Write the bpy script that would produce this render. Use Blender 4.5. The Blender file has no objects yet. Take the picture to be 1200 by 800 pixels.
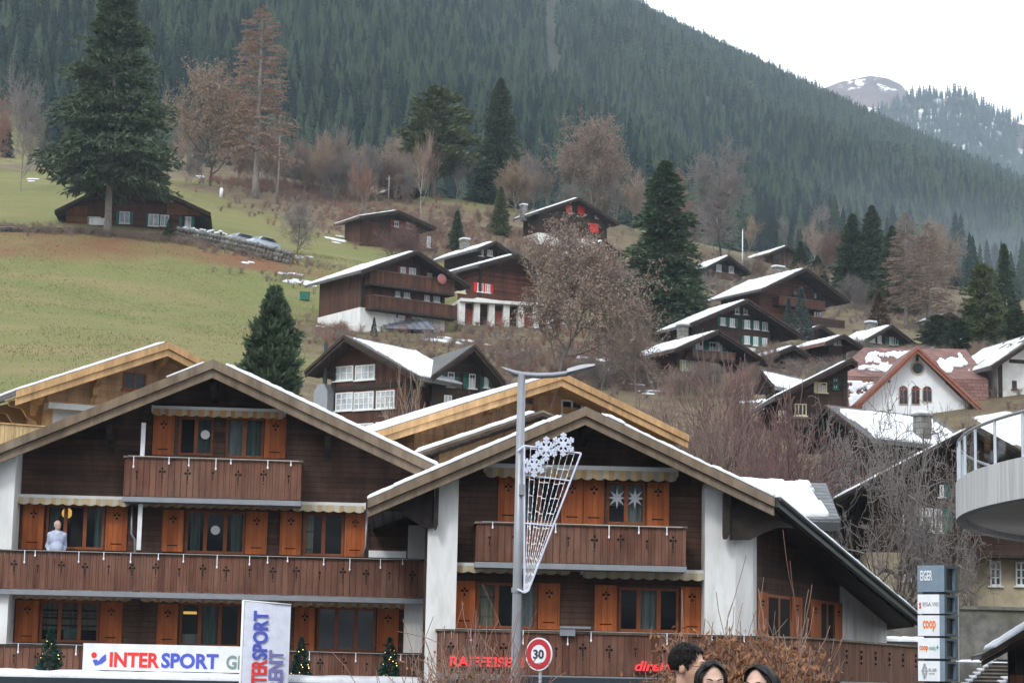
import bpy, math, random
import numpy as np
from mathutils import Vector, Matrix, Euler, noise as mnoise
random.seed(11)
rng = np.random.default_rng(11)
R = math.radians
scene = bpy.context.scene
COL = scene.collection

# ------------------------------------------------------------------ camera
CAMZ = 1.6
CAM = Vector((0, 0, CAMZ)); FPX = 2600.0
PITCH = math.atan(400 / FPX); ROLL = R(1.2)
FWD = Vector((0, math.cos(PITCH), math.sin(PITCH)))
_u0 = Vector((0, -math.sin(PITCH), math.cos(PITCH)))
RT = Vector((1, 0, 0)) * math.cos(ROLL) + _u0 * math.sin(ROLL)
UP = Vector((1, 0, 0)) * -math.sin(ROLL) + _u0 * math.cos(ROLL)

def ray(px, py):
    d = FWD * FPX + RT * (px - 600) + UP * (400 - py)
    return d / d.y

def P(px, py, d):
    return CAM + ray(px, py) * d

def proj(v):
    r = Vector(v) - CAM
    k = FPX / r.dot(FWD)
    return 600 + r.dot(RT) * k, 400 - r.dot(UP) * k

cam = bpy.data.objects.new('camera', bpy.data.cameras.new('camera'))
COL.objects.link(cam)
cam.matrix_world = Matrix((RT, UP, -FWD)).transposed().to_4x4()
cam.location = CAM
cam.data.sensor_width = 36
cam.data.lens = 36 * FPX / 1200
cam.data.clip_start = 0.1
cam.data.clip_end = 20000
scene.camera = cam

# ------------------------------------------------------------------ object helpers
def tag(o, label=None, cat=None, group=None, kind=None):
    if label: o['label'] = label
    if cat: o['category'] = cat
    if group: o['group'] = group
    if kind: o['kind'] = kind
    return o

def empty(name, loc, label=None, cat=None, group=None, rz=0.0, scale=None):
    o = bpy.data.objects.new(name, None)
    o.empty_display_size = 0.3
    COL.objects.link(o)
    o.location = loc; o.rotation_euler = (0, 0, rz)
    if scale: o.scale = scale
    return tag(o, label, cat, group)

def link(name, me, m=None, parent=None):
    o = bpy.data.objects.new(name, me)
    COL.objects.link(o)
    if m is not None and len(me.materials) == 0: me.materials.append(m)
    if parent is not None: o.parent = parent
    return o

class MB:
    """collects shapes into one mesh"""
    def __init__(s): s.v = []; s.f = []
    def add(s, vs, fs):
        n = len(s.v); s.v += [tuple(v) for v in vs]; s.f += [tuple(i + n for i in f) for f in fs]; return s
    def box(s, x0, x1, y0, y1, z0, z1):
        if x0 > x1: x0, x1 = x1, x0
        if y0 > y1: y0, y1 = y1, y0
        if z0 > z1: z0, z1 = z1, z0
        return s.add([(x0,y0,z0),(x1,y0,z0),(x1,y1,z0),(x0,y1,z0),(x0,y0,z1),(x1,y0,z1),(x1,y1,z1),(x0,y1,z1)],
                     [(0,3,2,1),(4,5,6,7),(0,1,5,4),(1,2,6,5),(2,3,7,6),(3,0,4,7)])
    def prism(s, poly, y0, y1):
        """poly of (x,z), extruded from y0 (front) to y1"""
        n = len(poly)
        a = sum(poly[i][0]*poly[(i+1)%n][1]-poly[(i+1)%n][0]*poly[i][1] for i in range(n))
        if a < 0: poly = poly[::-1]
        vs = [(x, y0, z) for x, z in poly] + [(x, y1, z) for x, z in poly]
        fs = [tuple(range(n)), tuple(range(2*n-1, n-1, -1))]
        for i in range(n):
            j = (i+1) % n; fs.append((i, i+n, j+n, j))
        return s.add(vs, fs)
    def prism_xy(s, poly, z0, z1):
        n = len(poly)
        a = sum(poly[i][0]*poly[(i+1)%n][1]-poly[(i+1)%n][0]*poly[i][1] for i in range(n))
        if a < 0: poly = poly[::-1]
        vs = [(x, y, z0) for x, y in poly] + [(x, y, z1) for x, y in poly]
        fs = [tuple(range(n-1, -1, -1)), tuple(range(n, 2*n))]
        for i in range(n):
            j = (i+1) % n; fs.append((i, j, j+n, i+n))
        return s.add(vs, fs)
    def slab(s, pts, th, up=(0,0,1)):
        """closed slab: pts = top outline, thickness th against up"""
        n = len(pts); u = Vector(up) * th
        top = [Vector(p) for p in pts]; bot = [p - u for p in top]
        nn = (top[1]-top[0]).cross(top[2]-top[0])
        if nn.dot(Vector(up)) < 0: top.reverse(); bot.reverse()
        fs = [tuple(range(n)), tuple(range(2*n-1, n-1, -1))]
        for i in range(n):
            j = (i+1) % n; fs.append((i, i+n, j+n, j))
        return s.add(top + bot, fs)
    def bar(s, p, q, w, h, up=(0,0,1)):
        p = Vector(p); q = Vector(q); d = (q-p).normalized()
        u = Vector(up); r = d.cross(u)
        if r.length < 1e-4: r = d.cross(Vector((0,1,0)))
        r.normalize(); u = r.cross(d).normalized()
        r *= w/2; u *= h/2
        vs = [p-r-u, p+r-u, p+r+u, p-r+u, q-r-u, q+r-u, q+r+u, q-r+u]
        return s.add(vs, [(3,2,1,0),(4,5,6,7),(0,1,5,4),(1,2,6,5),(2,3,7,6),(3,0,4,7)])
    def tube(s, pts, rs, n=8, cap=True):
        pts = [Vector(p) for p in pts]
        if not hasattr(rs, '__len__'): rs = [rs]*len(pts)
        vs = []; fs = []
        ref = Vector((0.31, 0.17, 0.93))
        for i, p in enumerate(pts):
            d = (pts[min(i+1, len(pts)-1)] - pts[max(i-1, 0)]).normalized()
            a = d.cross(ref)
            if a.length < 0.05: a = d.cross(Vector((1,0,0)))
            a.normalize(); b = d.cross(a)
            for k in range(n):
                t = 2*math.pi*k/n
                vs.append(p + (a*math.cos(t) + b*math.sin(t))*rs[i])
        for i in range(len(pts)-1):
            for k in range(n):
                k2 = (k+1) % n
                fs.append((i*n+k, i*n+k2, (i+1)*n+k2, (i+1)*n+k))
        if cap:
            fs.append(tuple(range(n-1, -1, -1))); m = (len(pts)-1)*n
            fs.append(tuple(range(m, m+n)))
        return s.add(vs, fs)
    def ell(s, c, r, nu=14, nv=8, rot=None):
        c = Vector(c)
        if not hasattr(r, '__len__'): r = (r, r, r)
        vs = []; fs = []
        for j in range(nv+1):
            ph = math.pi*j/nv
            for i in range(nu):
                t = 2*math.pi*i/nu
                v = Vector((r[0]*math.sin(ph)*math.cos(t), r[1]*math.sin(ph)*math.sin(t), r[2]*math.cos(ph)))
                if rot is not None: v = rot @ v
                vs.append(c+v)
        for j in range(nv):
            for i in range(nu):
                i2 = (i+1) % nu
                fs.append((j*nu+i, (j+1)*nu+i, (j+1)*nu+i2, j*nu+i2))
        return s.add(vs, fs)
    def mesh(s, name, smooth=False):
        me = bpy.data.meshes.new(name)
        me.from_pydata(s.v, [], s.f)
        if smooth: me.polygons.foreach_set('use_smooth', [True]*len(me.polygons))
        me.update(); return me
    def build(s, name, m, parent=None, smooth=False):
        return link(name, s.mesh(name, smooth), m, parent)

def np_mesh(name, V, Fc, smooth=False):
    """V (N,3), Fc (M,k) index array -> mesh"""
    me = bpy.data.meshes.new(name)
    V = np.asarray(V, np.float32); Fc = np.asarray(Fc, np.int32)
    k = Fc.shape[1]
    me.vertices.add(len(V)); me.vertices.foreach_set('co', V.ravel())
    me.loops.add(Fc.size); me.loops.foreach_set('vertex_index', Fc.ravel())
    me.polygons.add(len(Fc)); me.polygons.foreach_set('loop_start', np.arange(0, Fc.size, k, dtype=np.int32))
    if smooth: me.polygons.foreach_set('use_smooth', np.ones(len(Fc), bool))
    me.update(calc_edges=True)
    return me

# ------------------------------------------------------------------ materials
def newmat(name):
    m = bpy.data.materials.new(name); m.use_nodes = True
    nt = m.node_tree
    return m, nt, nt.nodes['Principled BSDF']

def N(nt, t, **kw):
    n = nt.nodes.new(t)
    for k, v in kw.items():
        if k in n.inputs: n.inputs[k].default_value = v
        else: setattr(n, k, v)
    return n

def rgba(c): return (c[0], c[1], c[2], 1)

def coords(nt, stretch=(1,1,1), rnd=True):
    tc = N(nt, 'ShaderNodeTexCoord')
    mp = N(nt, 'ShaderNodeMapping'); mp.inputs['Scale'].default_value = stretch
    nt.links.new(tc.outputs['Object'], mp.inputs['Vector'])
    if rnd:
        oi = N(nt, 'ShaderNodeObjectInfo')
        mu = N(nt, 'ShaderNodeMath', operation='MULTIPLY'); mu.inputs[1].default_value = 37.0
        nt.links.new(oi.outputs['Random'], mu.inputs[0]); nt.links.new(mu.outputs[0], mp.inputs['Location'])
    return mp.outputs['Vector']

def ramp_mix(nt, fac, c1, c2, lo=0.35, hi=0.65):
    r = N(nt, 'ShaderNodeValToRGB')
    r.color_ramp.elements[0].position = lo; r.color_ramp.elements[0].color = rgba(c1)
    r.color_ramp.elements[1].position = hi; r.color_ramp.elements[1].color = rgba(c2)
    nt.links.new(fac, r.inputs['Fac']); return r.outputs['Color']

def noise_tex(nt, vec, scale, detail=5, rough=0.6):
    n = N(nt, 'ShaderNodeTexNoise'); n.inputs['Scale'].default_value = scale
    n.inputs['Detail'].default_value = detail; n.inputs['Roughness'].default_value = rough
    nt.links.new(vec, n.inputs['Vector']); return n.outputs['Fac']

def bump(nt, h, b, strength=0.3, dist=0.02):
    bp = N(nt, 'ShaderNodeBump'); bp.inputs['Strength'].default_value = strength; bp.inputs['Distance'].default_value = dist
    nt.links.new(h, bp.inputs['Height']); nt.links.new(bp.outputs['Normal'], b.inputs['Normal'])

def mnoisy(name, c1, c2, scale=3, rough=0.8, bmp=0.2, stretch=(1,1,1), metal=0, lo=.35, hi=.65, spec=0.3, dist=0.02, c3=None, scale3=0.6):
    m, nt, b = newmat(name)
    v = coords(nt, stretch)
    f = noise_tex(nt, v, scale)
    col = ramp_mix(nt, f, c1, c2, lo, hi)
    if c3 is not None:
        f3 = noise_tex(nt, v, scale3, 6)
        rr = N(nt, 'ShaderNodeValToRGB'); rr.color_ramp.elements[0].position = .5; rr.color_ramp.elements[1].position = .68
        nt.links.new(f3, rr.inputs['Fac'])
        mx = N(nt, 'ShaderNodeMixRGB'); mx.inputs['Color2'].default_value = rgba(c3)
        nt.links.new(rr.outputs['Color'], mx.inputs['Fac']); nt.links.new(col, mx.inputs['Color1']); col = mx.outputs['Color']
    nt.links.new(col, b.inputs['Base Color'])
    b.inputs['Roughness'].default_value = rough; b.inputs['Metallic'].default_value = metal
    b.inputs['Specular IOR Level'].default_value = spec
    if bmp: bump(nt, f, b, bmp, dist)
    return m

def mplank(name, c1, c2, axis='z', width=0.16, rough=0.75, groove=0.35, grain=5.0, weather=None, stain=1.0):
    """boards running across `axis`; each board has its own tone, grain along the board, a groove between"""
    m, nt, b = newmat(name)
    tc = N(nt, 'ShaderNodeTexCoord'); sp = N(nt, 'ShaderNodeSeparateXYZ')
    nt.links.new(tc.outputs['Object'], sp.inputs[0])
    src = sp.outputs[{'x':0,'y':1,'z':2}[axis]]
    if axis == 'x':     # faces of side walls too
        ad = N(nt, 'ShaderNodeMath', operation='ADD'); nt.links.new(sp.outputs[0], ad.inputs[0]); nt.links.new(sp.outputs[1], ad.inputs[1]); src = ad.outputs[0]
    dv = N(nt, 'ShaderNodeMath', operation='DIVIDE'); dv.inputs[1].default_value = width; nt.links.new(src, dv.inputs[0])
    fl = N(nt, 'ShaderNodeMath', operation='FLOOR'); nt.links.new(dv.outputs[0], fl.inputs[0])
    fr = N(nt, 'ShaderNodeMath', operation='FRACT'); nt.links.new(dv.outputs[0], fr.inputs[0])
    wn = N(nt, 'ShaderNodeTexWhiteNoise', noise_dimensions='1D'); nt.links.new(fl.outputs[0], wn.inputs['W'])
    st = (1.2, 1.2, 14) if axis == 'z' else (14, 14, 1.2)
    v = coords(nt, st)
    g = noise_tex(nt, v, grain * 0.3, 6, 0.65)
    a = N(nt, 'ShaderNodeMath', operation='MULTIPLY_ADD'); a.inputs[1].default_value = 0.6; nt.links.new(wn.outputs['Value'], a.inputs[0]); 
    g2 = N(nt, 'ShaderNodeMath', operation='MULTIPLY'); g2.inputs[1].default_value = 0.6; nt.links.new(g, g2.inputs[0]); nt.links.new(g2.outputs[0], a.inputs[2])
    col = ramp_mix(nt, a.outputs[0], c1, c2, 0.2, 0.8)
    if weather is not None:
        f3 = noise_tex(nt, coords(nt, (1,1,1)), 0.7, 6)
        rr = N(nt, 'ShaderNodeValToRGB'); rr.color_ramp.elements[0].position = .45; rr.color_ramp.elements[1].position = .7
        nt.links.new(f3, rr.inputs['Fac'])
        mx0 = N(nt, 'ShaderNodeMixRGB'); mx0.inputs['Color2'].default_value = rgba(weather)
        nt.links.new(rr.outputs['Color'], mx0.inputs['Fac']); nt.links.new(col, mx0.inputs['Color1']); col = mx0.outputs['Color']
    stn = noise_tex(nt, coords(nt, (2.6,2.6,.55)), 1.0, 6, .7); sc_ = ramp_mix(nt, stn, (.50,.48,.47), (1.18,1.16,1.14), .3, .68)
    ml_ = N(nt, 'ShaderNodeMixRGB', blend_type='MULTIPLY'); ml_.inputs['Fac'].default_value = stain; nt.links.new(col, ml_.inputs['Color1']); nt.links.new(sc_, ml_.inputs['Color2']); col = ml_.outputs['Color']
    # groove
    pp = N(nt, 'ShaderNodeMath', operation='PINGPONG'); pp.inputs[1].default_value = 0.5; nt.links.new(fr.outputs[0], pp.inputs[0])
    gr = N(nt, 'ShaderNodeMath', operation='MULTIPLY'); gr.inputs[1].default_value = 14.0; gr.use_clamp = True; nt.links.new(pp.outputs[0], gr.inputs[0])
    mx = N(nt, 'ShaderNodeMixRGB'); mx.inputs['Color1'].default_value = rgba([c*groove for c in c1])
    nt.links.new(gr.outputs[0], mx.inputs['Fac']); nt.links.new(col, mx.inputs['Color2'])
    nt.links.new(mx.outputs['Color'], b.inputs['Base Color'])
    b.inputs['Roughness'].default_value = rough; b.inputs['Specular IOR Level'].default_value = 0.25
    bump(nt, gr.outputs[0], b, 0.5, 0.01)
    return m

def mflat(name, c, rough=0.6, metal=0.0, spec=0.4, emit=None, es=1.0):
    m, nt, b = newmat(name)
    v = coords(nt); f = noise_tex(nt, v, 4.0)
    col = ramp_mix(nt, f, [x*0.92 for x in c], [min(1, x*1.06) for x in c])
    nt.links.new(col, b.inputs['Base Color'])
    b.inputs['Roughness'].default_value = rough; b.inputs['Metallic'].default_value = metal; b.inputs['Specular IOR Level'].default_value = spec
    if emit:
        b.inputs['Emission Color'].default_value = rgba(emit); b.inputs['Emission Strength'].default_value = es
    return m

def mglass(name, tint=(0.012,0.015,0.022), see=0.8):
    m, nt, b = newmat(name)
    b.inputs['Base Color'].default_value = rgba(tint); b.inputs['Roughness'].default_value = 0.03
    b.inputs['Specular IOR Level'].default_value = 0.5
    tr = N(nt, 'ShaderNodeBsdfTransparent'); tr.inputs['Color'].default_value = (0.9,0.94,0.93,1)
    mx = N(nt, 'ShaderNodeMixShader'); mx.inputs['Fac'].default_value = see
    out = nt.nodes['Material Output']
    nt.links.new(b.outputs[0], mx.inputs[1]); nt.links.new(tr.outputs[0], mx.inputs[2]); nt.links.new(mx.outputs[0], out.inputs['Surface'])
    return m

def mstripe(name, cols, width, rough=0.9, axis=0):
    m, nt, b = newmat(name)
    tc = N(nt, 'ShaderNodeTexCoord'); sp = N(nt, 'ShaderNodeSeparateXYZ'); nt.links.new(tc.outputs['Object'], sp.inputs[0])
    dv = N(nt, 'ShaderNodeMath', operation='DIVIDE'); dv.inputs[1].default_value = width; nt.links.new(sp.outputs[axis], dv.inputs[0])
    fr = N(nt, 'ShaderNodeMath', operation='FRACT'); nt.links.new(dv.outputs[0], fr.inputs[0])
    r = N(nt, 'ShaderNodeValToRGB'); r.color_ramp.interpolation = 'CONSTANT'
    el = r.color_ramp.elements
    while len(el) < len(cols): el.new(0.5)
    for i, (p, c) in enumerate(cols): el[i].position = p; el[i].color = rgba(c)
    nt.links.new(fr.outputs[0], r.inputs['Fac'])
    f = noise_tex(nt, coords(nt), 3.0)
    mx = N(nt, 'ShaderNodeMixRGB', blend_type='MULTIPLY'); mx.inputs['Fac'].default_value = 0.35
    nt.links.new(r.outputs['Color'], mx.inputs['Color1'])
    gcol = ramp_mix(nt, f, (.6,.6,.6), (1,1,1)); nt.links.new(gcol, mx.inputs['Color2'])
    nt.links.new(mx.outputs['Color'], b.inputs['Base Color']); b.inputs['Roughness'].default_value = rough
    b.inputs['Specular IOR Level'].default_value = 0.1
    return m

def mfoliage(name, c1, c2, c3, scale=1.2, rough=0.75):
    m, nt, b = newmat(name)
    v = coords(nt); f = noise_tex(nt, v, scale, 4)
    col = ramp_mix(nt, f, c1, c2, 0.38, 0.62)
    geo = N(nt, 'ShaderNodeNewGeometry')
    rr = N(nt, 'ShaderNodeMath', operation='MULTIPLY'); rr.inputs[1].default_value = 0.55; nt.links.new(geo.outputs['Random Per Island'], rr.inputs[0])
    mx = N(nt, 'ShaderNodeMixRGB'); mx.inputs['Color2'].default_value = rgba(c3)
    nt.links.new(rr.outputs[0], mx.inputs['Fac']); nt.links.new(col, mx.inputs['Color1'])
    nt.links.new(mx.outputs['Color'], b.inputs['Base Color']); b.inputs['Roughness'].default_value = rough
    b.inputs['Specular IOR Level'].default_value = 0.15
    return m

def mtiles(name, c1, c2, gap, w=0.3, h=0.2, rough=0.7):
    m, nt, b = newmat(name)
    tc = N(nt, 'ShaderNodeTexCoord')
    sp = N(nt, 'ShaderNodeSeparateXYZ'); nt.links.new(tc.outputs['Object'], sp.inputs[0])
    ad = N(nt, 'ShaderNodeMath', operation='ADD'); nt.links.new(sp.outputs[0], ad.inputs[0]); nt.links.new(sp.outputs[1], ad.inputs[1])
    cb = N(nt, 'ShaderNodeCombineXYZ'); nt.links.new(ad.outputs[0], cb.inputs[0]); nt.links.new(sp.outputs[2], cb.inputs[1])
    br = N(nt, 'ShaderNodeTexBrick'); br.inputs['Scale'].default_value = 1; br.inputs['Brick Width'].default_value = w; br.inputs['Row Height'].default_value = h
    br.inputs['Mortar Size'].default_value = 0.02; br.inputs['Color1'].default_value = rgba(c1); br.inputs['Color2'].default_value = rgba(c2); br.inputs['Mortar'].default_value = rgba(gap)
    nt.links.new(cb.outputs[0], br.inputs['Vector'])
    f = noise_tex(nt, coords(nt), 1.1, 6)
    mx = N(nt, 'ShaderNodeMixRGB', blend_type='MULTIPLY'); mx.inputs['Fac'].default_value = 0.6
    nt.links.new(br.outputs['Color'], mx.inputs['Color1']); gc = ramp_mix(nt, f, (.45,.42,.4), (1.1,1.1,1.1)); nt.links.new(gc, mx.inputs['Color2'])
    nt.links.new(mx.outputs['Color'], b.inputs['Base Color']); b.inputs['Roughness'].default_value = rough
    bump(nt, br.outputs['Fac'], b, -0.4, 0.02)
    return m

M = {}
M['plank_dark']   = mplank('dark_plank', (0.038,0.021,0.015), (0.096,0.050,0.036), 'z', 0.15, groove=.5, weather=(0.125,0.075,0.056))
M['plank_old']    = mplank('old_black_plank', (0.020,0.013,0.010), (0.068,0.036,0.025), 'z', 0.2, weather=(0.06,0.036,0.026))
M['plank_brown']  = mplank('brown_plank', (0.05,0.021,0.014), (0.13,0.055,0.034), 'x', 0.22, weather=(0.07,0.034,0.024))
M['plank_red']    = mplank('reddish_plank', (0.055,0.018,0.012), (0.14,0.050,0.030), 'z', 0.2, weather=(0.08,0.034,0.022))
M['plank_grey']   = mplank('weathered_plank', (0.07,0.045,0.036), (0.15,0.095,0.075), 'x', 0.2)
M['plank_light']  = mplank('fresh_light_plank', (0.46,0.265,0.135), (0.58,0.355,0.195), 'z', 0.26, groove=0.72)
M['beam_light']   = mplank('fresh_light_beam', (0.50,0.30,0.135), (0.62,0.39,0.19), 'y', 0.3, groove=0.8)
M['rail_light']   = mplank('pale_balcony_board', (0.55,0.38,0.17), (0.68,0.50,0.26), 'x', 0.14, groove=0.5)
M['balcony']      = mplank('balcony_board', (0.118,0.048,0.031), (0.20,0.092,0.061), 'x', 0.17, weather=(0.20,0.112,0.08))
M['balcony_pale'] = mplank('lighter_balcony_board', (0.17,0.075,0.045), (0.27,0.135,0.085), 'x', 0.17, weather=(0.20,0.115,0.08))  # lighter tone than the balcony board, used on the side balcony
M['verge']        = mplank('weathered_verge_board', (0.16,0.120,0.082), (0.27,0.205,0.142), 'y', 0.5, weather=(0.23,0.19,0.145))
M['verge_dark']   = mnoisy('dark_verge_board', (0.025,0.018,0.015), (0.06,0.042,0.034), 4)
M['beam_dark']    = mnoisy('dark_beam', (0.02,0.015,0.013), (0.045,0.032,0.027), 5)
M['soffit']       = mplank('dark_soffit', (0.036,0.023,0.018), (0.07,0.044,0.033), 'x', 0.16)
M['shutter']      = mplank('orange_shutter', (0.34,0.085,0.020), (0.48,0.135,0.034), 'x', 0.14, rough=0.55, groove=0.6)
M['frame_orange'] = mnoisy('orange_window_frame', (0.22,0.060,0.018), (0.30,0.085,0.026), 6, rough=.5, bmp=.05)
M['frame_white']  = mflat('white_window_frame', (0.75,0.76,0.76))
M['frame_dark']   = mflat('dark_window_frame', (0.04,0.025,0.02))
M['frame_cream']  = mflat('cream_window_frame', (0.62,0.55,0.36))
M['shutter_green']= mnoisy('green_shutter', (0.015,0.10,0.075), (0.03,0.16,0.115), 5, rough=.6)
M['shutter_red']  = mnoisy('red_shutter', (0.50,0.015,0.015), (0.68,0.030,0.025), 5, rough=.6)
M['shutter_brown']= mnoisy('rust_shutter', (0.22,0.045,0.03), (0.3,0.07,0.045), 5, rough=.6)
M['shutter_dark'] = mnoisy('dark_shutter', (0.03,0.045,0.04), (0.05,0.07,0.06), 5, rough=.6)
M['shutter_yellow']=mnoisy('yellow_green_shutter', (0.34,0.36,0.07), (0.45,0.46,0.12), 5, rough=.6)
M['plaster']      = mnoisy('white_plaster', (0.70,0.695,0.675), (0.80,0.80,0.785), 1.4, rough=.9, bmp=.1, stretch=(1.6,1.6,.4), c3=(0.58,0.565,0.53), scale3=1.1)
M['plaster_white']= mnoisy('clean_white_plaster', (0.76,0.775,0.79), (0.84,0.85,0.86), 1.2, rough=.9, bmp=.1)
M['plaster_old']  = mnoisy('old_plaster', (0.62,0.61,0.57), (0.78,0.77,0.75), 0.9, rough=.9, bmp=.1, c3=(0.42,0.39,0.35))
M['plaster_cream']= mnoisy('cream_plaster', (0.42,0.36,0.24), (0.54,0.47,0.33), 1.0, rough=.9, bmp=.1, c3=(0.28,0.23,0.17))
M['stone']        = mtiles('grey_stone', (0.16,0.15,0.135), (0.26,0.245,0.22), (0.08,0.075,0.07), 0.6, 0.3)
M['stone_wall']   = mnoisy('mossy_concrete', (0.10,0.098,0.088), (0.22,0.21,0.19), 1.6, bmp=.5, dist=.06, c3=(0.10,0.105,0.06))
M['roof_grey']    = mtiles('grey_slate', (0.11,0.105,0.10), (0.16,0.155,0.15), (0.05,0.05,0.05), 0.4, 0.12)
M['roof_slate']   = mtiles('blue_slate', (0.14,0.15,0.16), (0.20,0.21,0.22), (0.08,0.085,0.09), 0.4, 0.14)
M['roof_brown']   = mtiles('brown_tile', (0.12,0.075,0.055), (0.19,0.12,0.09), (0.05,0.035,0.03), 0.35, 0.14)
M['roof_red']     = mtiles('red_tile', (0.16,0.072,0.058), (0.26,0.13,0.105), (0.08,0.04,0.035), 0.5, 0.22)
M['roof_rust']    = mtiles('rust_tile', (0.24,0.12,0.085), (0.33,0.19,0.14), (0.1,0.05,0.04), 0.4, 0.14)
M['verge_red']    = mnoisy('red_verge', (0.23,0.085,0.055), (0.30,0.12,0.08), 5)
M['snow']         = mnoisy('snow', (0.70,0.73,0.78), (0.84,0.86,0.89), 1.6, rough=.7, bmp=.8, dist=.08, spec=.2, c3=(0.60,0.62,0.66), scale3=2.2)
M['gutter']       = mflat('dark_gutter', (0.05,0.055,0.055), rough=.45, metal=.3)
M['metal_grey']   = mflat('grey_metal', (0.28,0.29,0.31), rough=.45, metal=.5)
M['steel_dark']   = mflat('dark_steel', (0.035,0.045,0.055), rough=.4, metal=.3)
M['steel_blue']   = mflat('blue_grey_steel', (0.20,0.26,0.32), rough=.45, metal=.2)
M['white_paint']  = mflat('white_paint', (0.80,0.80,0.80), rough=.5)
M['glass']        = mglass('window_glass')
M['glass_dark']   = mglass('dark_window_glass', see=0.12)
M['pane_far']     = mnoisy('curtained_glass', (0.26,0.29,0.32), (0.58,0.60,0.62), 1.6, rough=.25, bmp=0, spec=.5)
M['pane_dark']    = mnoisy('dark_glass', (0.012,0.015,0.02), (0.05,0.06,0.07), 1.2, rough=.1, bmp=0, spec=.6)
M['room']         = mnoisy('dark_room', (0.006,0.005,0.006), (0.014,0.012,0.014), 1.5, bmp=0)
M['curtain']      = mplank('white_curtain', (0.50,0.52,0.54), (0.66,0.68,0.70), 'x', 0.09, groove=0.7)
M['curtain_teal'] = mplank('teal_curtain', (0.16,0.24,0.23), (0.27,0.35,0.34), 'x', 0.09, groove=0.6)
M['curtain_beige']= mplank('beige_curtain', (0.42,0.38,0.28), (0.55,0.50,0.38), 'z', 0.5, groove=0.5)
M['lace']         = mnoisy('white_star_lace', (0.6,0.62,0.65), (0.75,0.77,0.8), 8)
M['awning']       = mstripe('orange_striped_awning', [(0,(0.42,0.25,0.12)), (0.3,(0.46,0.38,0.27)), (0.5,(0.38,0.19,0.08)), (0.68,(0.43,0.34,0.24))], 0.62)
M['awning_pale']  = mstripe('pale_striped_awning', [(0,(0.50,0.41,0.26)), (0.35,(0.55,0.50,0.39)), (0.6,(0.46,0.35,0.20)), (0.8,(0.50,0.45,0.35))], 0.62)
M['awning_plaid'] = mstripe('plaid_awning', [(0,(0.48,0.34,0.18)), (0.22,(0.34,0.31,0.27)), (0.4,(0.50,0.39,0.23)), (0.6,(0.40,0.27,0.15)), (0.8,(0.45,0.40,0.31))], 0.7)
M['awning_case']  = mflat('awning_case', (0.62,0.62,0.60))
M['cutout']       = mflat('shadowed_opening', (0.008,0.007,0.006), rough=1)  # near-black marks laid on the boards, colour standing in for shade in holes
M['red_text']     = mflat('red_lettering', (0.72,0.035,0.03))
M['red_neon']     = mflat('red_lit_lettering', (0.75,0.03,0.04), emit=(1,0.05,0.06), es=0.5)
M['blue_text']    = mflat('blue_lettering', (0.075,0.10,0.50))
M['violet_text']  = mflat('violet_lettering', (0.20,0.18,0.42))
M['grey_text']    = mflat('grey_green_lettering', (0.22,0.30,0.27))
M['grey_small']   = mflat('grey_small_lettering', (0.36,0.37,0.39))
M['dark_text']    = mflat('dark_lettering', (0.02,0.03,0.05))
M['orange_text']  = mflat('orange_lettering', (0.85,0.22,0.02))
M['yellow_text']  = mflat('yellow_orange_lettering', (0.85,0.38,0.04))
M['green_text']   = mflat('pale_green_lettering', (0.30,0.52,0.42))
M['teal_text']    = mflat('dark_teal_lettering', (0.05,0.22,0.22))
M['sign_white']   = mflat('white_sign_panel', (0.78,0.80,0.83), rough=.35)
M['flag']         = mflat('white_flag_cloth', (0.72,0.75,0.86), rough=.9)
M['concrete']     = None
M['bulb']         = mflat('warm_bulb', (1,0.75,0.35), emit=(1,0.62,0.22), es=2.5)
M['globe']        = mflat('lit_globe_lamp', (0.9,0.6,0.25), emit=(1,0.55,0.14), es=0.8)
M['lights_white'] = mflat('white_light_string', (0.85,0.85,0.88), rough=.4)
M['led']          = mflat('white_snowflake', (0.64,0.68,0.80), rough=.5)
M['trunk_grey']   = mnoisy('grey_bark', (0.13,0.115,0.10), (0.27,0.24,0.215), 3, stretch=(4,4,1), bmp=.6)
M['trunk_dark']   = mnoisy('dark_bark', (0.045,0.036,0.03), (0.11,0.09,0.075), 3, stretch=(4,4,1), bmp=.6)
M['birch']        = mnoisy('birch_bark', (0.32,0.29,0.25), (0.50,0.47,0.43), 5, stretch=(1,1,4), bmp=.2, c3=(.12,.1,.09), scale3=4)
def twig(name, a, b): return mnoisy(name, a, b, 0.5, rough=.9, bmp=0)
M['twig_grey']  = twig('grey_twigs', (0.16,0.14,0.13), (0.25,0.22,0.205))
M['twig_brown'] = twig('brown_twigs', (0.17,0.125,0.10), (0.28,0.21,0.17))
M['twig_tan']   = twig('tan_twigs', (0.24,0.175,0.125), (0.36,0.27,0.20))
M['twig_pink']  = twig('purple_brown_twigs', (0.13,0.075,0.072), (0.22,0.135,0.125))
M['twig_rust']  = twig('rust_twigs', (0.21,0.11,0.082), (0.32,0.185,0.145))
M['leaf_brown'] = mfoliage('dry_brown_leaves', (0.155,0.070,0.034), (0.26,0.125,0.062), (0.33,0.175,0.098))
M['leaf_fawn']  = mfoliage('fawn_dry_leaves', (0.20,0.148,0.118), (0.31,0.24,0.195), (0.27,0.195,0.155))
M['leaf_orange']= mfoliage('orange_larch_needles', (0.22,0.14,0.105), (0.31,0.21,0.16), (0.28,0.185,0.14))
M['fir']        = mfoliage('dark_fir_needles', (0.034,0.056,0.036), (0.072,0.100,0.056), (0.11,0.13,0.076))
M['spruce']     = mfoliage('spruce_needles', (0.033,0.058,0.034), (0.074,0.105,0.056), (0.105,0.135,0.078))
M['pine']       = mfoliage('olive_pine_needles', (0.065,0.088,0.036), (0.125,0.145,0.065), (0.15,0.16,0.085))
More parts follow.
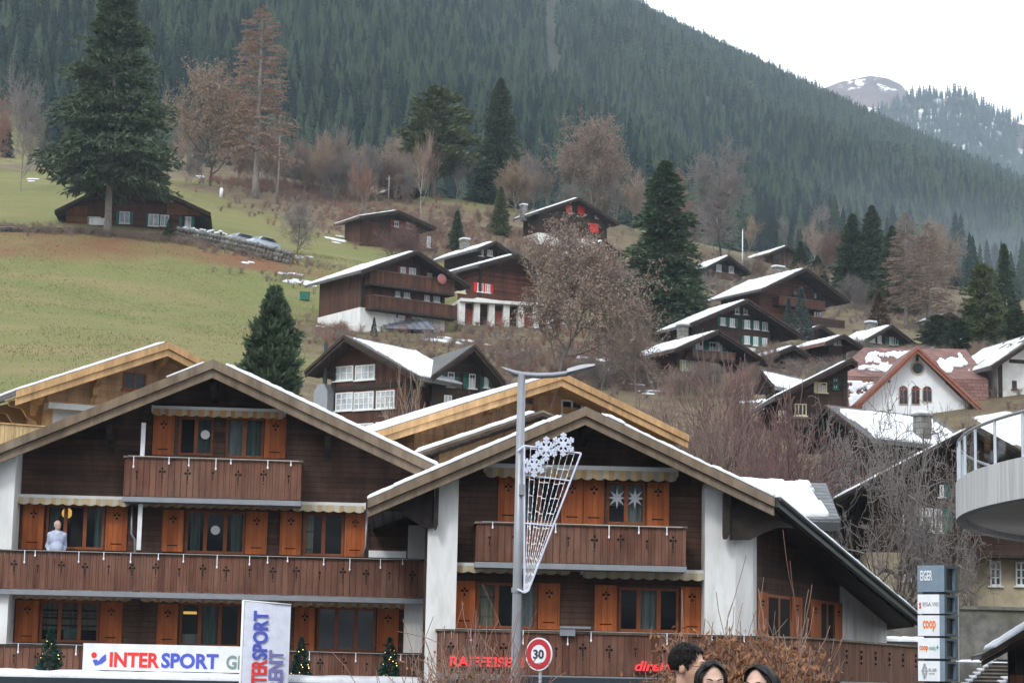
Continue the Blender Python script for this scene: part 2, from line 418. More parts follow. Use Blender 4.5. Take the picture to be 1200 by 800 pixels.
M['blue_spruce']= mfoliage('blue_spruce_needles', (0.045,0.070,0.060), (0.085,0.115,0.10), (0.11,0.14,0.125))
M['forest']     = mfoliage('forest_needles', (0.020,0.038,0.030), (0.046,0.068,0.046), (0.050,0.080,0.050), 0.02)
M['xmas']       = mfoliage('artificial_needles', (0.012,0.05,0.04), (0.03,0.09,0.07), (0.03,0.08,0.05), 3)
M['rust_shrub'] = mfoliage('rust_shrub', (0.09,0.055,0.03), (0.15,0.085,0.045), (0.11,0.09,0.05))

# concrete with rain streaks
def mconcrete():
    m, nt, b = newmat('streaked_concrete')
    f = noise_tex(nt, coords(nt, (3,3,0.12)), 2.2, 6, .7)
    c = ramp_mix(nt, f, (0.36,0.355,0.345), (0.55,0.55,0.54), .35, .65)
    nt.links.new(c, b.inputs['Base Color']); b.inputs['Roughness'].default_value = .9
    bump(nt, f, b, .15, .01); return m
M['concrete'] = mconcrete()

# ------------------------------------------------------------------ text
def text_mesh(s, m, name, parent, x0, x1, z0, z1, y, depth=0.015, bold=0.0, rot90=False, shear=0.0):
    """lettering standing in the local xz plane facing -y, fitted to the box"""
    cu = bpy.data.curves.new('txt', 'FONT'); cu.body = s; cu.offset = bold; cu.extrude = 0.02; cu.shear = shear
    cu.resolution_u = 3
    o = bpy.data.objects.new('txt', cu); COL.objects.link(o)
    dg = bpy.context.evaluated_depsgraph_get()
    me = bpy.data.meshes.new_from_object(o.evaluated_get(dg))
    bpy.data.objects.remove(o); bpy.data.curves.remove(cu)
    V = np.empty(len(me.vertices)*3, np.float32); me.vertices.foreach_get('co', V); V = V.reshape(-1,3)
    if rot90: V[:, :2] = np.stack([-V[:,1], V[:,0]], 1)
    lo = V.min(0); hi = V.max(0)
    q = (V - lo) / np.maximum(hi - lo, 1e-6)
    out = np.stack([x0 + q[:,0]*(x1-x0), y - q[:,2]*depth, z0 + q[:,1]*(z1-z0)], 1)
    me.vertices.foreach_set('co', out.astype(np.float32).ravel()); me.update()
    me.name = name; me.materials.clear()
    return link(name, me, m, parent)
# ------------------------------------------------------------------ terrain
_ctrl = []
def cp(px, py, d): p = P(px, py, d); _ctrl.append((p.x, p.y, p.z))
for a in [(-500,420,130),(-200,425,130),(0,430,130),(150,425,130),(320,440,130),
          (-400,262,195),(0,264,196),(130,267,197),(240,286,194),(345,312,188),
          (-400,212,240),(0,212,238),(100,212,240),(210,212,242),(280,222,250),(400,240,250),(330,265,222),
          (455,388,165),(380,385,170),(450,293,215),(455,233,256),(530,238,262),(560,356,185),(640,392,172),
          (690,302,240),(620,305,228),(775,396,170),(850,337,235),(900,316,262),(930,380,215),(885,414,185),(805,444,160),
          (970,432,158),(1040,412,180),(1075,492,138),(1190,462,140),(1000,332,270),(1100,382,232),(1170,397,222),(1350,405,230),
          (450,516,116),(560,502,126),(1040,640,104),(960,640,104),(700,258,298),(1100,355,300),(400,228,290),(700,500,118),(860,600,100)]:
    cp(*a)
BASEL = [(-900,150),(-300,160),(0,172),(200,196),(400,226),(800,288),(1000,312),(1200,340),(1800,400),(2400,440)]
RIDGE = [(-900,-700),(-300,-480),(0,-350),(400,-160),(560,-85),(750,8),(800,32),(900,72),(1000,117),(1100,157),(1200,198),(1500,310),(1800,385),(2400,450)]
def interp(tab, x):
    xs, ys = zip(*tab); return np.interp(x, xs, ys)
for px in (-300, 0, 200, 400, 600, 800, 1000, 1200, 1500):
    cp(px, float(interp(BASEL, px)), 400)
for x in (-45, -25, -8, 5, 14): _ctrl.append((x, 90, 5.0 if x < 10 else 4.0)); _ctrl.append((x, 76, -0.4))
for x, y, z in [(20,84,4.6),(32,86,5.2),(22,74,0.8),(32,74,1.2),(16,70,-0.6),(-45,66,-1.2),(0,66,-1.2),(24,64,-0.3),(-60,120,14),(60,120,14)]: _ctrl.append((x, y, z))
_c = np.array(_ctrl)
_S = 100.0
def _tps(r2): return 0.5 * r2 * np.log(np.maximum(r2, 1e-12))
_A = _c[:, :2] / _S
_n = len(_A)
_K = _tps(((_A[:,None]-_A[None])**2).sum(-1)) + np.eye(_n) * 0.004
_Pm = np.hstack([np.ones((_n,1)), _A])
_L = np.block([[_K, _Pm],[_Pm.T, np.zeros((3,3))]])
_w = np.linalg.solve(_L, np.concatenate([_c[:,2], np.zeros(3)]))

def sstep(a, b, x):
    t = np.clip((x-a)/(b-a), 0, 1); return t*t*(3-2*t)

class Lattice:
    """smooth value noise on numpy arrays"""
    def __init__(s, seed): s.t = np.random.default_rng(seed).random((256,256))
    def __call__(s, x, y):
        xi = np.floor(x).astype(int); yi = np.floor(y).astype(int); fx = x-xi; fy = y-yi
        fx = fx*fx*(3-2*fx); fy = fy*fy*(3-2*fy)
        g = lambda i, j: s.t[i % 256, j % 256]
        return (g(xi,yi)*(1-fx)+g(xi+1,yi)*fx)*(1-fy) + (g(xi,yi+1)*(1-fx)+g(xi+1,yi+1)*fx)*fy
_l1, _l2 = Lattice(3), Lattice(5)
def fbm(x, y, L=_l1, o=4):
    r = 0; a = .5
    for i in range(o): r = r + a*L(x*2**i+7*i, y*2**i+3*i); a *= .5
    return r - 0.47

def _tan(py): # tangent of the height seen at picture row py
    return (800.0 - np.asarray(py)) / 2600.0 * 1.024
def mountain_z(x, y):
    px = 600 + x/np.maximum(y,1)*2570
    d0 = 400.0; d1 = 1400.0 - 150*sstep(800, 1400, px)
    tb = _tan(interp(BASEL, px)); tr = _tan(interp(RIDGE, px))
    # roll of the camera: the same row is a little higher to the left
    corr = (px-600)/2600*math.tan(ROLL)
    z0 = CAMZ + (tb-corr)*d0; z1 = CAMZ + (tr-corr)*d1
    s = (y-d0)/(d1-d0)
    z = z0 + (z1-z0)*s
    env = np.clip(s*(1-s)*4, 0, 1)
    z = z + env*(62*fbm(x/190+.9*y/300, y/520) + 30*fbm(x/75-.4*y/200, y/190, _l2))
    over = np.maximum(y-d1, 0)
    return np.where(y > d1, z1 - 0.45*over + 8*fbm(x/60, y/60)*np.minimum(over/40,1), z)

def ground_z(x, y):
    x = np.asarray(x, float); y = np.asarray(y, float)
    sh = np.broadcast(x, y).shape
    X = np.broadcast_to(x, sh).ravel(); Y = np.broadcast_to(y, sh).ravel()
    out = np.empty(len(X))
    for i in range(0, len(X), 20000):
        q = np.stack([X[i:i+20000], np.minimum(Y[i:i+20000], 460)], 1)/_S
        out[i:i+20000] = _tps(((q[:,None]-_A[None])**2).sum(-1)) @ _w[:_n] + _w[_n] + q @ _w[_n+1:]
    near = out
    flat = -1.25*sstep(18, 46, Y)
    near = flat + (near-flat)*sstep(66, 88, Y)
    near = near + 0.35*fbm(X/9, Y/9)*sstep(80, 110, Y) + 0.8*fbm(X/30, Y/30, _l2)*sstep(100, 150, Y)
    far = mountain_z(X, np.maximum(Y, 330))
    t = sstep(330, 450, Y)
    return (near*(1-t) + far*t).reshape(sh)

def gz(x, y): return float(ground_z(x, y))

def hit(px, py, dmin=72, dmax=460):
    """where the ground is seen at a picture point"""
    ds = np.arange(dmin, dmax, 0.5)
    r = ray(px, py)
    zz = CAMZ + r.z*ds
    g = ground_z(r.x*ds, ds)
    k = np.nonzero(g >= zz)[0]
    d = ds[k[0]] if len(k) else dmax
    p = P(px, py, float(d)); p.z = gz(p.x, p.y)
    return p

def grid_sheet(name, xs_of_row, ys, m, masks=None):
    V = []; ny = len(ys); nx = len(xs_of_row(ys[0]))
    Xg = np.stack([xs_of_row(y) for y in ys]); Yg = np.repeat(np.array(ys)[:,None], nx, 1)
    Zg = ground_z(Xg, Yg)
    V = np.stack([Xg, Yg, Zg], -1).reshape(-1,3)
    i = np.arange(ny-1)[:,None]*nx + np.arange(nx-1)[None]
    Fc = np.stack([i, i+1, i+nx+1, i+nx], -1).reshape(-1,4)
    me = np_mesh(name, V, Fc, True)
    if masks is not None:
        rgb = masks(V)
        at = me.color_attributes.new('cover', 'FLOAT_COLOR', 'POINT')
        at.data.foreach_set('color', np.concatenate([rgb, np.ones((len(V),1))], 1).astype(np.float32).ravel())
    return link(name, me, m)

def blobmask(V, items):
    """items: (px,py,rx,ry) spots found on the ground, soft edged, in metres around the ground point"""
    out = np.zeros(len(V))
    nz = fbm(V[:,0]/6, V[:,1]/6)*0.9 + fbm(V[:,0]/1.7, V[:,1]/1.7, _l2)*0.6
    for px, py, rx, ry in items:
        c = hit(px, py)
        q = ((V[:,0]-c.x)/rx)**2 + ((V[:,1]-c.y)/ry)**2
        out = np.maximum(out, np.clip((1.15 - np.sqrt(q) + nz*0.9)*2.2, 0, 1))
    return out

def hill_masks(V):
    litter = blobmask(V, [(10,284,9,8),(90,284,9,7),(-80,284,12,9),(160,288,7,5),(250,302,8,2.5),(310,310,7,2.5)])
    scrub = blobmask(V, [(330,232,12,14),(300,215,10,14),(400,240,16,16),(470,262,16,16),(530,262,16,18),(590,300,14,22),(640,300,12,22),(380,390,4,12),(405,400,4,14),
                         (690,420,16,30),(620,440,14,24),(560,460,12,20),(740,430,10,20),(860,470,12,26),(960,450,14,30),(1040,560,18,30),(1100,420,18,50),(1180,430,18,40),(520,420,6,20),(760,330,20,50),
                         (1000,420,16,30),(900,520,14,18),(1060,600,16,20),(420,480,8,16),(1000,350,30,50),(850,345,20,30),(600,345,10,12)])
    scrub = np.maximum(scrub, sstep(255, 300, V[:,1]) * (V[:,0] > -75))
    snow = np.zeros(len(V))
    litter *= np.clip(.75 + 1.5*fbm(V[:,0]/3.5, V[:,1]/3.5) + .6*fbm(V[:,0]/.9, V[:,1]/.9, _l2), .1, 1)
    return np.stack([litter, scrub, snow], 1)

def mground():
    m, nt, b = newmat('meadow_ground')
    at = N(nt, 'ShaderNodeVertexColor', layer_name='cover')
    sp = N(nt, 'ShaderNodeSeparateColor'); nt.links.new(at.outputs['Color'], sp.inputs[0])
    v = coords(nt, (1,1,1), False)
    big = noise_tex(nt, v, 0.06, 6, .6); mid = noise_tex(nt, v, 0.5, 6, .65); fine = noise_tex(nt, v, 6.0, 5, .7)
    c0 = ramp_mix(nt, big, (0.140,0.172,0.060), (0.205,0.192,0.085), .36, .64)
    c1 = ramp_mix(nt, mid, (0.125,0.155,0.052), (0.200,0.186,0.080), .3, .7)
    mx = N(nt, 'ShaderNodeMixRGB'); mx.inputs['Fac'].default_value = .5; nt.links.new(c0, mx.inputs['Color1']); nt.links.new(c1, mx.inputs['Color2'])
    fl = ramp_mix(nt, fine, (.55,.55,.5), (1.35,1.35,1.3), .3, .7)
    mu = N(nt, 'ShaderNodeMixRGB', blend_type='MULTIPLY'); mu.inputs['Fac'].default_value = .8; nt.links.new(mx.outputs[0], mu.inputs['Color1']); nt.links.new(fl, mu.inputs['Color2'])
    vs_ = coords(nt, (.035,.16,.16), False); st = noise_tex(nt, vs_, 1.0, 7, .7)
    rs_ = N(nt, 'ShaderNodeValToRGB'); rs_.color_ramp.elements[0].position = .44; rs_.color_ramp.elements[1].position = .66; nt.links.new(st, rs_.inputs['Fac'])
    ms_ = N(nt, 'ShaderNodeMixRGB'); ms_.inputs['Color2'].default_value = (0.245,0.185,0.10,1)
    hf = N(nt, 'ShaderNodeMath', operation='MULTIPLY'); hf.inputs[1].default_value = .75; nt.links.new(rs_.outputs['Color'], hf.inputs[0]); nt.links.new(hf.outputs[0], ms_.inputs['Fac']); nt.links.new(mu.outputs[0], ms_.inputs['Color1']); mu = ms_
    lit = ramp_mix(nt, fine, (0.13,0.062,0.035), (0.25,0.13,0.075), .3, .7)
    m2 = N(nt, 'ShaderNodeMixRGB'); nt.links.new(sp.outputs[0], m2.inputs['Fac']); nt.links.new(mu.outputs[0], m2.inputs['Color1']); nt.links.new(lit, m2.inputs['Color2'])
    scr = ramp_mix(nt, mid, (0.115,0.080,0.060), (0.185,0.155,0.092), .35, .65)
    m3 = N(nt, 'ShaderNodeMixRGB'); nt.links.new(sp.outputs[1], m3.inputs['Fac']); nt.links.new(m2.outputs[0], m3.inputs['Color1']); nt.links.new(scr, m3.inputs['Color2'])
    nt.links.new(m3.outputs[0], b.inputs['Base Color']); b.inputs['Roughness'].default_value = .95; b.inputs['Specular IOR Level'].default_value = .1
    bump(nt, fine, b, .7, .12)
    return m
M['meadow'] = mground()
M['asphalt'] = mnoisy('asphalt', (0.04,0.04,0.042), (0.065,0.064,0.062), 8, rough=.9, bmp=.4)
M['forest_floor'] = mnoisy('forest_floor', (0.035,0.042,0.030), (0.06,0.060,0.045), 0.05, rough=.95, bmp=0, c3=(0.075,0.065,0.055), scale3=0.01)
M['alpine'] = mnoisy('alpine_slope', (0.15,0.105,0.085), (0.24,0.175,0.135), 0.012, rough=.95, bmp=0, lo=.3, hi=.7)

tag(grid_sheet('street', lambda y: np.linspace(-90, 90, 61), list(np.arange(-30, 76.1, 2)), M['asphalt']), 'grey asphalt street and square in front of the timber chalets', 'street', kind='structure')
tag(grid_sheet('hillside', lambda y: np.linspace(-0.62*y-30, 0.62*y+30, 260), list(np.arange(76, 260, 0.9))+list(np.arange(260, 455, 2.5)), M['meadow'], hill_masks),
    'green meadow hillside with brown leaf litter rising behind the village', 'hillside', kind='structure')
tag(grid_sheet('mountain', lambda y: np.linspace(-0.62*y-30, 0.62*y+30, 170), list(np.linspace(452.5, 1900, 130)), M['forest_floor']),
    'steep forested mountain side rising out of the picture behind the village', 'mountain', kind='structure')

# far alpine ridges to the right
def ridge_sheet(name, crest, d, depth, fall, m, label, seed):
    L = Lattice(seed)
    xs = np.linspace(crest[0][0], crest[-1][0], 110)
    cr = interp(crest, xs)
    V = []
    rows = 46
    for j in range(rows):
        s = j/(rows-1)
        for i, px in enumerate(xs):
            p = P(px, cr[i], d)
            y = d - depth*s; x = p.x
            z = p.z - fall*s**0.9 + (30*fbm(np.array(px/30.), np.array(s*9), L) + 16*fbm(np.array(px/9.), np.array(s*26), L))*min(1, s*5)
            V.append((x, y, z))
    nx = len(xs)
    i = np.arange(rows-1)[:,None]*nx + np.arange(nx-1)[None]
    Fc = np.stack([i, i+nx, i+nx+1, i+1], -1).reshape(-1,4)
    o = link(name, np_mesh(name, np.array(V), Fc, True), m)
    return tag(o, label, 'mountain', kind='structure'), np.array(V).reshape(rows, nx, 3)
def malp():
    m, nt, b = newmat('alpine_slope_with_snow')
    v = coords(nt, (1,1,1), False)
    c = ramp_mix(nt, noise_tex(nt, v, .015, 6), (0.065,0.042,0.04), (0.14,0.09,0.075), .35, .65)
    s = noise_tex(nt, v, .022, 8, .7)
    r = N(nt, 'ShaderNodeValToRGB'); r.color_ramp.elements[0].position = .61; r.color_ramp.elements[1].position = .65; nt.links.new(s, r.inputs['Fac'])
    mx = N(nt, 'ShaderNodeMixRGB'); mx.inputs['Color2'].default_value = (.82,.84,.88,1); nt.links.new(r.outputs['Color'], mx.inputs['Fac']); nt.links.new(c, mx.inputs['Color1'])
    nt.links.new(mx.outputs[0], b.inputs['Base Color']); b.inputs['Roughness'].default_value = .95
    return m
M['alp_snow'] = malp()
M['alp_brown'] = mnoisy('brown_alpine_slope', (0.05,0.036,0.036), (0.13,0.088,0.075), .03, rough=.95, bmp=0, c3=(0.8,0.82,0.85), scale3=.030)
M['alp_white'] = mnoisy('snowfield', (0.8,0.82,0.86), (0.88,0.89,0.92), .01, bmp=0)
_, RA = ridge_sheet('mountain', [(880,120),(930,112),(960,106),(985,96),(1020,89),(1040,92),(1056,99),(1066,112),(1085,125),(1110,150),(1180,190),(1260,250)], 2900, 700, 420, M['alp_snow'],
    'bare brown summit streaked with snow on the skyline', 9)
_, RB = ridge_sheet('mountain', [(985,150),(1030,140),(1058,122),(1080,116),(1105,116),(1120,112),(1140,124),(1165,136),(1185,142),(1210,150),(1300,190),(1420,260)], 2350, 600, 420, M['alp_brown'],
    'brown alpine shoulder dotted with dark firs at the right edge of the skyline', 13)

# ------------------------------------------------------------------ light
w = bpy.data.worlds.new('World'); scene.world = w; w.use_nodes = True
nt = w.node_tree
bg = nt.nodes['Background']
sky = N(nt, 'ShaderNodeTexSky', sky_type='NISHITA'); sky.sun_disc = False
SUN_EL, SUN_AZ = R(42), R(205)
sky.sun_elevation = SUN_EL; sky.sun_rotation = SUN_AZ; sky.altitude = 1000; sky.air_density = 1.0; sky.dust_density = 3.0
hs = N(nt, 'ShaderNodeHueSaturation'); hs.inputs['Saturation'].default_value = 0.22
nt.links.new(sky.outputs[0], hs.inputs['Color'])
# closed cloud layer: thick bright stratus mixed over the sky
tc = N(nt, 'ShaderNodeTexCoord'); nzs = noise_tex(nt, tc.outputs['Generated'], 1.4, 5)
cl = ramp_mix(nt, nzs, (8.8,9.2,9.8), (10.0,10.3,10.7), .3, .7)
mx = N(nt, 'ShaderNodeMixRGB'); mx.inputs['Fac'].default_value = 0.8
nt.links.new(hs.outputs[0], mx.inputs['Color1']); nt.links.new(cl, mx.inputs['Color2'])
nt.links.new(mx.outputs[0], bg.inputs['Color']); bg.inputs['Strength'].default_value = 0.13
sl = bpy.data.lights.new('sun', 'SUN'); sl.energy = 1.2; sl.angle = R(12); sl.color = (1, 0.98, 0.95)
so = bpy.data.objects.new('sun', sl); COL.objects.link(so)
so.rotation_euler = (R(90)-SUN_EL, 0, math.pi - SUN_AZ)
scene.view_settings.view_transform = 'Standard'; scene.view_settings.look = 'None'
scene.view_settings.gamma = 1; scene.view_settings.exposure = 0.66; scene.view_settings.use_curve_mapping = False
scene.cycles.use_denoising = True
scene.cycles.max_bounces = 6; scene.cycles.transparent_max_bounces = 10; scene.cycles.volume_bounces = 1
scene.cycles.use_adaptive_sampling = True; scene.cycles.adaptive_threshold = 0.02

# unseen valley side behind the viewer, added so the window panes reflect it
def south_side():
    xs = np.linspace(-1100, 1100, 90); ts = np.linspace(0, 1, 40); L = Lattice(21)
    X = np.repeat(xs[None], 40, 0); T = np.repeat(ts[:,None], 90, 1)
    Y = -60 - 780*T
    crest = 190 + 190*(fbm(xs/260, xs*0+3., L)+.3) + 40*fbm(xs/50, xs*0+9., L)
    Z = -1.5 + crest[None]*T**1.15 + 26*fbm(X/60, T*9, L)*np.minimum(T*4, 1) - 30*np.maximum(T-.96, 0)
    i = np.arange(39)[:,None]*90 + np.arange(89)[None]
    Fc = np.stack([i, i+90, i+91, i+1], -1).reshape(-1,4)
    tag(link('unseen_valley_side', np_mesh('unseen_valley_side', np.stack([X,Y,Z], -1).reshape(-1,3), Fc, True), M['south']), 'unseen dark wooded valley side with snow, added for the window reflections', 'hillside', kind='structure')
M['south'] = mnoisy('snowy_wooded_slope', (0.02,0.028,0.026), (0.05,0.058,0.05), .03, rough=.95, bmp=0, c3=(0.75,0.77,0.8), scale3=.018)
south_side()
# ------------------------------------------------------------------ foliage tools
def sprays(Pt, D, ln, wd, r):
    """a kite-shaped spray of needles or a leaf at each point: Pt, D (n,3), ln, wd (n,)"""
    n = len(Pt); D = D/np.linalg.norm(D, axis=1, keepdims=True)
    rv = r.normal(size=(n,3)); S = np.cross(D, rv); S /= np.maximum(np.linalg.norm(S, axis=1, keepdims=True), 1e-6)
    U = np.cross(S, D)
    ln = ln[:,None]; wd = wd[:,None]
    m = Pt + D*ln*0.45 + U*ln*0.08
    V = np.stack([Pt, m + S*wd*.5, Pt + D*ln, m - S*wd*.5], 1).reshape(-1,3)
    return V, np.arange(4*n).reshape(-1,4)

def segs_mesh(Sg, k=3):
    """Sg (n,8): p, q, r0, r1 -> thin k-sided prisms"""
    Sg = np.asarray(Sg, float); p, q, r0, r1 = Sg[:,0:3], Sg[:,3:6], Sg[:,6:7], Sg[:,7:8]
    d = q-p; d /= np.maximum(np.linalg.norm(d, axis=1, keepdims=True), 1e-9)
    a = np.cross(d, [0.31,0.17,0.93]); a /= np.maximum(np.linalg.norm(a, axis=1, keepdims=True), 1e-6); b = np.cross(d, a)
    vs = []
    for e, rr in ((p, r0), (q, r1)):
        for i in range(k):
            t = 2*math.pi*i/k; vs.append(e + (a*math.cos(t)+b*math.sin(t))*rr)
    V = np.stack(vs, 1).reshape(-1,3)
    base = np.arange(len(Sg))[:,None]*2*k
    Fc = np.concatenate([base + np.array([[i, (i+1)%k, (i+1)%k+k, i+k]]) for i in range(k)], 0)
    return V, Fc

def conifer(H, Rr, seed, base=0.06, nb=420, per=16, power=0.9, lift=0.25, droop=0.55, spray=0.5, tip=0.5, gap=0.0, topround=0.0, jag=0.25, hang=0.25):
    r = np.random.default_rng(seed)
    h = base + (1-base)*r.random(nb)**1.05
    t = (h-base)/(1-base)
    prof = (1-t)**power
    if topround: prof = np.maximum(prof, topround*np.sqrt(np.clip(1-t, 0, 1)))
    prof = prof*(0.80+0.20*np.minimum(1, t/0.10))
    lump = 1 + jag*np.sin(h*H*2.1+r.random()*6)*0.35
    L = Rr*prof*(1-jag+jag*1.5*r.random(nb))*lump + 0.02*Rr
    az = r.random(nb)*2*math.pi
    s = (0.18 + 0.82*np.sqrt(r.random((nb, per))))
    rad = L[:,None]*s
    x = np.cos(az)[:,None]*rad; y = np.sin(az)[:,None]*rad
    z = (h*H)[:,None] + lift*rad*(0.4+t[:,None]) - droop*rad*s*(1-t[:,None]*.8) 
    lat = r.normal(size=(nb,per))*0.13*rad
    x += -np.sin(az)[:,None]*lat; y += np.cos(az)[:,None]*lat
    keep = r.random((nb,per)) > gap
    Pt = np.stack([x, y, z], -1)[keep]
    out = np.stack([np.cos(az)[:,None]+0*s, np.sin(az)[:,None]+0*s, 0*s - hang + 0.5*t[:,None]], -1)[keep]
    D = out + r.normal(size=Pt.shape)*0.45
    sz = (spray*(0.6+0.7*r.random(len(Pt))))*(0.55+0.45*np.repeat((1-t)[:,None], per, 1)[keep])
    V, Fc = sprays(Pt, D, sz*1.35, sz*0.40, r)
    # leader
    n2 = 26; zz = H*(0.955+0.05*r.random(n2))
    P2 = np.stack([r.normal(size=n2)*.01*Rr, r.normal(size=n2)*.01*Rr, zz - tip*0.4], 1)
    V2, F2 = sprays(P2, np.stack([r.normal(size=n2)*.35, r.normal(size=n2)*.35, np.ones(n2)], 1), np.full(n2, tip*.8), np.full(n2, tip*.25), r)
    V = np.concatenate([V, V2]); Fc = np.concatenate([Fc, F2+len(V)-len(V2)])
    tm = MB(); tr = H*0.016
    tm.tube([(0,0,-H*.03),(0,0,H*.1),(H*.003,0,H*.5),(0,0,H*.97)], [tr*1.35, tr, tr*.65, tr*.08], 10)
    for k in range(40):
        hh = base + (0.9-base)*r.random(); a = r.random()*6.28; l = Rr*(1-hh)**power*.8
        tm.tube([(0,0,hh*H),(math.cos(a)*l*.5, math.sin(a)*l*.5, hh*H+lift*l*.4),(math.cos(a)*l, math.sin(a)*l, hh*H+(lift-droop)*l*.6)], [tr*.28, tr*.18, tr*.05], 5)
    return tm.mesh('trunk', True), np_mesh('crown', V, Fc), H, Rr

def bare(H, W, seed, trunk=0.2, nmain=9, levels=4, upright=0.5, tw=0.012, kids=5, leaf=0, leafsize=.2, stems=1, curl=0.35, r0=None, thinfac=.62):
    r = random.Random(seed)
    big = MB(); thin = []; ends = []
    def rv(s): return Vector((r.gauss(0,s), r.gauss(0,s), r.gauss(0,s)))
    def grow(p, d, ln, rad, lev):
        k = 4 if lev < 3 else 3
        pts = [p.copy()]; rs = [rad]; q = p.copy(); dd = d.copy()
        for i in range(k):
            dd = (dd + rv(curl*.45) + Vector((0,0,upright*.16))).normalized()
            q = q + dd*(ln/k); pts.append(q.copy()); rs.append(max(tw, rad*(1-.62*(i+1)/k)))
        if lev <= 1 or rad > tw*3.2: big.tube(pts, rs, 6 if lev < 2 else 4, False)
        else:
            for i in range(k): thin.append((*pts[i], *pts[i+1], rs[i], rs[i+1]))
        if lev >= levels: ends.extend(pts[1:]); return
        n = nmain if lev == 0 else kids + r.randint(-1, 1)
        for j in range(n):
            f = (trunk + (1-trunk)*(j+r.random())/n) if lev == 0 else 0.2 + 0.8*(j+r.random())/n
            ii = min(k-1, int(f*k)); fr = f*k-ii
            bp = pts[ii].lerp(pts[ii+1], fr)
            ax = (pts[ii+1]-pts[ii]).normalized()
            side = ax.cross(rv(1)).normalized()
            cd = (ax*(0.45+upright*.75) + side*(1.05-upright*.35)).normalized()
            grow(bp, cd, ln*(thinfac - .22*f if lev == 0 else .62)*(.75+.5*r.random()), max(tw, rs[ii]*.55), lev+1)
    r0 = r0 or H*0.016
    for s_ in range(stems):
        if stems == 1: grow(Vector((0,0,-H*.03)), Vector((0,0,1)), H*.95, r0, 0)
        else:
            a = r.random()*6.28; e = r.random()
            grow(Vector((math.cos(a)*e*W*.35, math.sin(a)*e*W*.35, -.1)), Vector((math.cos(a)*.45*e+r.gauss(0,.15), math.sin(a)*.45*e+r.gauss(0,.15), 1)).normalized(), H*(.7+.4*r.random()), r0*.5, 1)
    T = np.array(thin)
    bv = np.array([tuple(v) for v in big.v]) if big.v else np.zeros((0,3))
    allp = T[:,3:6] if len(bv) == 0 else np.concatenate([T[:,3:6], bv])
    hz = H/np.quantile(allp[:,2], .997); rad = np.quantile(np.hypot(allp[:,0], allp[:,1]), .96); hx = W/rad
    T[:,[0,1,3,4]] *= hx; T[:,[2,5]] *= hz
    if len(bv): big.v = [(v[0]*hx, v[1]*hx, v[2]*hz) for v in big.v]
    V, Fc = segs_mesh(T, 3)
    if leaf:
        E = np.array([tuple(e) for e in ends])*np.array([hx,hx,hz]); g = np.random.default_rng(seed)
        E = E[g.integers(0, len(E), leaf)] + g.normal(size=(leaf,3))*leafsize*.8
        D = g.normal(size=(leaf,3)) + np.array([0,0,-.5])
        LV, LF = sprays(E, D, leafsize*(.6+.8*g.random(leaf)), leafsize*.6*(.6+.8*g.random(leaf)), g)
        lm = np_mesh('leaves', LV, LF)
    else: lm = None
    return big.mesh('trunk', True), np_mesh('crown', V, Fc), H, W, lm

def put_mesh(name, me, m, parent):
    o = link(name, me, m, parent)
    if len(me.materials) and me.materials[0] is not m:
        o.material_slots[0].link = 'OBJECT'; o.material_slots[0].material = m
    return o

def plant(name, proto, loc, h, w, label, cat, tm, cm, group=None, lm=None, rz=None):
    """w = crown radius"""
    o = empty(name, loc, label, cat, group, rz=random.random()*6.28 if rz is None else rz, scale=(w/proto[3], w/proto[3], h/proto[2]))
    put_mesh('trunk', proto[0], tm, o)
    put_mesh('crown', proto[1], cm, o)
    if len(proto) > 4 and proto[4] is not None and lm is not None: put_mesh('leaves', proto[4], lm, o)
    return o

def plant_px(name, proto, px, py, top, wpx, label, cat, tm, cm, group=None, lm=None, d=None, rz=None):
    """stand a tree whose foot is seen at (px,py), its tip at row top and its crown wpx wide"""
    p = hit(px, py) if d is None else P(px, py, d)
    if d is not None: p.z = gz(p.x, p.y)
    t = P(px, top, p.y)
    return plant(name, proto, p, t.z-p.z, wpx/2/FPX*p.y, label, cat, tm, cm, group, lm, rz)

# prototypes
FIR_A = conifer(20, 5.6, 1, base=.205, nb=800, per=84, power=.66, spray=.46, droop=.22, lift=.2, topround=.78, jag=.55, hang=.3)
FIR_B = conifer(16, 3.4, 2, base=.02, nb=800, per=46, power=.72, spray=.44, topround=.5, droop=.6, lift=.25, jag=.5)
FIR_C = conifer(16, 3.0, 3, base=.03, nb=680, per=38, power=.8, spray=.44, topround=.4, droop=.65, lift=.3, jag=.35)
FIR_D = conifer(12, 2.6, 4, base=.02, nb=480, per=26, power=1.0, spray=.5, droop=.35, lift=.3, jag=.4)
PINE  = conifer(16, 4.0, 5, base=.22, nb=300, per=84, power=.45, spray=.55, droop=.15, lift=.35, topround=.95, jag=.45, hang=-.2)
CONE  = conifer(6, 1.2, 6, base=.01, nb=420, per=14, power=1.05, spray=.25, droop=.2, lift=.4, jag=.12)
YOUNG = conifer(7, 2.1, 7, base=.01, nb=900, per=70, power=.9, spray=.20, droop=.15, lift=.55, jag=.5, hang=-.35)
LARCH = conifer(18, 3.6, 8, base=.2, nb=380, per=80, power=.5, spray=.21, droop=.3, lift=.15, jag=.5, gap=.25, topround=.7)
BARE_R = bare(12, 5.0, 21, trunk=.12, nmain=14, levels=4, upright=.45, tw=.019, kids=6)
BARE_R2= bare(12, 5.0, 22, trunk=.15, nmain=12, levels=4, upright=.4, tw=.018, kids=6)
BARE_U = bare(14, 3.0, 23, trunk=.25, nmain=14, levels=3, upright=.95, tw=.018, kids=6)
BARE_U2= bare(14, 3.4, 24, trunk=.2, nmain=15, levels=3, upright=.8, tw=.018, kids=6)
LEAFY  = bare(14, 7.0, 25, trunk=.12, nmain=13, levels=4, upright=.4, tw=.018, kids=5, leaf=26000, leafsize=.19)
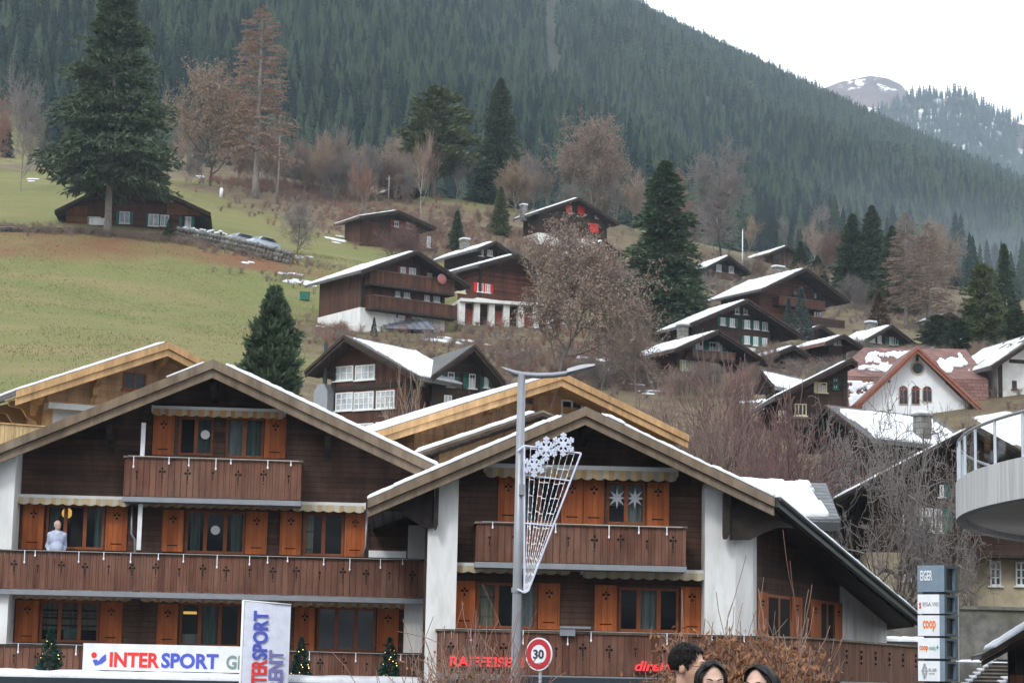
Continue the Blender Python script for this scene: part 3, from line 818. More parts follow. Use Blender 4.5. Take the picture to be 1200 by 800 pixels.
LEAFY2 = bare(13, 5.5, 26, trunk=.1, nmain=13, levels=4, upright=.55, tw=.018, kids=5, leaf=15000, leafsize=.21)
BIRCH  = bare(8, 1.8, 27, trunk=.3, nmain=12, levels=3, upright=.75, tw=.009, kids=6, r0=.09)
SNAG   = bare(9, 4.2, 28, trunk=.2, nmain=11, levels=4, upright=.25, tw=.012, kids=5, curl=.75, r0=.26)
SNAG2  = bare(9, 4.2, 29, trunk=.2, nmain=10, levels=4, upright=.3, tw=.012, kids=4, curl=.8, r0=.24)
SHRUB  = bare(3.4, 2.4, 30, levels=4, upright=.6, tw=.010, kids=4, stems=13, r0=.06, curl=.4)
SHRUB2 = bare(3.4, 2.4, 31, levels=4, upright=.75, tw=.010, kids=4, stems=12, r0=.06, curl=.35)

THICK  = bare(8, 3.0, 33, levels=4, upright=.75, tw=.013, kids=5, stems=12, r0=.12, curl=.4)
THICK2 = bare(8, 3.0, 34, levels=4, upright=.6, tw=.013, kids=5, stems=11, r0=.12, curl=.5)

# ------------------------------------------------------------------ the fir forest on the mountain
def forest(name, n_try, spot, label, lowd, m=None):
    """every fir is a stack of ragged branch skirts; height, girth, turn and tint differ from tree to tree"""
    r = np.random.default_rng(77)
    protos = []
    for k, (T, n) in enumerate([(13, 16)]*6 + [(8, 12)]*6 + [(5, 8)]*6):
        V = []; Fs = []
        for j in range(T):
            f = j/T
            zb = .05 + .90*f; zt = min(1.0, zb + (1-f)*.10 + (.10 if T > 10 else .15))
            rad = .155*(1-f)**.82 + .012
            V.append((0, 0, zt)); c0 = len(V)-1; a0 = r.random()*6
            for i in range(n):
                t = a0 + 6.2832*(i+.5*r.random())/n; q = rad*(.75+.5*r.random() if i % 2 == 0 else .30+.25*r.random())
                V.append((q*math.cos(t), q*math.sin(t), zb - .03*r.random() + (.05*(1-f)+.02)*(1-q/rad)))
            for i in range(n): Fs.append((c0, c0+1+i, c0+1+(i+1) % n))
        protos.append((np.array(V), np.array(Fs)))
    x, y, h, wd = spot(r, n_try)
    z = ground_z(x, y) if lowd is None else lowd(x, y)
    Vs = []; Fs = []; Ts = []; off = 0
    far = np.digitize(y, [640, 860])
    tint = np.clip(.5 + 1.1*fbm(x/55, y/70) + .5*r.normal(size=len(x)), 0, 1)
    for lod in (0, 1, 2):
        for k in range(6):
            V0, F0 = protos[lod*6+k]
            idx = np.nonzero((far == lod) & ((np.arange(len(x)) % 6) == k))[0]
            if not len(idx): continue
            a = r.random(len(idx))*6.283; c, s_ = np.cos(a)[:,None], np.sin(a)[:,None]
            hh = h[idx][:,None]; ww = (h[idx]*wd[idx])[:,None]
            lean = r.normal(size=(len(idx),1))*.02*hh
            vx = (V0[None,:,0]*c - V0[None,:,1]*s_)*ww + x[idx][:,None] + lean*V0[None,:,2]
            vy = (V0[None,:,0]*s_ + V0[None,:,1]*c)*ww + y[idx][:,None]
            vz = V0[None,:,2]*hh + z[idx][:,None] - .2
            Vs.append(np.stack([vx,vy,vz], -1).reshape(-1,3).astype(np.float32))
            Ts.append(np.repeat(tint[idx], len(V0)))
            Fs.append((F0[None] + (np.arange(len(idx))*len(V0))[:,None,None]).reshape(-1,3) + off); off += len(idx)*len(V0)
    me = np_mesh(name, np.concatenate(Vs), np.concatenate(Fs))
    at = me.attributes.new('tint', 'FLOAT', 'POINT'); at.data.foreach_set('value', np.concatenate(Ts).astype(np.float32))
    return tag(link(name, me, m or M['forest']), label, 'forest', kind='stuff')
def mforest():
    m, nt, b = newmat('forest_needles')
    at = N(nt, 'ShaderNodeAttribute', attribute_name='tint')
    c = ramp_mix(nt, at.outputs['Fac'], (0.012,0.025,0.024), (0.054,0.078,0.050), .05, .98)
    nt.links.new(c, b.inputs['Base Color']); b.inputs['Roughness'].default_value = .9; b.inputs['Specular IOR Level'].default_value = .1
    return m
M['forest'] = mforest()

def gully(px, y):
    """open rocky strip in the wood"""
    s = (y-900)/500
    c = 640 - 90*s + 14*np.sin(s*9)
    return np.abs(px-c) < 7 + 9*np.clip(s,0,1)
def spot_main(r, n):
    d = np.sqrt(r.random(n)*(1430**2-385**2)+385**2)
    a = (r.random(n)*2-1)*(.235+30/d)
    x = a*d; px = 600+a*2570
    keep = (fbm(x/40, d/40) > -.20) & ~gully(px, d)
    low = 400 + 25*fbm(px/60, px*0+2.)*2
    keep &= d > low
    x, d, px = x[keep], d[keep], px[keep]
    s = (d-400)/1000
    h = (9.8 - 3.4*s)*(.5+.75*r.random(len(d)) + .35*(r.random(len(d)) > .9))
    return x, d, h, .85+.4*r.random(len(d))
forest('forest', 72000, spot_main, 'dense dark fir forest covering the mountain side', None)

# firs on the far shoulder
def spot_far(r, n):
    V = RB.reshape(-1,3)
    pts = V[r.integers(0, len(V), n)]
    # gather in stands along the crest
    px = 600 + pts[:,0]/pts[:,1]*2570
    s = (2350-pts[:,1])/600
    keep = (s < .55) & ((fbm(px/18., s*6.) > -.02 - .6*np.clip(s-.04,0,.25)/.25) | ((px > 1112) & (px < 1150) & (r.random(n) < .5)))
    global _farz
    pts = pts[keep]; _farz = pts[:,2]
    return pts[:,0]+r.normal(size=len(pts))*6, pts[:,1], 9+9*r.random(len(pts)), 1.1+.4*r.random(len(pts))
forest('distant_forest', 16000, spot_far, 'bluish firs standing on the far alpine shoulder', lambda x, y: _farz)
# ------------------------------------------------------------------ building frames
class Frame:
    """local axes: x along the facade (to the right), y into the house, z up; origin on the facade plane"""
    def __init__(s, O, yaw_deg, zb=None):
        s.O = Vector((O[0], O[1], 0)); s.th = R(yaw_deg)
        s.t = Vector((math.cos(s.th), math.sin(s.th), 0)); s.b = Vector((-math.sin(s.th), math.cos(s.th), 0))
        s.zb = O[2] if zb is None else zb
        s.loc = (O[0], O[1], s.zb)
    def un(s, px, py, v=0.0):
        r = ray(px, py)
        k = ((s.O - CAM).dot(s.b) + v) / r.dot(s.b)
        p = CAM + r*k
        return (p - s.O).dot(s.t), p.z - s.zb
    def rect(s, q, v=0.0):
        x0, y0, x1, y1 = q
        ym = (y0+y1)/2; xm = (x0+x1)/2
        return s.un(x0, ym, v)[0], s.un(x1, ym, v)[0], s.un(xm, y1, v)[1], s.un(xm, y0, v)[1]
    def w(s, u, v, z):
        return s.O + s.t*u + s.b*v + Vector((0,0,s.zb+z))
    def v_at(s, px, u, z):
        """depth v at which the line (u, ., z) is seen in column px"""
        lo, hi = -5.0, 60.0
        f = lambda v: proj(s.w(u, v, z))[0] - px
        a, b_ = f(lo), f(hi)
        if a*b_ > 0: return None
        for _ in range(50):
            m = (lo+hi)/2
            if f(m)*a > 0: lo = m
            else: hi = m
        return (lo+hi)/2

def boolean_cut(o, cuts):
    """cut boxes out of a mesh object"""
    c = MB()
    for q in cuts: c.box(*q)
    co = c.build('cut', None, o.parent)
    bpy.context.view_layer.update()
    md = o.modifiers.new('b', 'BOOLEAN'); md.operation = 'DIFFERENCE'; md.object = co; md.solver = 'EXACT'
    dg = bpy.context.evaluated_depsgraph_get()
    me = bpy.data.meshes.new_from_object(o.evaluated_get(dg))
    o.modifiers.clear(); old = o.data; o.data = me
    bpy.data.meshes.remove(old); bpy.data.objects.remove(co)

def leaves_shutter(fr, root, q, m='shutter', v=-.05, cut=True):
    u0, u1, z0, z1 = fr.rect(q, v)
    b = MB(); b.box(u0, u1, v, v+.045, z0, z1)
    for zz in (z0+.1*(z1-z0), z1-.1*(z1-z0)): pass
    b.box(u0, u0+.05, v-.012, v, z0, z1); b.box(u1-.05, u1, v-.012, v, z0, z1)
    b.box(u0+.05, u1-.05, v-.012, v, z0, z0+.06); b.box(u0+.05, u1-.05, v-.012, v, z1-.06, z1)
    s = b.build('shutter', M[m], root)
    if cut:
        c = MB(); um = (u0+u1)/2; zt = z0+.79*(z1-z0)
        c.box(um-.095, um-.02, v-.006, v-.002, zt-.028, zt+.028); c.box(um+.02, um+.095, v-.006, v-.002, zt-.028, zt+.028)
        c.box(um-.022, um+.022, v-.007, v-.003, zt+.03, zt+.085); c.box(um-.025, um+.025, v-.007, v-.003, zt-.13, zt-.065)
        c.box(um-.15, um+.15, v-.006, v-.002, z0+.15*(z1-z0)-.014, z0+.15*(z1-z0)+.014)
        c.build('cutout_pattern', M['cutout'], s)
    return s

def casement(fr, root, q, fm='frame_orange', n=2, inside=(), v=.10, fw=.07, glass='glass', rows=1, depth=.55, widths=None):
    """recessed window: frame, glass panes, what hangs behind them; inside = list of (f0,f1,material,g0,g1)"""
    u0, u1, z0, z1 = fr.rect(q, 0)
    b = MB()
    b.box(u0, u0+fw, v, v+.07, z0, z1); b.box(u1-fw, u1, v, v+.07, z0, z1)
    b.box(u0+fw, u1-fw, v, v+.07, z0, z0+fw); b.box(u0+fw, u1-fw, v, v+.07, z1-fw, z1)
    for i in range(1, n):
        um = u0 + (u1-u0)*(i/n if widths is None else widths[i-1]); b.box(um-fw*.75, um+fw*.75, v-.01, v+.06, z0+fw, z1-fw)
    for i in range(1, rows):
        zm = z0+(z1-z0)*i/rows; b.box(u0+fw, u1-fw, v+.01, v+.05, zm-.02, zm+.02)
    win = b.build('window', M[fm], root)
    MB().box(u0+fw*.5, u1-fw*.5, v+.03, v+.036, z0+fw*.5, z1-fw*.5).build('pane', M[glass], win)
    MB().box(u0-.02, u1+.02, depth-.03, depth-.01, z0-.02, z1+.02).build('room_back', M['room'], win)
    for (f0, f1, mm, g0, g1) in inside:
        a, c = u0+(u1-u0)*f0, u0+(u1-u0)*f1
        # gathered cloth: a wavy sheet
        k = max(4, int((c-a)/.035)); me = MB(); vs = []; fs = []
        for i in range(k+1):
            uu = a+(c-a)*i/k; yy = v+.16+.025*math.sin(i*1.7)
            vs += [(uu, yy, z0+(z1-z0)*g0), (uu, yy, z0+(z1-z0)*g1)]
        for i in range(k): fs.append((2*i, 2*i+2, 2*i+3, 2*i+1))
        me.add(vs, fs).build('curtain', M[mm], win)
    return win, (u0, u1, z0, z1)

def cutbox(fr, q, depth=.55):
    u0, u1, z0, z1 = fr.rect(q, 0); return (u0, u1, -.5, depth, z0, z1)

def awning(fr, root, q, v=-.45, m='awning', case=.10):
    """folded sun blind: aluminium cassette and a scalloped striped valance hanging from it"""
    u0, u1, z0, z1 = fr.rect(q, v)
    h = z1-z0
    b = MB(); b.box(u0, u1, v+.02, -.02, z1-h*.38, z1); b.box(u0-.04, u0, v, -.02, z1-h*.6, z1+.01); b.box(u1, u1+.04, v, -.02, z1-h*.6, z1+.01)
    a = b.build('awning', M['awning_case'], root)
    n = max(3, int(round((u1-u0)/.31))); w_ = (u1-u0)/n; poly = [(u0, z1-h*.3)]
    for i in range(n):
        for k in range(6):
            t = k/6; poly.append((u0+w_*(i+t), z0+h*.16*(1-math.sin(math.pi*t))*1.0))
    poly.append((u1, z0+h*.16)); poly.append((u1, z1-h*.3))
    MB().prism(poly, v-.005, v+.015).build('valance', M[m], a)
    return a

def balcony(fr, root, q, v, depth, m='balcony', returns=(True, True), motifs=True, step=.17, floor_m='metal_grey', seed=1):
    """boarded railing front with cut-outs, hand rail, returns to the wall, floor slab"""
    r = random.Random(seed)
    u0, u1, z0, z1 = fr.rect(q, v)
    b = MB(); n = int((u1-u0)/step)
    for i in range(n):
        a = u0+(u1-u0)*i/n; c = u0+(u1-u0)*(i+1)/n
        b.box(a+.004, c-.004, v+r.random()*.006, v+.03, z0+r.uniform(0,.012), z1-.05)
    for k, side in enumerate((u0, u1)):
        if returns[k]:
            m_ = max(1, int(depth/step))
            for i in range(m_):
                b.box(side-.015 if k else side, side if k else side+.015, v+.035+(depth-.035)*i/m_+.004, v+.035+(depth-.035)*(i+1)/m_-.004, z0, z1-.05)
    bal = b.build('balcony', M[m], root)
    rl = MB(); rl.box(u0-.03, u1+.03, v-.05, v+.08, z1-.05, z1)
    for k, side in enumerate((u0, u1)):
        if returns[k]: rl.box(side-.05, side+.03, v+.08, v+depth, z1-.05, z1-.002)
    rl.box(u0, u1, v+.03, v+.09, z0+.12, z0+.22)
    rl.build('hand_rail', M['verge' if m != 'rail_light' else 'beam_light'], bal)
    MB().box(u0-.02, u1+.02, v-.01, v+depth, z0-.15, z0-.012).build('floor_slab', M[floor_m], bal)
    if motifs:
        c = MB(); k = int((u1-u0)/.62)
        for i in range(k):
            um = u0+(u1-u0)*(i+.5)/k; zc = z0+(z1-z0)*(.60+.03*(i%2)); y0, y1 = v-.006, v-.001
            if (i+seed) % 3 == 2:
                c.box(um-.03, um+.03, y0, y1, zc-.03, zc+.03); c.box(um-.012, um+.012, y0, y1, zc-.2, zc-.06)
                continue
            def disc(x, z, rr): c.prism([(x+rr*math.cos(t*math.pi/4), z+rr*math.sin(t*math.pi/4)) for t in range(8)], y0, y1)
            disc(um-.06, zc, .036); disc(um+.06, zc, .036); disc(um, zc+.085, .032); c.box(um-.014, um+.014, y0, y1, zc-.21, zc-.04); disc(um, zc+.0, .02)
            disc(um, zc-.27, .018)
        c.build('cutout_pattern', M['cutout'], bal)
    return bal, (u0, u1, z0, z1)

def bracket(fr, root, px, py0, py1, v0, m='beam_dark', w_=.16):
    """carved purlin end with a stepped knee brace against the wall; py0 top, py1 foot"""
    u, zt = fr.un(px, py0, v0); _, zf = fr.un(px, py1, 0)
    h = zt-zf
    prof = [(v0+.02, zt), (v0, zt-.10), (v0+.06, zt-.26), (v0+.22, zt-.30), (v0*.62, zt-.42), (v0*.55, zt-h*.42), (v0*.34, zt-h*.5), (v0*.3, zt-h*.72), (v0*.1, zt-h*.8), (-.002, zf), (-.002, zt)]
    b = MB(); n = len(prof)
    vs = [(u-w_/2, y, z) for y, z in prof] + [(u+w_/2, y, z) for y, z in prof]
    fs = [tuple(range(n)), tuple(range(2*n-1, n-1, -1))] + [(i, i+n, (i+1)%n+n, (i+1)%n) for i in range(n)]
    b.add(vs, fs); return b.build('bracket', M[m], root)

def snow_sheet(name, quad, root, seed=0, th=.10, cover=.62, edge=.0, nx=40, ny=20, lift=.006, ragged=.22):
    """quad: four 3D corners a(eave0) b(eave1) c(ridge1) d(ridge0) on the roof; a lumpy blanket, melted away at ragged edges"""
    a, b, c, d = [Vector(q) for q in quad]; L = Lattice(seed+100)
    up = (b-a).cross(d-a).normalized()
    if up.z < 0: up = -up
    top = {}; V = []; Fs = []
    I = np.arange(nx+1)/nx; J = np.arange(ny+1)/ny
    def q(s, t): return (a.lerp(b, s)).lerp(d.lerp(c, s), t)
    keep = np.zeros((nx, ny), bool)
    for i in range(nx):
        for j in range(ny):
            s, t = (i+.5)/nx, (j+.5)/ny
            nzv = float(fbm(np.array(s*5.), np.array(t*4.), L)) + float(fbm(np.array(s*15.), np.array(t*10.), L))*.18
            e = min(s, 1-s, t*1.0+edge, 1-t)/ragged
            keep[i, j] = nzv*.9 + min(e, 1)*.75 > 1.0-cover
    for i in range(nx):
        for j in range(ny):
            if not keep[i, j]: continue
            # a thick tile with rounded rim: verts shared through dict
            ids = []
            for (ii, jj) in ((i,j),(i+1,j),(i+1,j+1),(i,j+1)):
                kk = (ii, jj)
                if kk not in top:
                    nb = [keep[x, y] for x in (ii-1, ii) for y in (jj-1, jj) if 0 <= x < nx and 0 <= y < ny]
                    full = len(nb) == 4 and all(nb)
                    p = q(ii/nx, jj/ny)
                    h = th*(.75+.5*float(fbm(np.array(ii*.35), np.array(jj*.5), L)+.47)) if full else th*.5
                    n0 = len(V); V.append(p + up*(h+lift)); V.append(p + up*lift*.5); top[kk] = n0
                ids.append(top[kk])
            Fs.append(tuple(ids))
            for e_, (di, dj) in enumerate(((0,-1),(1,0),(0,1),(-1,0))):
                x, y = i+di, j+dj
                if not (0 <= x < nx and 0 <= y < ny) or not keep[x, y]:
                    p0, p1 = ids[e_], ids[(e_+1) % 4]; Fs.append((p0, p0+1, p1+1, p1))
    if not V: return None
    mb = MB(); mb.add(V, Fs); return mb.build(name, M['snow'], root, True)

# ------------------------------------------------------------------ left shop chalet (the larger brown gable)
A = Frame(P(250, 700, 63), 4, zb=-1.25)
rootA = empty('timber_chalet', A.loc, 'large brown chalet with two long boarded balconies and a white sports shop banner', 'chalet', rz=A.th)
OV = -1.7
ua, za = A.un(250, 421, OV); ur, zr = A.un(513, 546, OV)
pit = (za-zr)/(ur-ua); ul, zl = ua-(ur-ua)*1.10, za-(ur-ua)*1.10*pit
def gable_roof(fr, root, ua, za, ul, zl, ur, zr, ov, back, th, roofm, vergem, vh, vt=.07, soffit='soffit'):
    b = MB()
    b.slab([(ul, ov, zl), (ua, ov, za), (ua, back, za), (ul, back, zl)], th)
    b.slab([(ua, ov, za), (ur, ov, zr), (ur, back, zr), (ua, back, za)], th)
    rf = b.build('roof', M[roofm], root)
    s = MB()
    for (x0, q0, x1, q1) in ((ul, zl, ua, za), (ua, za, ur, zr)):
        s.slab([(x0, ov+.06, q0-th-.004), (x1, ov+.06, q1-th-.004), (x1, -.004, q1-th-.004), (x0, -.004, q0-th-.004)], .05)
    s.build('soffit', M[soffit], rf)
    v = MB()
    def board(x0, q0, x1, q1, y0, y1, top, hgt):
        v.add([(x0,y0,q0-top),(x1,y0,q1-top),(x1,y0,q1-top-hgt),(x0,y0,q0-top-hgt),(x0,y1,q0-top),(x1,y1,q1-top),(x1,y1,q1-top-hgt),(x0,y1,q0-top-hgt)],
              [(3,2,1,0),(4,5,6,7),(0,1,5,4),(1,2,6,5),(2,3,7,6),(3,0,4,7)])
    for (x0, q0, x1, q1) in ((ul, zl, ua, za), (ua, za, ur, zr)):
        board(x0, q0, x1, q1, ov-vt*2.2, ov-.003, .02, vh*.5)
        board(x0, q0, x1, q1, ov-vt*.6, ov+.05, .02+vh*.53, vh*.47)
    vb = v.build('verge_board', M[vergem], rf)
    return rf, vb
RT_ = .22
rfA, _ = gable_roof(A, rootA, ua, za, ul, zl, ur, zr, OV, 12.0, RT_, 'roof_grey', 'verge', .50)
wl, _ = A.un(4, 640, 0); wr, _ = A.un(497, 640, 0)
zof = lambda u: za - RT_ - abs(u-ua)*pit - .06
wallA = MB().prism([(wl, 0), (wr, 0), (wr, zof(wr)), (ua, zof(ua)), (wl, zof(wl))], 0, 11.5).build('wall', M['plank_dark'], rootA)
A_win = {  # rect : (frame, n, inside)
 'top1': ((209,488,250,533), 2, [(.55,.98,'curtain_teal',.02,.98)]),
 'top2': ((264,489,309,536), 2, [(.02,.46,'curtain',.02,.98),(.54,.98,'curtain_teal',.02,.98)]),
 'mid1': ((53,591,122,643), 3, [(.05,.2,'curtain_teal',.02,.98),(.82,.99,'curtain_teal',.0,.98)]),
 'mid2': ((217,598,287,648), 3, [(.08,.24,'curtain_teal',.02,.98),(.76,.93,'curtain_teal',.02,.98)]),
 'mid3': ((355,600,403,651), 2, [(.03,.25,'curtain_beige',.02,.98),(.0,.0,'curtain',0,0)]),
 'low1': ((46,703,116,752), 3, [(.03,.97,'curtain_beige',.30,.98)]),
 'low2': ((210,706,281,757), 3, [(.36,.62,'curtain_teal',.05,.98)]),
 'low3': ((371,711,440,763), 3, [(.03,.3,'curtain',.02,.5)]),
}
boolean_cut(wallA, [cutbox(A, q[0]) for q in A_win.values()])
for k, (q, n, ins) in A_win.items():
    ins = [i for i in ins if i[1] > i[0]]
    win, (u0, u1, z0, z1) = casement(A, rootA, q, 'frame_orange', n, ins, glass='glass_dark' if k == 'low3' else 'glass')
    if k == 'mid1':   # yellow globe lamp in the open room
        g = MB().ell((u0+(u1-u0)*.33, .36, z1-.22), .15, 16, 10).build('globe_lamp', M['globe'], win, True)
        MB().box(u0+(u1-u0)*.43, u0+(u1-u0)*.62, .125, .20, z0+.03, z1-.08).build('open_gap', M['room'], win)
    if k in ('top1', 'mid2'):
        uu = u0+(u1-u0)*(.76 if k == 'top1' else .5); zz = z0+(z1-z0)*.55
        MB().prism([(uu+.13*math.cos(t*.3142), zz+.13*math.sin(t*.3142)) for t in range(20)], .115, .127).build('paper_disc', M['white_paint'], win)
    if k == 'low1':
        for f in (.38,.56,.74): MB().box(u0+.05, u1-.05, .22, .38, z0+(z1-z0)*f, z0+(z1-z0)*f+.05).build('shelf', M['beam_dark'], win)
        MB().box(u0+(u1-u0)*.40, u0+(u1-u0)*.64, .20, .3, z0+.02, z0+(z1-z0)*.33).build('screen', M['curtain_teal'], win)
    if k == 'low2':
        MB().box(u0+(u1-u0)*.05, u0+(u1-u0)*.27, .24, .3, z0+(z1-z0)*.74, z0+(z1-z0)*.80).build('ceiling_lamp', M['globe'], win)
        MB().box(u0+(u1-u0)*.05, u0+(u1-u0)*.3, .24, .34, z0+.02, z0+(z1-z0)*.28).build('display_table', M['curtain'], win)
for q in [(179,487,204,533),(310,489,335,537),(26,590,51,643),(124,592,149,645),(190,597,215,646),(288,599,313,649),(328,599,353,650),(404,601,428,652),
          (18,703,45,752),(117,705,143,754),(184,707,208,756),(345,711,369,762),(442,713,467,763)]:
    leaves_shutter(A, rootA, q)
for i, (q, m_) in enumerate([((179,477,333,489),'awning'),((21,580,152,592),'awning_pale'),((163,583,340,596),'awning'),((343,588,427,600),'awning_pale'),
             ((10,690,153,703),'awning'),((165,693,340,707),'awning'),((326,698,478,712),'awning')]):
    awning(A, rootA, q, -.5, m_)
balA1, _ = balcony(A, rootA, (145,536.5,353,583.5), -1.25, 1.25, seed=2)
balA2, rA2 = balcony(A, rootA, (-26,649,497,694.5), -1.45, 1.45, seed=3, returns=(True, False))
balA3, rA3 = balcony(A, rootA, (-26,759,498,795), -1.45, 1.45, seed=4, returns=(True, False))
# white gable-end walls that carry the roof in front
pl = MB(); u0, _ = A.un(-26, 640, 0); u1, z1 = A.un(20.5, 545, -.9)
pl.prism([(u0, 0), (u1, 0), (u1, zof(u1)), (u0, zof(u0))], -1.2, -.003); pl.build('side_wall', M['plaster'], rootA)
pr = MB(); u0, _ = A.un(474, 700, 0); u1, _ = A.un(530, 700, 0); _, zt = A.un(490, 700, 0)
pr.box(u0, u1, -.9, -.003, 0, zt); pr.build('side_wall', M['plaster'], rootA)
pr = MB(); u0, u1, z0, z1 = A.rect((478,625,530,655), 0); pr.box(u0, u1, -.4, -.004, z0, z1+.2).build('wall_panel', M['plaster'], rootA)
u0, u1, z0, z1 = A.rect((432,645,476,653), -1.0); MB().box(u0, u1, -1.0, -.96, z0, z1).build('wind_screen', M['white_paint'], rootA)
for px, a, b_ in ((128,496,531),(250,447,478),(384,507,541)): bracket(A, rootA, px, a, b_, -1.0)
pu = MB()
for px in (128, 250, 384):
    u = A.un(px, 500, 0)[0]; MB().box(u-.11, u+.11, OV+.1, -.003, zof(u)-.16, zof(u)-.0).build('purlin', M['beam_dark'], rfA)

for q in [(165,495,170,534),(161,590,166,644)]:
    u0, u1, z0, z1 = A.rect(q, -.9); MB().box(u0, u1, -.9, -.82, z0, z1).build('post', M['white_paint'], rootA)
dp = MB(); pts = [A.un(155,592,-.2), A.un(154,625,-.2), A.un(158,632,-.2), A.un(158,690,-.2)]
dp.tube([(u, -.2, z) for u, z in pts], .035, 8).build('down_pipe', M['metal_grey'], rootA, True)
dp = MB(); pts = [A.un(430,596,-.2), A.un(429,640,-.2), A.un(424,652,-.2)]
dp.tube([(u, -.2, z) for u, z in pts], .04, 8).build('down_pipe', M['metal_grey'], rootA, True)
# ground floor and the snow covered shop canopy
u0, u1, z0, z1 = A.rect((-30,796,500,803), -3.2)
cy = MB(); cy.box(u0, u1, -3.4, -.003, z1-.32, z1-.02); CANZ = z1-.02
cano = cy.build('shop_canopy', M['steel_dark'], rootA)
snow_sheet('snow_cover', [(u0,-3.4,CANZ),(u1,-3.4,CANZ),(u1,-.1,CANZ),(u0,-.1,CANZ)], cano, 5, .20, .95, .3, 60, 10, ragged=.06)
sb = MB(); 
for k in range(9): 
    x = u0+(u1-u0)*(k+.5)/9; MB().box(x-.9, x+.9, -1.0, -.95, .3, z1-.8).build('shop_window', M['pane_dark'], rootA)
snow_sheet('snow_cover', [(ul,OV-.08,zl),(ul,11.8,zl),(ua-.25,11.8,za-.25*pit),(ua-.25,OV-.08,za-.25*pit)], rfA, 6, .07, .35, .2, 40, 40, ragged=.02)
snow_sheet('snow_cover', [(ur,OV-.1,zr),(ur,11.8,zr),(ua+.35,11.8,za-.35*pit),(ua+.35,OV-.1,za-.35*pit)], rfA, 8, .11, .88, .4, 40, 60, ragged=.015)
snow_sheet('snow_cover', [(ur,OV-.125,zr),(ur,OV+.6,zr),(ua+.9,OV+.6,za-.9*pit),(ua+.9,OV-.125,za-.9*pit)], rfA, 9, .10, .9, .5, 6, 90, ragged=.02)

# banner on the lower balcony
BV = -1.45-.10
u0, u1, z0, z1 = A.rect((97,771-15.5,335,771+15.5), BV)
ban = empty('shop_banner', A.w((u0+u1)/2, BV, z0), 'long white banner with red and blue lettering on the lower balcony', 'banner', rz=A.th)
du, dz = (u0+u1)/2, z0
MB().box(u0-du, u1-du, 0, .04, 0, z1-z0).build('panel', M['sign_white'], ban)
def tb(s, m, q, v=BV, d=None, **k):
    a, b_, c, e = A.rect(q, v); return text_mesh(s, M[m], 'lettering', ban, a-du, b_-du, c-dz, e-dz, -.003, .012, **k)
tb('INTER', 'red_text', (128.5,764,187,781.5), bold=.035)
tb('SPORT', 'blue_text', (189,765,256,783), bold=.035)
tb('GR', 'grey_text', (265,767.5,290,784), bold=.03)
a, b_, c, e = A.rect((107,763.5,113.5,770.5), BV); lg = MB()
lg.prism([((a+b_)/2-du+(b_-a)/2*math.cos(t*.3927), (c+e)/2-dz+(e-c)/2*math.sin(t*.3927)) for t in range(16)], -.015, -.003); lg.build('emblem_dot', M['red_text'], ban)
pts = [A.un(*p, BV) for p in ((108.5,773),(113,772),(115.5,774),(119,769.5),(124,765.5),(124.5,773),(119.5,777),(115,778.5),(111.5,779.5))]
MB().prism([(x-du, z-dz) for x, z in pts], -.015, -.003).build('emblem_swoosh', M['blue_text'], ban)

# ------------------------------------------------------------------ right bank chalet
B = Frame(P(690, 700, 56.5), 2.5, zb=-1.25)
rootB = empty('timber_chalet', B.loc, 'brown chalet behind the street lamp with white side walls and orange shutters', 'chalet', rz=B.th)
OB = -1.6
ub, zbb = B.un(686, 476, OB); ulB, zlB = B.un(431, 582, OB); c1u, c1z = B.un(907, 584, OB)
pB = ((zbb-zlB)/(ub-ulB) + (zbb-c1z)/(c1u-ub))/2
zlB = zbb-(ub-ulB)*pB; c1z = zbb-(c1u-ub)*pB
# the right slope is cut back along a diagonal
def on_roof(px, lo=c1u, hi=c1u+9):
    best = None
    for k in range(400):
        # point on the roof plane along the diagonal direction seen in column px
        s = k*.03; u = c1u+.53*s; v = OB+.85*s; z = zbb-(u-ub)*pB
        x = proj(B.w(u, v, z))[0]
        if x >= px: return u, v, z
    return u, v, z
d2 = on_roof(1075)
b = MB()
b.slab([(ulB, OB, zlB), (ub, OB, zbb), (ub, 12, zbb), (ulB, 12, zlB)], .22)
b.slab([(ub, OB, zbb), (c1u, OB, c1z), d2, (d2[0], 12, d2[2]), (ub, 12, zbb)], .22)
rfB = b.build('roof', M['roof_grey'], rootB)
s = MB()
s.slab([(ulB, OB+.06, zlB-.226), (ub, OB+.06, zbb-.226), (ub, -.004, zbb-.226), (ulB, -.004, zlB-.226)], .05)
s.slab([(ub, OB+.06, zbb-.226), (c1u-.05, OB+.06, c1z-.226), (d2[0]-.1, d2[1], d2[2]-.226), (d2[0]-.1, 12, d2[2]-.226), (ub, 12, zbb-.226)], .05)
s.build('soffit', M['soffit'], rfB)
v = MB()
def board(v, x0, q0, x1, q1, y0, y1, top, hgt):
    v.add([(x0,y0,q0-top),(x1,y0,q1-top),(x1,y0,q1-top-hgt),(x0,y0,q0-top-hgt),(x0,y1,q0-top),(x1,y1,q1-top),(x1,y1,q1-top-hgt),(x0,y1,q0-top-hgt)],
              [(3,2,1,0),(4,5,6,7),(0,1,5,4),(1,2,6,5),(2,3,7,6),(3,0,4,7)])
for (x0, q0, x1, q1) in ((ulB, zlB, ub, zbb), (ub, zbb, c1u, c1z)):
    board(v, x0, q0, x1, q1, OB-.15, OB-.003, .02, .23); board(v, x0, q0, x1, q1, OB-.04, OB+.05, .265, .20)
v.build('verge_board', M['verge'], rfB)
dg_ = Vector(d2)-Vector((c1u, OB, c1z)); p0 = Vector((c1u, OB, c1z-.12)); p1 = Vector(d2)-Vector((0,0,.12))
side = Vector((.85,-.53,0))*.07
MB().bar(p0+side, p1+side, .14, .26).build('eave_board', M['gutter'], rfB)
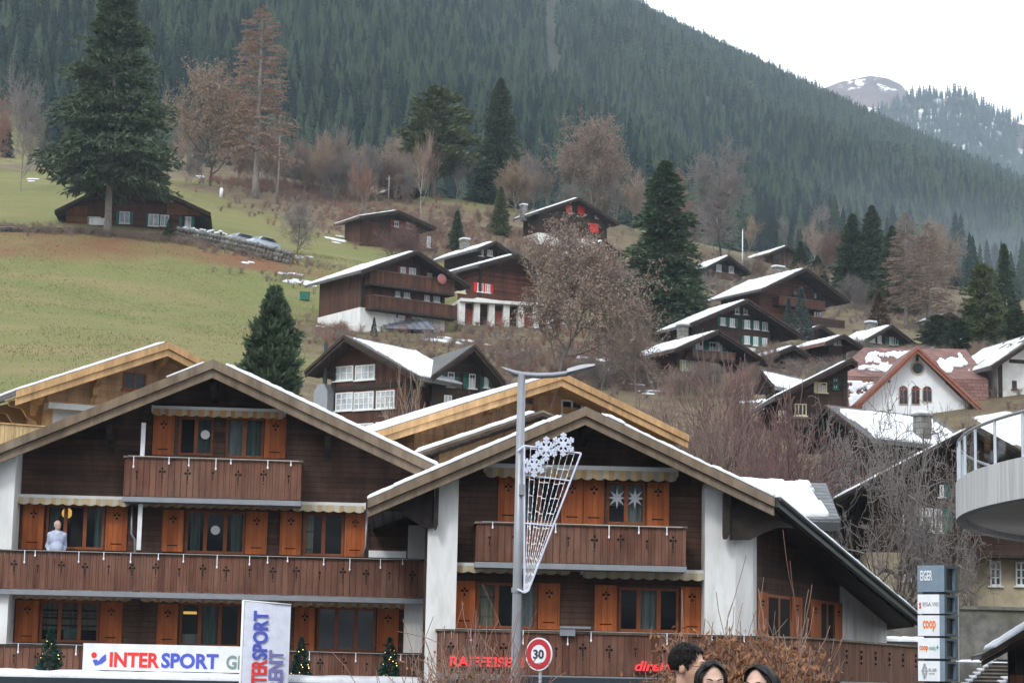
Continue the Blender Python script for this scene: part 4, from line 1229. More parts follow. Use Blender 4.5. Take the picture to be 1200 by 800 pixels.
MB().tube([p0+side*2.2+Vector((0,0,.06)), p1+side*2.2+Vector((0,0,.06))], .07, 8).build('gutter', M['gutter'], rfB, True)
zB = lambda u: zbb-.28-abs(u-ub)*pB
# walls: front, then the angled right wall
fu, _ = B.un(878, 640, 0); wlB, _ = B.un(499, 650, 0)
ANG = 60
SB = Frame(B.w(fu, 0, 0), 2.5+ANG, zb=-1.25)
ru, _ = SB.un(1037, 700, 0)
pr = SB.w(ru, 0, 0) - B.O; ru_b, rv_b = pr.dot(B.t), pr.dot(B.b)
w_ = MB()
w_.prism([(wlB, 0), (fu, 0), (fu, zB(fu)), (ub, zB(ub)), (wlB, zB(wlB))], 0, 5)
wallB = w_.build('wall', M['plank_dark'], rootB)
B_win = {
 'up1': ((608,562,657,612), 2, [(.05,.3,'curtain',.02,.98)]),
 'up2': ((711,564,757,614), 2, [(.04,.44,'curtain',.45,.98),(.55,.97,'curtain',.02,.98)]),
 'lo1': ((558,682,630,736), 3, [(.03,.3,'curtain_beige',.02,.98),(.68,.97,'curtain',.02,.98)]),
 'lo2': ((725,688,796,740), 3, [(.36,.64,'curtain',.02,.98)]),
}
boolean_cut(wallB, [cutbox(B, q[0]) for q in B_win.values()])
for k, (q, n, ins) in B_win.items():
    win, (u0, u1, z0, z1) = casement(B, rootB, q, 'frame_orange', n, ins, glass='glass')
    if k == 'up2':
        for f in (.27, .73):
            st = []; uc = u0+(u1-u0)*f; zc = z0+(z1-z0)*.62
            for t in range(16):
                rr = .27 if t % 2 == 0 else .09; st.append((uc+rr*math.cos(t*math.pi/8), zc+rr*math.sin(t*math.pi/8)))
            MB().prism(st, .105, .115).build('star', M['lace'], win)
for q in [(584,559,607,611),(658,561,683,613),(684,562,708,614),(758,565,784,616),(531,680,557,735),(631,683,656,737),(697,685,723,739),(798,687,824,742)]:
    leaves_shutter(B, rootB, q)
for q, m_ in [((569,545,793,562),'awning_plaid'),((534,660,668,672),'awning_pale'),((683,666,825,679),'awning_pale')]: awning(B, rootB, q, -.5, m_)
balcony(B, rootB, (558,613.5,804,660), -1.2, 1.2, seed=5)
ucn = B.un(945, 770, -1.3)[0]
q0 = B.rect((512,741,945,792), -1.3)
balB, rB = balcony(B, rootB, (512,741,945,792), -1.3, 1.3, seed=7, returns=(True, False))
# side balcony along the angled wall
SBr = empty('x', SB.loc, rz=SB.th); bpy.data.objects.remove(SBr)
sd = MB(); c0 = Vector((ucn, -1.3, 0)); dirv = Vector((math.cos(R(ANG)), math.sin(R(ANG)), 0)); ln = 11.5
for k in range(int(ln/.17)):
    a = c0+dirv*(k*.17+.004); e = c0+dirv*((k+1)*.17-.004)
    sd.slab([(a.x, a.y, rB[3]-.05), (e.x, e.y, rB[3]-.05), (e.x-.025, e.y+.02, rB[3]-.05), (a.x-.025, a.y+.02, rB[3]-.05)], rB[3]-.05-rB[2])
sdo = sd.build('side_balcony', M['balcony_pale'], rootB)
MB().bar(c0+Vector((0,0,rB[3]-.02)), c0+dirv*ln+Vector((0,0,rB[3]-.02)), .12, .05).build('hand_rail', M['verge'], sdo)
ct = MB()
for k in range(9):
    for zz, hh in ((.74,.03),(.60,.05),(.46,.025)):
        a = c0+dirv*(.6+k*1.2)+Vector((.012,-.007,0)); z = rB[2]+(rB[3]-rB[2])*zz
        ct.bar(a+Vector((0,0,z-hh)), a+Vector((0,0,z+hh)), .05, .05)
ct.build('cutout_pattern', M['cutout'], sdo)
# white pillars / side walls
def fin(q, v0, m='plaster', top=None):
    u0, u1, z0, z1 = B.rect(q, v0); p = MB()
    p.prism([(u0, 0), (u1, 0), (u1, zB(u1) if top is None else top), (u0, zB(u0) if top is None else top)], v0, -.003); return p.build('side_wall', M[m], rootB)
fin((500,600,535,760), -.8)
fin((826,600,862,740), -.7)
u862, _ = B.un(862, 650, -.7); u886, z886 = B.un(886, 650, 0)
p = MB(); p.prism_xy([(u862+.003, -.7), (u862+.5, -.3), (fu+.25, .35), (u862+.003, .35)], 0, zB(fu+.3)); p.build('side_wall', M['plaster'], rootB)
# angled wall in its own frame, children of the same house
sbw = MB(); V3 = Vector
def sb_pt(u, v, z):
    q = SB.w(u, v, z) - B.O; return (q.dot(B.t), q.dot(B.b), q.z+1.25)
def sb_box(mb, u0, u1, v0, v1, z0, z1, z1b=None):
    z1b = z1 if z1b is None else z1b
    vs = [sb_pt(u0,v0,z0), sb_pt(u1,v0,z0), sb_pt(u1,v1,z0), sb_pt(u0,v1,z0), sb_pt(u0,v0,z1), sb_pt(u1,v0,z1b), sb_pt(u1,v1,z1b), sb_pt(u0,v1,z1)]
    mb.add(vs, [(0,3,2,1),(4,5,6,7),(0,1,5,4),(1,2,6,5),(2,3,7,6),(3,0,4,7)])
zs = lambda u: zB(sb_pt(u, 0, 0)[0]+.1)-.05
um, _ = SB.un(984, 700, 0)
sb_box(sbw, .02, um, 0, 3, 0, zs(.02), zs(um)); sbw.build('wall', M['plank_dark'], rootB)
sw = MB(); sb_box(sw, um+.004, ru, -.05, 3, 0, zs(um), zs(ru)); sw.build('side_wall', M['plaster'], rootB)
def sbrect(q):
    x0, y0, x1, y1 = q
    return SB.un(x0, (y0+y1)/2, 0)[0], SB.un(x1, (y0+y1)/2, 0)[0], SB.un((x0+x1)/2, y1, 0)[1], SB.un((x0+x1)/2, y0, 0)[1]
for q in [(886,693,897,748),(926,699,938,752),(948,702,959,756),(976,706,985,758)]:
    u0, u1, z0, z1 = sbrect(q); sm = MB(); sb_box(sm, u0, u1, -.06, -.004, z0, z1); so_ = sm.build('shutter', M['shutter'], rootB)
    cm = MB(); uu = (u0+u1)/2; sb_box(cm, uu-.09, uu+.09, -.07, -.062, z0+(z1-z0)*.78, z0+(z1-z0)*.82); sb_box(cm, uu-.04, uu+.04, -.072, -.064, z0+(z1-z0)*.70, z0+(z1-z0)*.74); cm.build('cutout_pattern', M['cutout'], so_)
for q in [(898,697,925,752),(960,704,976,757)]:
    u0, u1, z0, z1 = sbrect(q); sm = MB(); sb_box(sm, u0, u1, -.03, -.004, z0, z1); fo = sm.build('window', M['frame_orange'], rootB)
    sm = MB(); k = (u1-u0)/2
    for i in (0, 1): sb_box(sm, u0+k*i+.09, u0+k*(i+1)-.06, -.036, -.032, z0+.08, z1-.08)
    sm.build('pane', M['room'], fo)
# knee braces beside the white walls
def knee(px0, px1, pyt, pyb, v, name='bracket'):
    u0, u1, z0, z1 = B.rect((px0, pyt, px1, pyb), v)
    MB().prism([(u0, z1), (u1, z1), (u1, z0+.12), (u1-.05, z0), (u0+.02, z0), (u0, z0+.1)], v, v+.22).build(name, M['beam_dark'], rootB)
knee(509, 514, 566, 620, -1.2); knee(848, 855, 577, 631, -1.2)
u0, z0 = B.un(852, 600, -1.0)
def tri(px, v):
    return [B.un(a, b_, v) for a, b_ in px]
MB().prism(tri([(856,578),(930,618),(912,618),(895,624),(880,632),(856,632)], -.95), -1.0, -.8).build('brace', M['beam_dark'], rootB)
MB().prism(tri([(509,570),(509,618),(497,618),(470,600),(436,596)], -.95), -1.0, -.8).build('brace', M['beam_dark'], rootB)
bracket(B, rootB, 686, 498, 522, -1.0)
pu = MB()
for px in (545, 686, 815):
    u = B.un(px, 500, 0)[0]; MB().box(u-.11, u+.11, OB+.1, -.003, zB(u)-.16, zB(u)).build('purlin', M['beam_dark'], rfB)

snow_sheet('snow_cover', [(ulB,OB-.12,zlB),(ulB,11.8,zlB),(ub-.5,11.8,zbb-.5*pB),(ub-.5,OB-.12,zbb-.5*pB)], rfB, 16, .10, .62, .4, 60, 70, ragged=.02)
snow_sheet('snow_cover', [(c1u,OB-.12,c1z),(c1u,11.8,c1z),(ub+.35,11.8,zbb-.35*pB),(ub+.35,OB-.12,zbb-.35*pB)], rfB, 18, .10, .70, .4, 60, 70, ragged=.02)
q1 = Vector(d2)
snow_sheet('snow_cover', [(c1u+.14,OB+.02,c1z-.03),(q1.x+.14,q1.y+.02,q1.z-.03),(q1.x-.7,q1.y+.5,q1.z+.7*pB),(c1u-.7,OB+.5,c1z+.7*pB)], rfB, 19, .13, .95, .6, 70, 8, ragged=.03)
# lit red lettering on the lower balcony
LV = -1.3-.06
def neon(s, q, label, **k):
    a, b_, c, e = B.rect(q, LV)
    r_ = empty('lettering_sign', B.w((a+b_)/2, LV, c), label, 'sign', rz=B.th)
    text_mesh(s, M['red_neon'], 'lettering', r_, -(b_-a)/2, (b_-a)/2, 0, e-c, 0, .05, **k)
    MB().box(-(b_-a)/2, (b_-a)/2, .005, .03, -.05, -.02).build('carrier_rail', M['steel_dark'], r_)
neon('RAIFFEISEN', (527,769,613,781), 'red capital letters on the balcony left of the round speed sign', bold=.03)
neon('direkt', (744,774,789,786), 'slanted red small letters on the balcony left of the black haired man', bold=.02, shear=.25)
# sills, shop front and dark canopy below
u0, u1, z0, z1 = B.rect((612,794,800,801), -2.2)
cB = MB().box(u0, u1, -2.6, -1.4, z1-.3, z1).build('shop_canopy', M['steel_dark'], rootB)
MB().box(u0-6, u1+4, -.4, -.35, .2, z1-.7).build('shop_window', M['pane_dark'], rootB)
u0, u1, z0, z1 = B.rect((656,733.5,692,739), -1.42); lm_ = MB(); lm_.box(u0, u1, -1.5, -1.36, z1-.05, z1); lm_.box(u0, u0+(u1-u0)*.5, -1.46, -1.38, z0-.12, z1-.05)
lm_.build('wall_light', M['metal_grey'], rootB)
# the small brick shop behind, at the far right corner
u0, u1, z0, z1 = SB.un(1045,760,3)[0], 0, 0, 0
sh = P(1060, 770, 70)
kio = empty('corner_shop', (sh.x, sh.y, gz(sh.x, sh.y)-.1), 'low dark shop front with a small blue poster beside the end of the brown balcony', 'shop')
hh = P(1060, 757, 70).z-kio.location.z
MB().box(-.75, .9, 0, 3, 0, hh).build('wall', M['stone_wall'], kio)
MB().box(-.7, .3, -.06, -.003, .1, hh-.25).build('window', M['pane_dark'], kio)
MB().box(-.9, 1.0, -.5, 3.2, hh, hh+.14).build('roof', M['gutter'], kio)
snow_sheet('snow_cover', [(-.85,-.5,hh+.14),(.95,-.5,hh+.14),(.95,3.1,hh+.14),(-.85,3.1,hh+.14)], kio, 30, .16, .95, .3, 16, 16, ragged=.08)
pz = P(1064, 778, 70).z-kio.location.z; px_ = P(1064, 778, 70).x-kio.location.x
MB().box(px_-.2, px_+.2, -.075, -.062, pz-.18, pz+.18).build('poster', mflat('blue_poster', (0.05,0.32,0.62)), kio)

# strings of small white lights hung on the railings
def light_string(fr, px0, px1, py0, py1, v, n, seed, label):
    r = random.Random(seed); a = fr.un(px0, py0, v); b_ = fr.un(px1, py1, v)
    o = empty('light_string', fr.w((a[0]+b_[0])/2, v, a[1]), label, 'fairy lights', 'white light strings on the balcony rails', rz=fr.th)
    mb = MB(); uc = (a[0]+b_[0])/2; sl_ = (b_[1]-a[1])/(b_[0]-a[0]); low = []; zz = lambda u: (u+uc-a[0])*sl_
    for i in range(n):
        u = a[0]+(b_[0]-a[0])*(i+.5+r.uniform(-.35,.35))/n - uc; l = r.uniform(.08,.30); z = zz(u)
        low += [(u-.010, z-.006), (u-.010, z-l), (u-.024, z-l-.03), (u-.014, z-l-.07), (u+.014, z-l-.07), (u+.024, z-l-.03), (u+.010, z-l), (u+.010, z-.006)]
    mb.prism([(a[0]-uc, 0)] + [(a[0]-uc, -.005)] + low + [(b_[0]-uc, zz(b_[0]-uc)-.005), (b_[0]-uc, zz(b_[0]-uc))], -.025, -.004)
    tag(mb.build('light_string', M['lights_white'], None), label, 'fairy lights', 'white light strings on the balcony rails').matrix_world = Matrix.Translation(o.location) @ Matrix.Rotation(fr.th, 4, 'Z')
    bpy.data.objects.remove(o)
light_string(A, 150, 350, 533.5, 540, -1.32, 7, 1, 'white icicle lights hung on the topmost balcony of the left chalet')
light_string(A, 2, 494, 643.5, 655.5, -1.52, 15, 2, 'white icicle lights hung on the long middle balcony of the left chalet')
light_string(A, 2, 494, 752.5, 766.5, -1.52, 8, 3, 'white icicle lights hung on the low balcony behind the banner')
light_string(B, 565, 800, 610.5, 617.5, -1.27, 6, 4, 'white icicle lights hung on the upper balcony behind the lamp post')
light_string(B, 520, 900, 735.5, 744, -1.37, 7, 5, 'white icicle lights hung on the balcony that carries the red letters')
# ------------------------------------------------------------------ village houses
def far_window(fr, root, q, fm='frame_white', pane='pane_far', n=2, rows=1, sh=None, shw=.42, v=-.0, fw=.06, sides=(1,1)):
    u0, u1, z0, z1 = fr.rect(q, v)
    b = MB(); y0, y1 = v-.07, v-.004
    b.box(u0, u0+fw, y0, y1, z0, z1); b.box(u1-fw, u1, y0, y1, z0, z1); b.box(u0+fw, u1-fw, y0, y1, z0, z0+fw); b.box(u0+fw, u1-fw, y0, y1, z1-fw, z1)
    for i in range(1, n): um = u0+(u1-u0)*i/n; b.box(um-fw*.6, um+fw*.6, y0+.01, y1, z0+fw, z1-fw)
    for i in range(1, rows): zm = z0+(z1-z0)*i/rows; b.box(u0+fw, u1-fw, y0+.015, y1, zm-.02, zm+.02)
    b.box(u0-.08, u1+.08, y0-.05, y1, z0-.06, z0-.002)
    win = b.build('window', M[fm], root)
    MB().box(u0+fw*.5, u1-fw*.5, v-.034, v-.006, z0+fw*.5, z1-fw*.5).build('pane', M[pane], win)
    if sh:
        w_ = (u1-u0)*shw
        for k, (a, b_) in enumerate(((u0-w_-.02, u0-.02), (u1+.02, u1+w_+.02))):
            if sides[k]: MB().box(a, b_, v-.06, v-.006, z0-.03, z1+.03).build('shutter', M[sh], root)
    return win

def chalet(label, apex, base, yaw, left=None, right=None, backpx=None, D=9.0, d=None, ov=1.3, inset=(.9,.9), wall='plank_old', roofm='roof_grey', verge='verge_dark',
           snow=(.9,0), snow_th=.22, wins=(), balcs=(), plinth=None, plinth_m='plaster', chim=None, th=.22, vh=.34, name='wooden_chalet', cat='chalet', group='chalets on the hillside', soffit='soffit', base_drop=2.5, brk=None, seed=1, wall2=None):
    p = hit(*base) if d is None else P(base[0], base[1], d)
    fr = Frame(p, yaw)
    root = empty(name, fr.loc, label, cat, group, rz=fr.th)
    ua, za = fr.un(*apex, -ov)
    ul = ur = None
    if left: ul, zl = fr.un(*left, -ov)
    if right: ur, zr = fr.un(*right, -ov)
    if ul is None: ul, zl = 2*ua-ur, zr
    if ur is None: ur, zr = 2*ua-ul, zl
    if backpx:
        u_, z_ = (ul, zl) if yaw >= 0 else (ur, zr)
        vv = fr.v_at(backpx, u_, z_)
        if vv: D = max(4, min(22, vv))
    rf, _ = gable_roof(fr, root, ua, za, ul, zl, ur, zr, -ov, D, th, roofm, verge, vh, .05, soffit)
    pl_, pr_ = (za-zl)/(ua-ul), (za-zr)/(ur-ua)
    z_at = lambda u: za - th - .06 - (ua-u)*pl_ if u < ua else za - th - .06 - (u-ua)*pr_
    wl_, wr_ = ul+inset[0], ur-inset[1]
    zp = None
    if plinth is not None: zp = fr.un(base[0], plinth, 0)[1]
    zbw = zp if zp is not None else -base_drop
    w_ = MB(); w_.prism([(wl_, zbw), (wr_, zbw), (wr_, z_at(wr_)), (ua, z_at(ua)), (wl_, z_at(wl_))], 0, D-.8)
    wo = w_.build('wall', M[wall], root)
    # dark corner posts and floor beams read as log construction
    for u in (wl_+.12, wr_-.12): MB().box(u-.13, u+.13, -.08, -.004, zbw, z_at(u)-.02).build('corner_post', M['beam_dark'] if wall != 'plank_light' else M['beam_light'], root)
    H_ = z_at(ua)-max(zbw,0)
    for k in (1, 2, 3):
        zz = max(zbw,0)+2.6*k
        us = [u for u in np.linspace(wl_, wr_, 60) if z_at(u) > zz+.15]
        if len(us) > 2: MB().box(us[0]+.27, us[-1]-.27, -.06, -.004, zz-.13, zz+.10).build('beam', M['beam_dark'] if wall != 'plank_light' else M['beam_light'], root)
    if zp is not None:
        MB().box(wl_-.06, wr_+.06, -.06, D-.75, -base_drop, zp-.003).build('base_wall', M[plinth_m], root)
    for k, (q, kw) in enumerate(wins):
        if zp is not None and fr.un((q[0]+q[2])/2, (q[1]+q[3])/2, 0)[1] < zp: kw = dict(kw, v=-.065)
        far_window(fr, root, q, **kw)
    for k, q in enumerate(balcs):
        balcony(fr, root, q[:4], -1.05, 1.05, m=q[4] if len(q) > 4 else 'plank_grey', motifs=False, step=.25, floor_m='beam_dark' if wall != 'plank_light' else 'beam_light', seed=k+seed)
    sr = random.Random(seed)
    if snow[0]:
        snow_sheet('snow_cover', [(ul,-ov-.04,zl),(ul,D-.1,zl),(ua-.15,D-.1,za-.15*pl_),(ua-.15,-ov-.04,za-.15*pl_)], rf, seed, snow_th*.62, snow[0]-.06, .4, 44, 36, ragged=.07)
    if snow[1]:
        snow_sheet('snow_cover', [(ur,-ov-.06,zr),(ur,D-.1,zr),(ua+.15,D-.1,za-.15*pr_),(ua+.15,-ov-.06,za-.15*pr_)], rf, seed+50, snow_th*.62, snow[1], .4, 60, 40, ragged=.12)
    if chim:
        cx, ct, cb, cw = chim
        vv = D*.45; u0, zt = fr.un(cx, ct, vv); u1, _ = fr.un(cx+cw, ct, vv); u1 = max(u1, u0+.55)
        zz = z_at(min(max((u0+u1)/2, ul), ur)); c = MB(); c.box(u0, u1, vv-.35, vv+.35, zz-.3, zt-.15); c.box(u0-.08, u1+.08, vv-.43, vv+.43, zt-.15, zt-.05)
        co = c.build('chimney', M['stone'], rf); MB().box(u0-.06, u1+.06, vv-.4, vv+.4, zt-.046, zt+.1).build('chimney_snow', M['snow'], co, True)
    if brk:
        for (bx, b0, b1) in brk: bracket(fr, root, bx, b0, b1, -ov*.8, 'beam_light' if wall == 'plank_light' else 'beam_dark', .2)
    return fr, root, rf, (ul, zl, ua, za, ur, zr, D, z_at)

W = lambda *q, **k: (q, k)
M['plank_sun'] = mplank('sunburnt_plank', (0.16,0.055,0.025), (0.26,0.105,0.05), 'z', 0.22)
# fresh light-wood houses just behind the two shop chalets
fr22, r22, rf22, g22 = chalet('pale new timber house with a boarded balcony rising behind the large brown chalet', (197,400), (120,560), 28, left=(19,457), backpx=-40, d=85, ov=1.5, inset=(1.6,1.6),
    wall='plank_light', roofm='roof_grey', verge='beam_light', snow=(.97,.2), snow_th=.13, vh=.55, soffit='beam_light', group=None, cat='house', name='timber_house',
    wins=[W(144,437,171,457, fm='frame_orange', pane='pane_dark', n=2)], brk=[(195,415,438),(121,433,475),(50,460,488)], seed=3)
u0, u1, z0, z1 = fr22.rect((60,481,102,500), 0)
b22 = MB().box(u0, u1, -.05, -.004, z0-.6, z1).build('roller_blind', M['awning_case'], r22)
u0, u1, z0, z1 = fr22.rect((57,473,114,480), -.6); MB().box(u0, u1, -.6, -.004, z0, z1).build('awning', M['awning_case'], r22)
balcony(fr22, r22, (-6,497,66,524), -2.0, 2.0, m='rail_light', motifs=False, seed=9, floor_m='beam_light')
# side brackets under the left eave
ul, zl, ua, za, ur, zr, D, z_at = g22
for k in range(4):
    vv = 0.6+k*2.1; uu = ul+1.6; zz = z_at(ul+.4)
    MB().prism([(ul+.35, zz-.05), (uu, zz+.3), (uu, zz-1.2), (uu-.2, zz-.75), (uu-.55, zz-.6), (uu-.75, zz-.3), (ul+.35, zz-.22)], vv, vv+.18).build('bracket', M['beam_light'], r22)
fr23, r23, rf23, g23 = chalet('pale new timber house with wide eaves showing above the right chalet roof', (658,436), (640,560), 24, left=(440,505), right=(806,509), d=82, ov=1.9, inset=(2.2,1.7),
    wall='plank_light', roofm='roof_brown', verge='beam_light', snow=(.97,.25), snow_th=.13, vh=.5, soffit='beam_light', group=None, cat='house', name='timber_house',
    wins=[W(657,469,682,487, fm='frame_white', pane='pane_dark', n=2), W(606,466,625,486, fm='frame_orange', pane='pane_dark', n=2)], brk=[(654,446,470),(590,464,492),(716,473,490),(770,497,512)], D=11, seed=4)
chalet('low pale timber wing with a snow edged roof below the wide eaved timber house', (636,480), (560,590), 10, left=(488,530), d=76, ov=.8, inset=(.9,.9),
    wall='plank_light', roofm='roof_brown', verge='verge', snow=(.97,0), snow_th=.2, vh=.16, group=None, cat='house', name='timber_house', D=4.5, seed=5, base_drop=3)

# dark chalet with many white windows, its ridge running off to the right
fr21, r21, rf21, g21 = chalet('dark red chalet with rows of white framed windows and a snow patched roof', (404,392), (430,512), -36, left=(358,434), right=(490,440), backpx=571, d=112, ov=1.1,
    wall='plank_brown', snow=(0,.60), snow_th=.16, inset=(.9,1.2), seed=11,
    wins=[W(392,429,414.5,446,n=3,rows=2), W(417,427.5,440,445,n=3,rows=2), W(394,460,414,481,n=3,rows=3), W(415.5,459,438.5,480,n=4,rows=3), W(441.5,457.5,463,478.5,n=4,rows=3), W(415,496,438,508,n=4), W(441,494,462,506,n=3)])
u0, u1, z0, z1 = fr21.rect((369,450,385,484), -.5); MB().prism([(u0,z0),(u1,z0),(u1,z1-.4),((u0+u1)/2+.2,z1),((u0+u1)/2-.2,z1),(u0,z1-.4)], -.6, -.005).build('flue_casing', M['metal_grey'], r21)
MB().tube([((u0+u1)/2, -.3, z1-.1), ((u0+u1)/2, -.3, z1+2.2)], .12, 8).build('flue_pipe', M['gutter'], r21)
chalet('dark gabled chalet with green shutters adjoining the snow patched roof', (556,403), (560,500), 24, left=(497,446), right=(592,446), d=112, ov=1.2, wall='plank_old', snow=(.0,0), seed=12, D=9, inset=(.9,.9),
    wins=[W(524,436,532,453, sh='shutter_green', shw=.75), W(549,438,557,455, sh='shutter_green', shw=.75), W(567,442,572,454, sh='shutter_green', shw=.9), W(520,463,529,475), W(545,466,555,478)])

# the old farmhouse behind the great fir
fr1, r1, rf1, g1 = chalet('long dark farmhouse on the meadow edge behind the great fir', (150,204), (170,269), 6, left=(64,246), right=(247,249), d=200, ov=1.6, wall='plank_red', snow=(.5,.0), snow_th=.12, inset=(1.6,2.4), D=11, seed=21, chim=(132,196,212,7),
    wins=[W(214,254,224,268, sh='shutter_green', shw=.35), W(174,251,186,265, sh='shutter_green', shw=.2), W(188,252,198,265), W(140,248,152,262, sh='shutter_green', shw=.3), W(100,254,118,262, pane='pane_far', n=3)])
u0, u1, z0, z1 = fr1.rect((78,242,102,263), -.1); MB().box(u0, u1, -.3, -.09, z0-.3, z1).build('wall_panel', M['plank_sun'], r1)
u0, u1, z0, z1 = fr1.rect((106,254,128,263), -.2); MB().box(u0, u1, -1.4, -1.3, z0-.3, z1-.35).build('canvas_screen', M['plaster'], r1)
u0, u1, z0, z1 = fr1.rect((196,232,238,252), -.1); MB().prism([(u0,z0),(u1,z0),(u1,z0+.3),(u0,z1)], -.2, -.085).build('gable_boarding', M['plank_sun'], r1)
chalet('dark barn with an open cart shed among bare shrubs on the upper slope', (467,246), (452,291), 33, right=(511,266), backpx=391, ov=1.4, wall='plank_brown', snow=(.66,.0), snow_th=.14, seed=22, inset=(.9,1.2), roofm='roof_brown',
    wins=[W(476,260,482,268, sh='shutter_brown', shw=1.0), W(462,259,467,266, sh='shutter_brown', shw=.9), W(500,277,504,290, fm='frame_white', n=1)])
chalet('small chalet with a snowy roof edge and pale chimney at the foot of the pine', (481,214), (470,233), 30, right=(500,226), backpx=434, ov=1.0, wall='plank_old', snow=(.97,.3), snow_th=.25, seed=23, chim=(464,209,217,5), wins=[W(462,226,468,231)])
fr4, r4, rf4, g4 = chalet('broad brown chalet with two balconies over a white base and a satellite dish', (489,293), (470,389), 34, right=(551,334), backpx=357, ov=1.5, wall='plank_brown', snow=(.66,.1), snow_th=.22, seed=24, plinth=366, inset=(.9,1.4),
    wins=[W(469,313,475,323.5,n=1,sh='shutter_brown',shw=.5), W(479,314,487,325), W(463,337,468.5,347.5,n=1), W(473,338,480,349), W(497,343,503,353), W(508,344,515,354), W(500,320,506,328,fm='frame_cream'), W(475,366,482,376,fm='frame_orange',pane='pane_dark'), W(500,370,509,380), W(463,366,467,374,n=1,pane='pane_dark')],
    balcs=[(434,322,533,338,'plank_brown'), (436,351.5,536,366,'plank_brown')])
c_ = fr4.un(517.5, 327, -1.2); MB().ell((c_[0], -1.25, c_[1]), (.42,.1,.42), 16, 8).build('satellite_dish', mflat('reddish_dish', (.32,.12,.11)), r4, True)
u0, u1, z0, z1 = fr4.rect((457,332,488,337), -.9); MB().box(u0, u1, -.95, -.004, z0, z1).build('awning', M['awning'], r4)
chalet('dark chalet half hidden behind the broad balconied chalet, its roof edge white with snow', (581,282), (565,335), 33, right=(602,297), backpx=506, ov=1.2, wall='plank_old', snow=(.74,.0), snow_th=.22, seed=25, chim=(541,280,290,7), wins=[W(561,292,566,300,pane='pane_dark'), W(571,293,577,300)])
fr5, r5, rf5, g5 = chalet('dark chalet with red shutters and a white rendered base beside the leafy brown tree', (606,297), (585,378), 33, right=(650,322), backpx=527, ov=1.3, wall='plank_red', snow=(.74,.0), snow_th=.22, seed=26, plinth=352,
    wins=[W(559,332,566,342, sh='shutter_red', shw=.5), W(568,333,574,343, sh='shutter_red', shw=.5), W(534,338,545,343, fm='frame_cream', n=3)])
fr6, r6, rf6, g6 = chalet('tall black chalet with bright red shutters at the top of the village', (679,231), (678,292), 30, right=(726,261), backpx=601, ov=1.3, wall='plank_old', snow=(.8,.0), snow_th=.2, seed=27, chim=(611,240,248,5), plinth=279,
    wins=[W(664,241,669,250,pane='pane_dark',n=1,sh='shutter_red',shw=.0), W(697,250,700.5,256,n=1)])
for q in [(663,241,670,250),(676.5,241.5,684.5,251.5),(691,262,701,272.5),(699,250.5,703,256)]:
    u0, u1, z0, z1 = fr6.rect(q, 0); MB().box(u0, u1, -.1, -.075, z0, z1).build('shutter', M['shutter_red'], r6)
chalet('low chalet with rust red shutters just below the tall black chalet', (708,281), (700,313), 30, right=(734,300), backpx=679, ov=1.1, wall='plank_red', snow=(.97,.0), snow_th=.25, seed=28, wins=[W(704,303,709,309,sh='shutter_red',shw=.9), W(715,302,719,309,sh='shutter_red',shw=.9)])
chalet('small dark chalet with two white windows right of the tall spruce', (854,299), (852,327), 26, right=(880,319), backpx=819, ov=1.1, wall='plank_old', snow=(.97,.0), snow_th=.25, seed=29, wins=[W(839,310,845,318,n=1), W(854,312,859.5,320,n=1)], balcs=[(838,320,866,327,'plank_grey')])
chalet('greyish weathered barn below the misty forest', (923,287), (915,312), 26, right=(944,301), backpx=862, ov=.9, wall='plank_grey', snow=(.7,.0), snow_th=.18, seed=30, roofm='roof_brown', wins=[W(909,298,914,304,fm='frame_dark',pane='pane_dark')])
fr9, r9, rf9, g9 = chalet('big reddish chalet with a wide white roof and overhanging eaves', (945,313), (935,380), 31, right=(996,352), backpx=826, ov=2.2, wall='plank_red', snow=(.86,.0), snow_th=.2, seed=31, inset=(1.4,2.8), chim=(907,312,322,10),
    wins=[W(951,343,957,350,fm='frame_dark',n=1), W(956,365,963,372,fm='frame_orange',pane='pane_far'), W(929,340,934,346,pane='pane_dark',fm='frame_dark'), W(940,338,945,344,pane='pane_dark',fm='frame_dark')], balcs=[(913,350,967,359,'plank_red'), (951,373,990,381,'plank_old')])
chalet('dark chalet with green shutters and two full rows of white windows', (876,350), (890,412), 26, right=(941,392), backpx=828, ov=1.3, wall='plank_old', snow=(.70,.0), snow_th=.18, seed=32, inset=(.9,2.2), plinth=408,
    wins=[W(861,360,866,368,n=1,sh='shutter_dark',shw=.7), W(871,360,875.5,368.5,n=1,sh='shutter_dark',shw=.7), W(844,372,849.5,381,sh='shutter_green',shw=.6), W(855,373,860.5,383,sh='shutter_green',shw=.6), W(872,375,878.5,385,sh='shutter_green',shw=.45), W(883,376,889,386,sh='shutter_green',shw=.45), W(893,377.5,899.5,387.5,sh='shutter_green',shw=.45),
          W(872,393.5,878,403,sh='shutter_green',shw=.45), W(882.5,394.5,888,405,sh='shutter_green',shw=.45), W(893,396,898.5,406,sh='shutter_green',shw=.45)])
fr11, r11, rf11, g11 = chalet('brown chalet with green and yellow shutters, a small balcony and a pale chimney', (842,386), (805,443), 26, right=(892,418), backpx=724, ov=1.5, wall='plank_red', snow=(.66,.0), snow_th=.16, seed=33, chim=(796,380,392,8), inset=(1.0,1.6), roofm='roof_brown',
    wins=[W(815,399,823,410,sh='shutter_green',shw=.4), W(831,401,846,413,n=4,sh='shutter_green',shw=.25), W(799,422,806,434,sh='shutter_yellow',shw=.5), W(808,423,816,435.5,sh='shutter_yellow',shw=.5), W(832,426,840,436)], balcs=[(812,411,862,420,'plank_grey')])
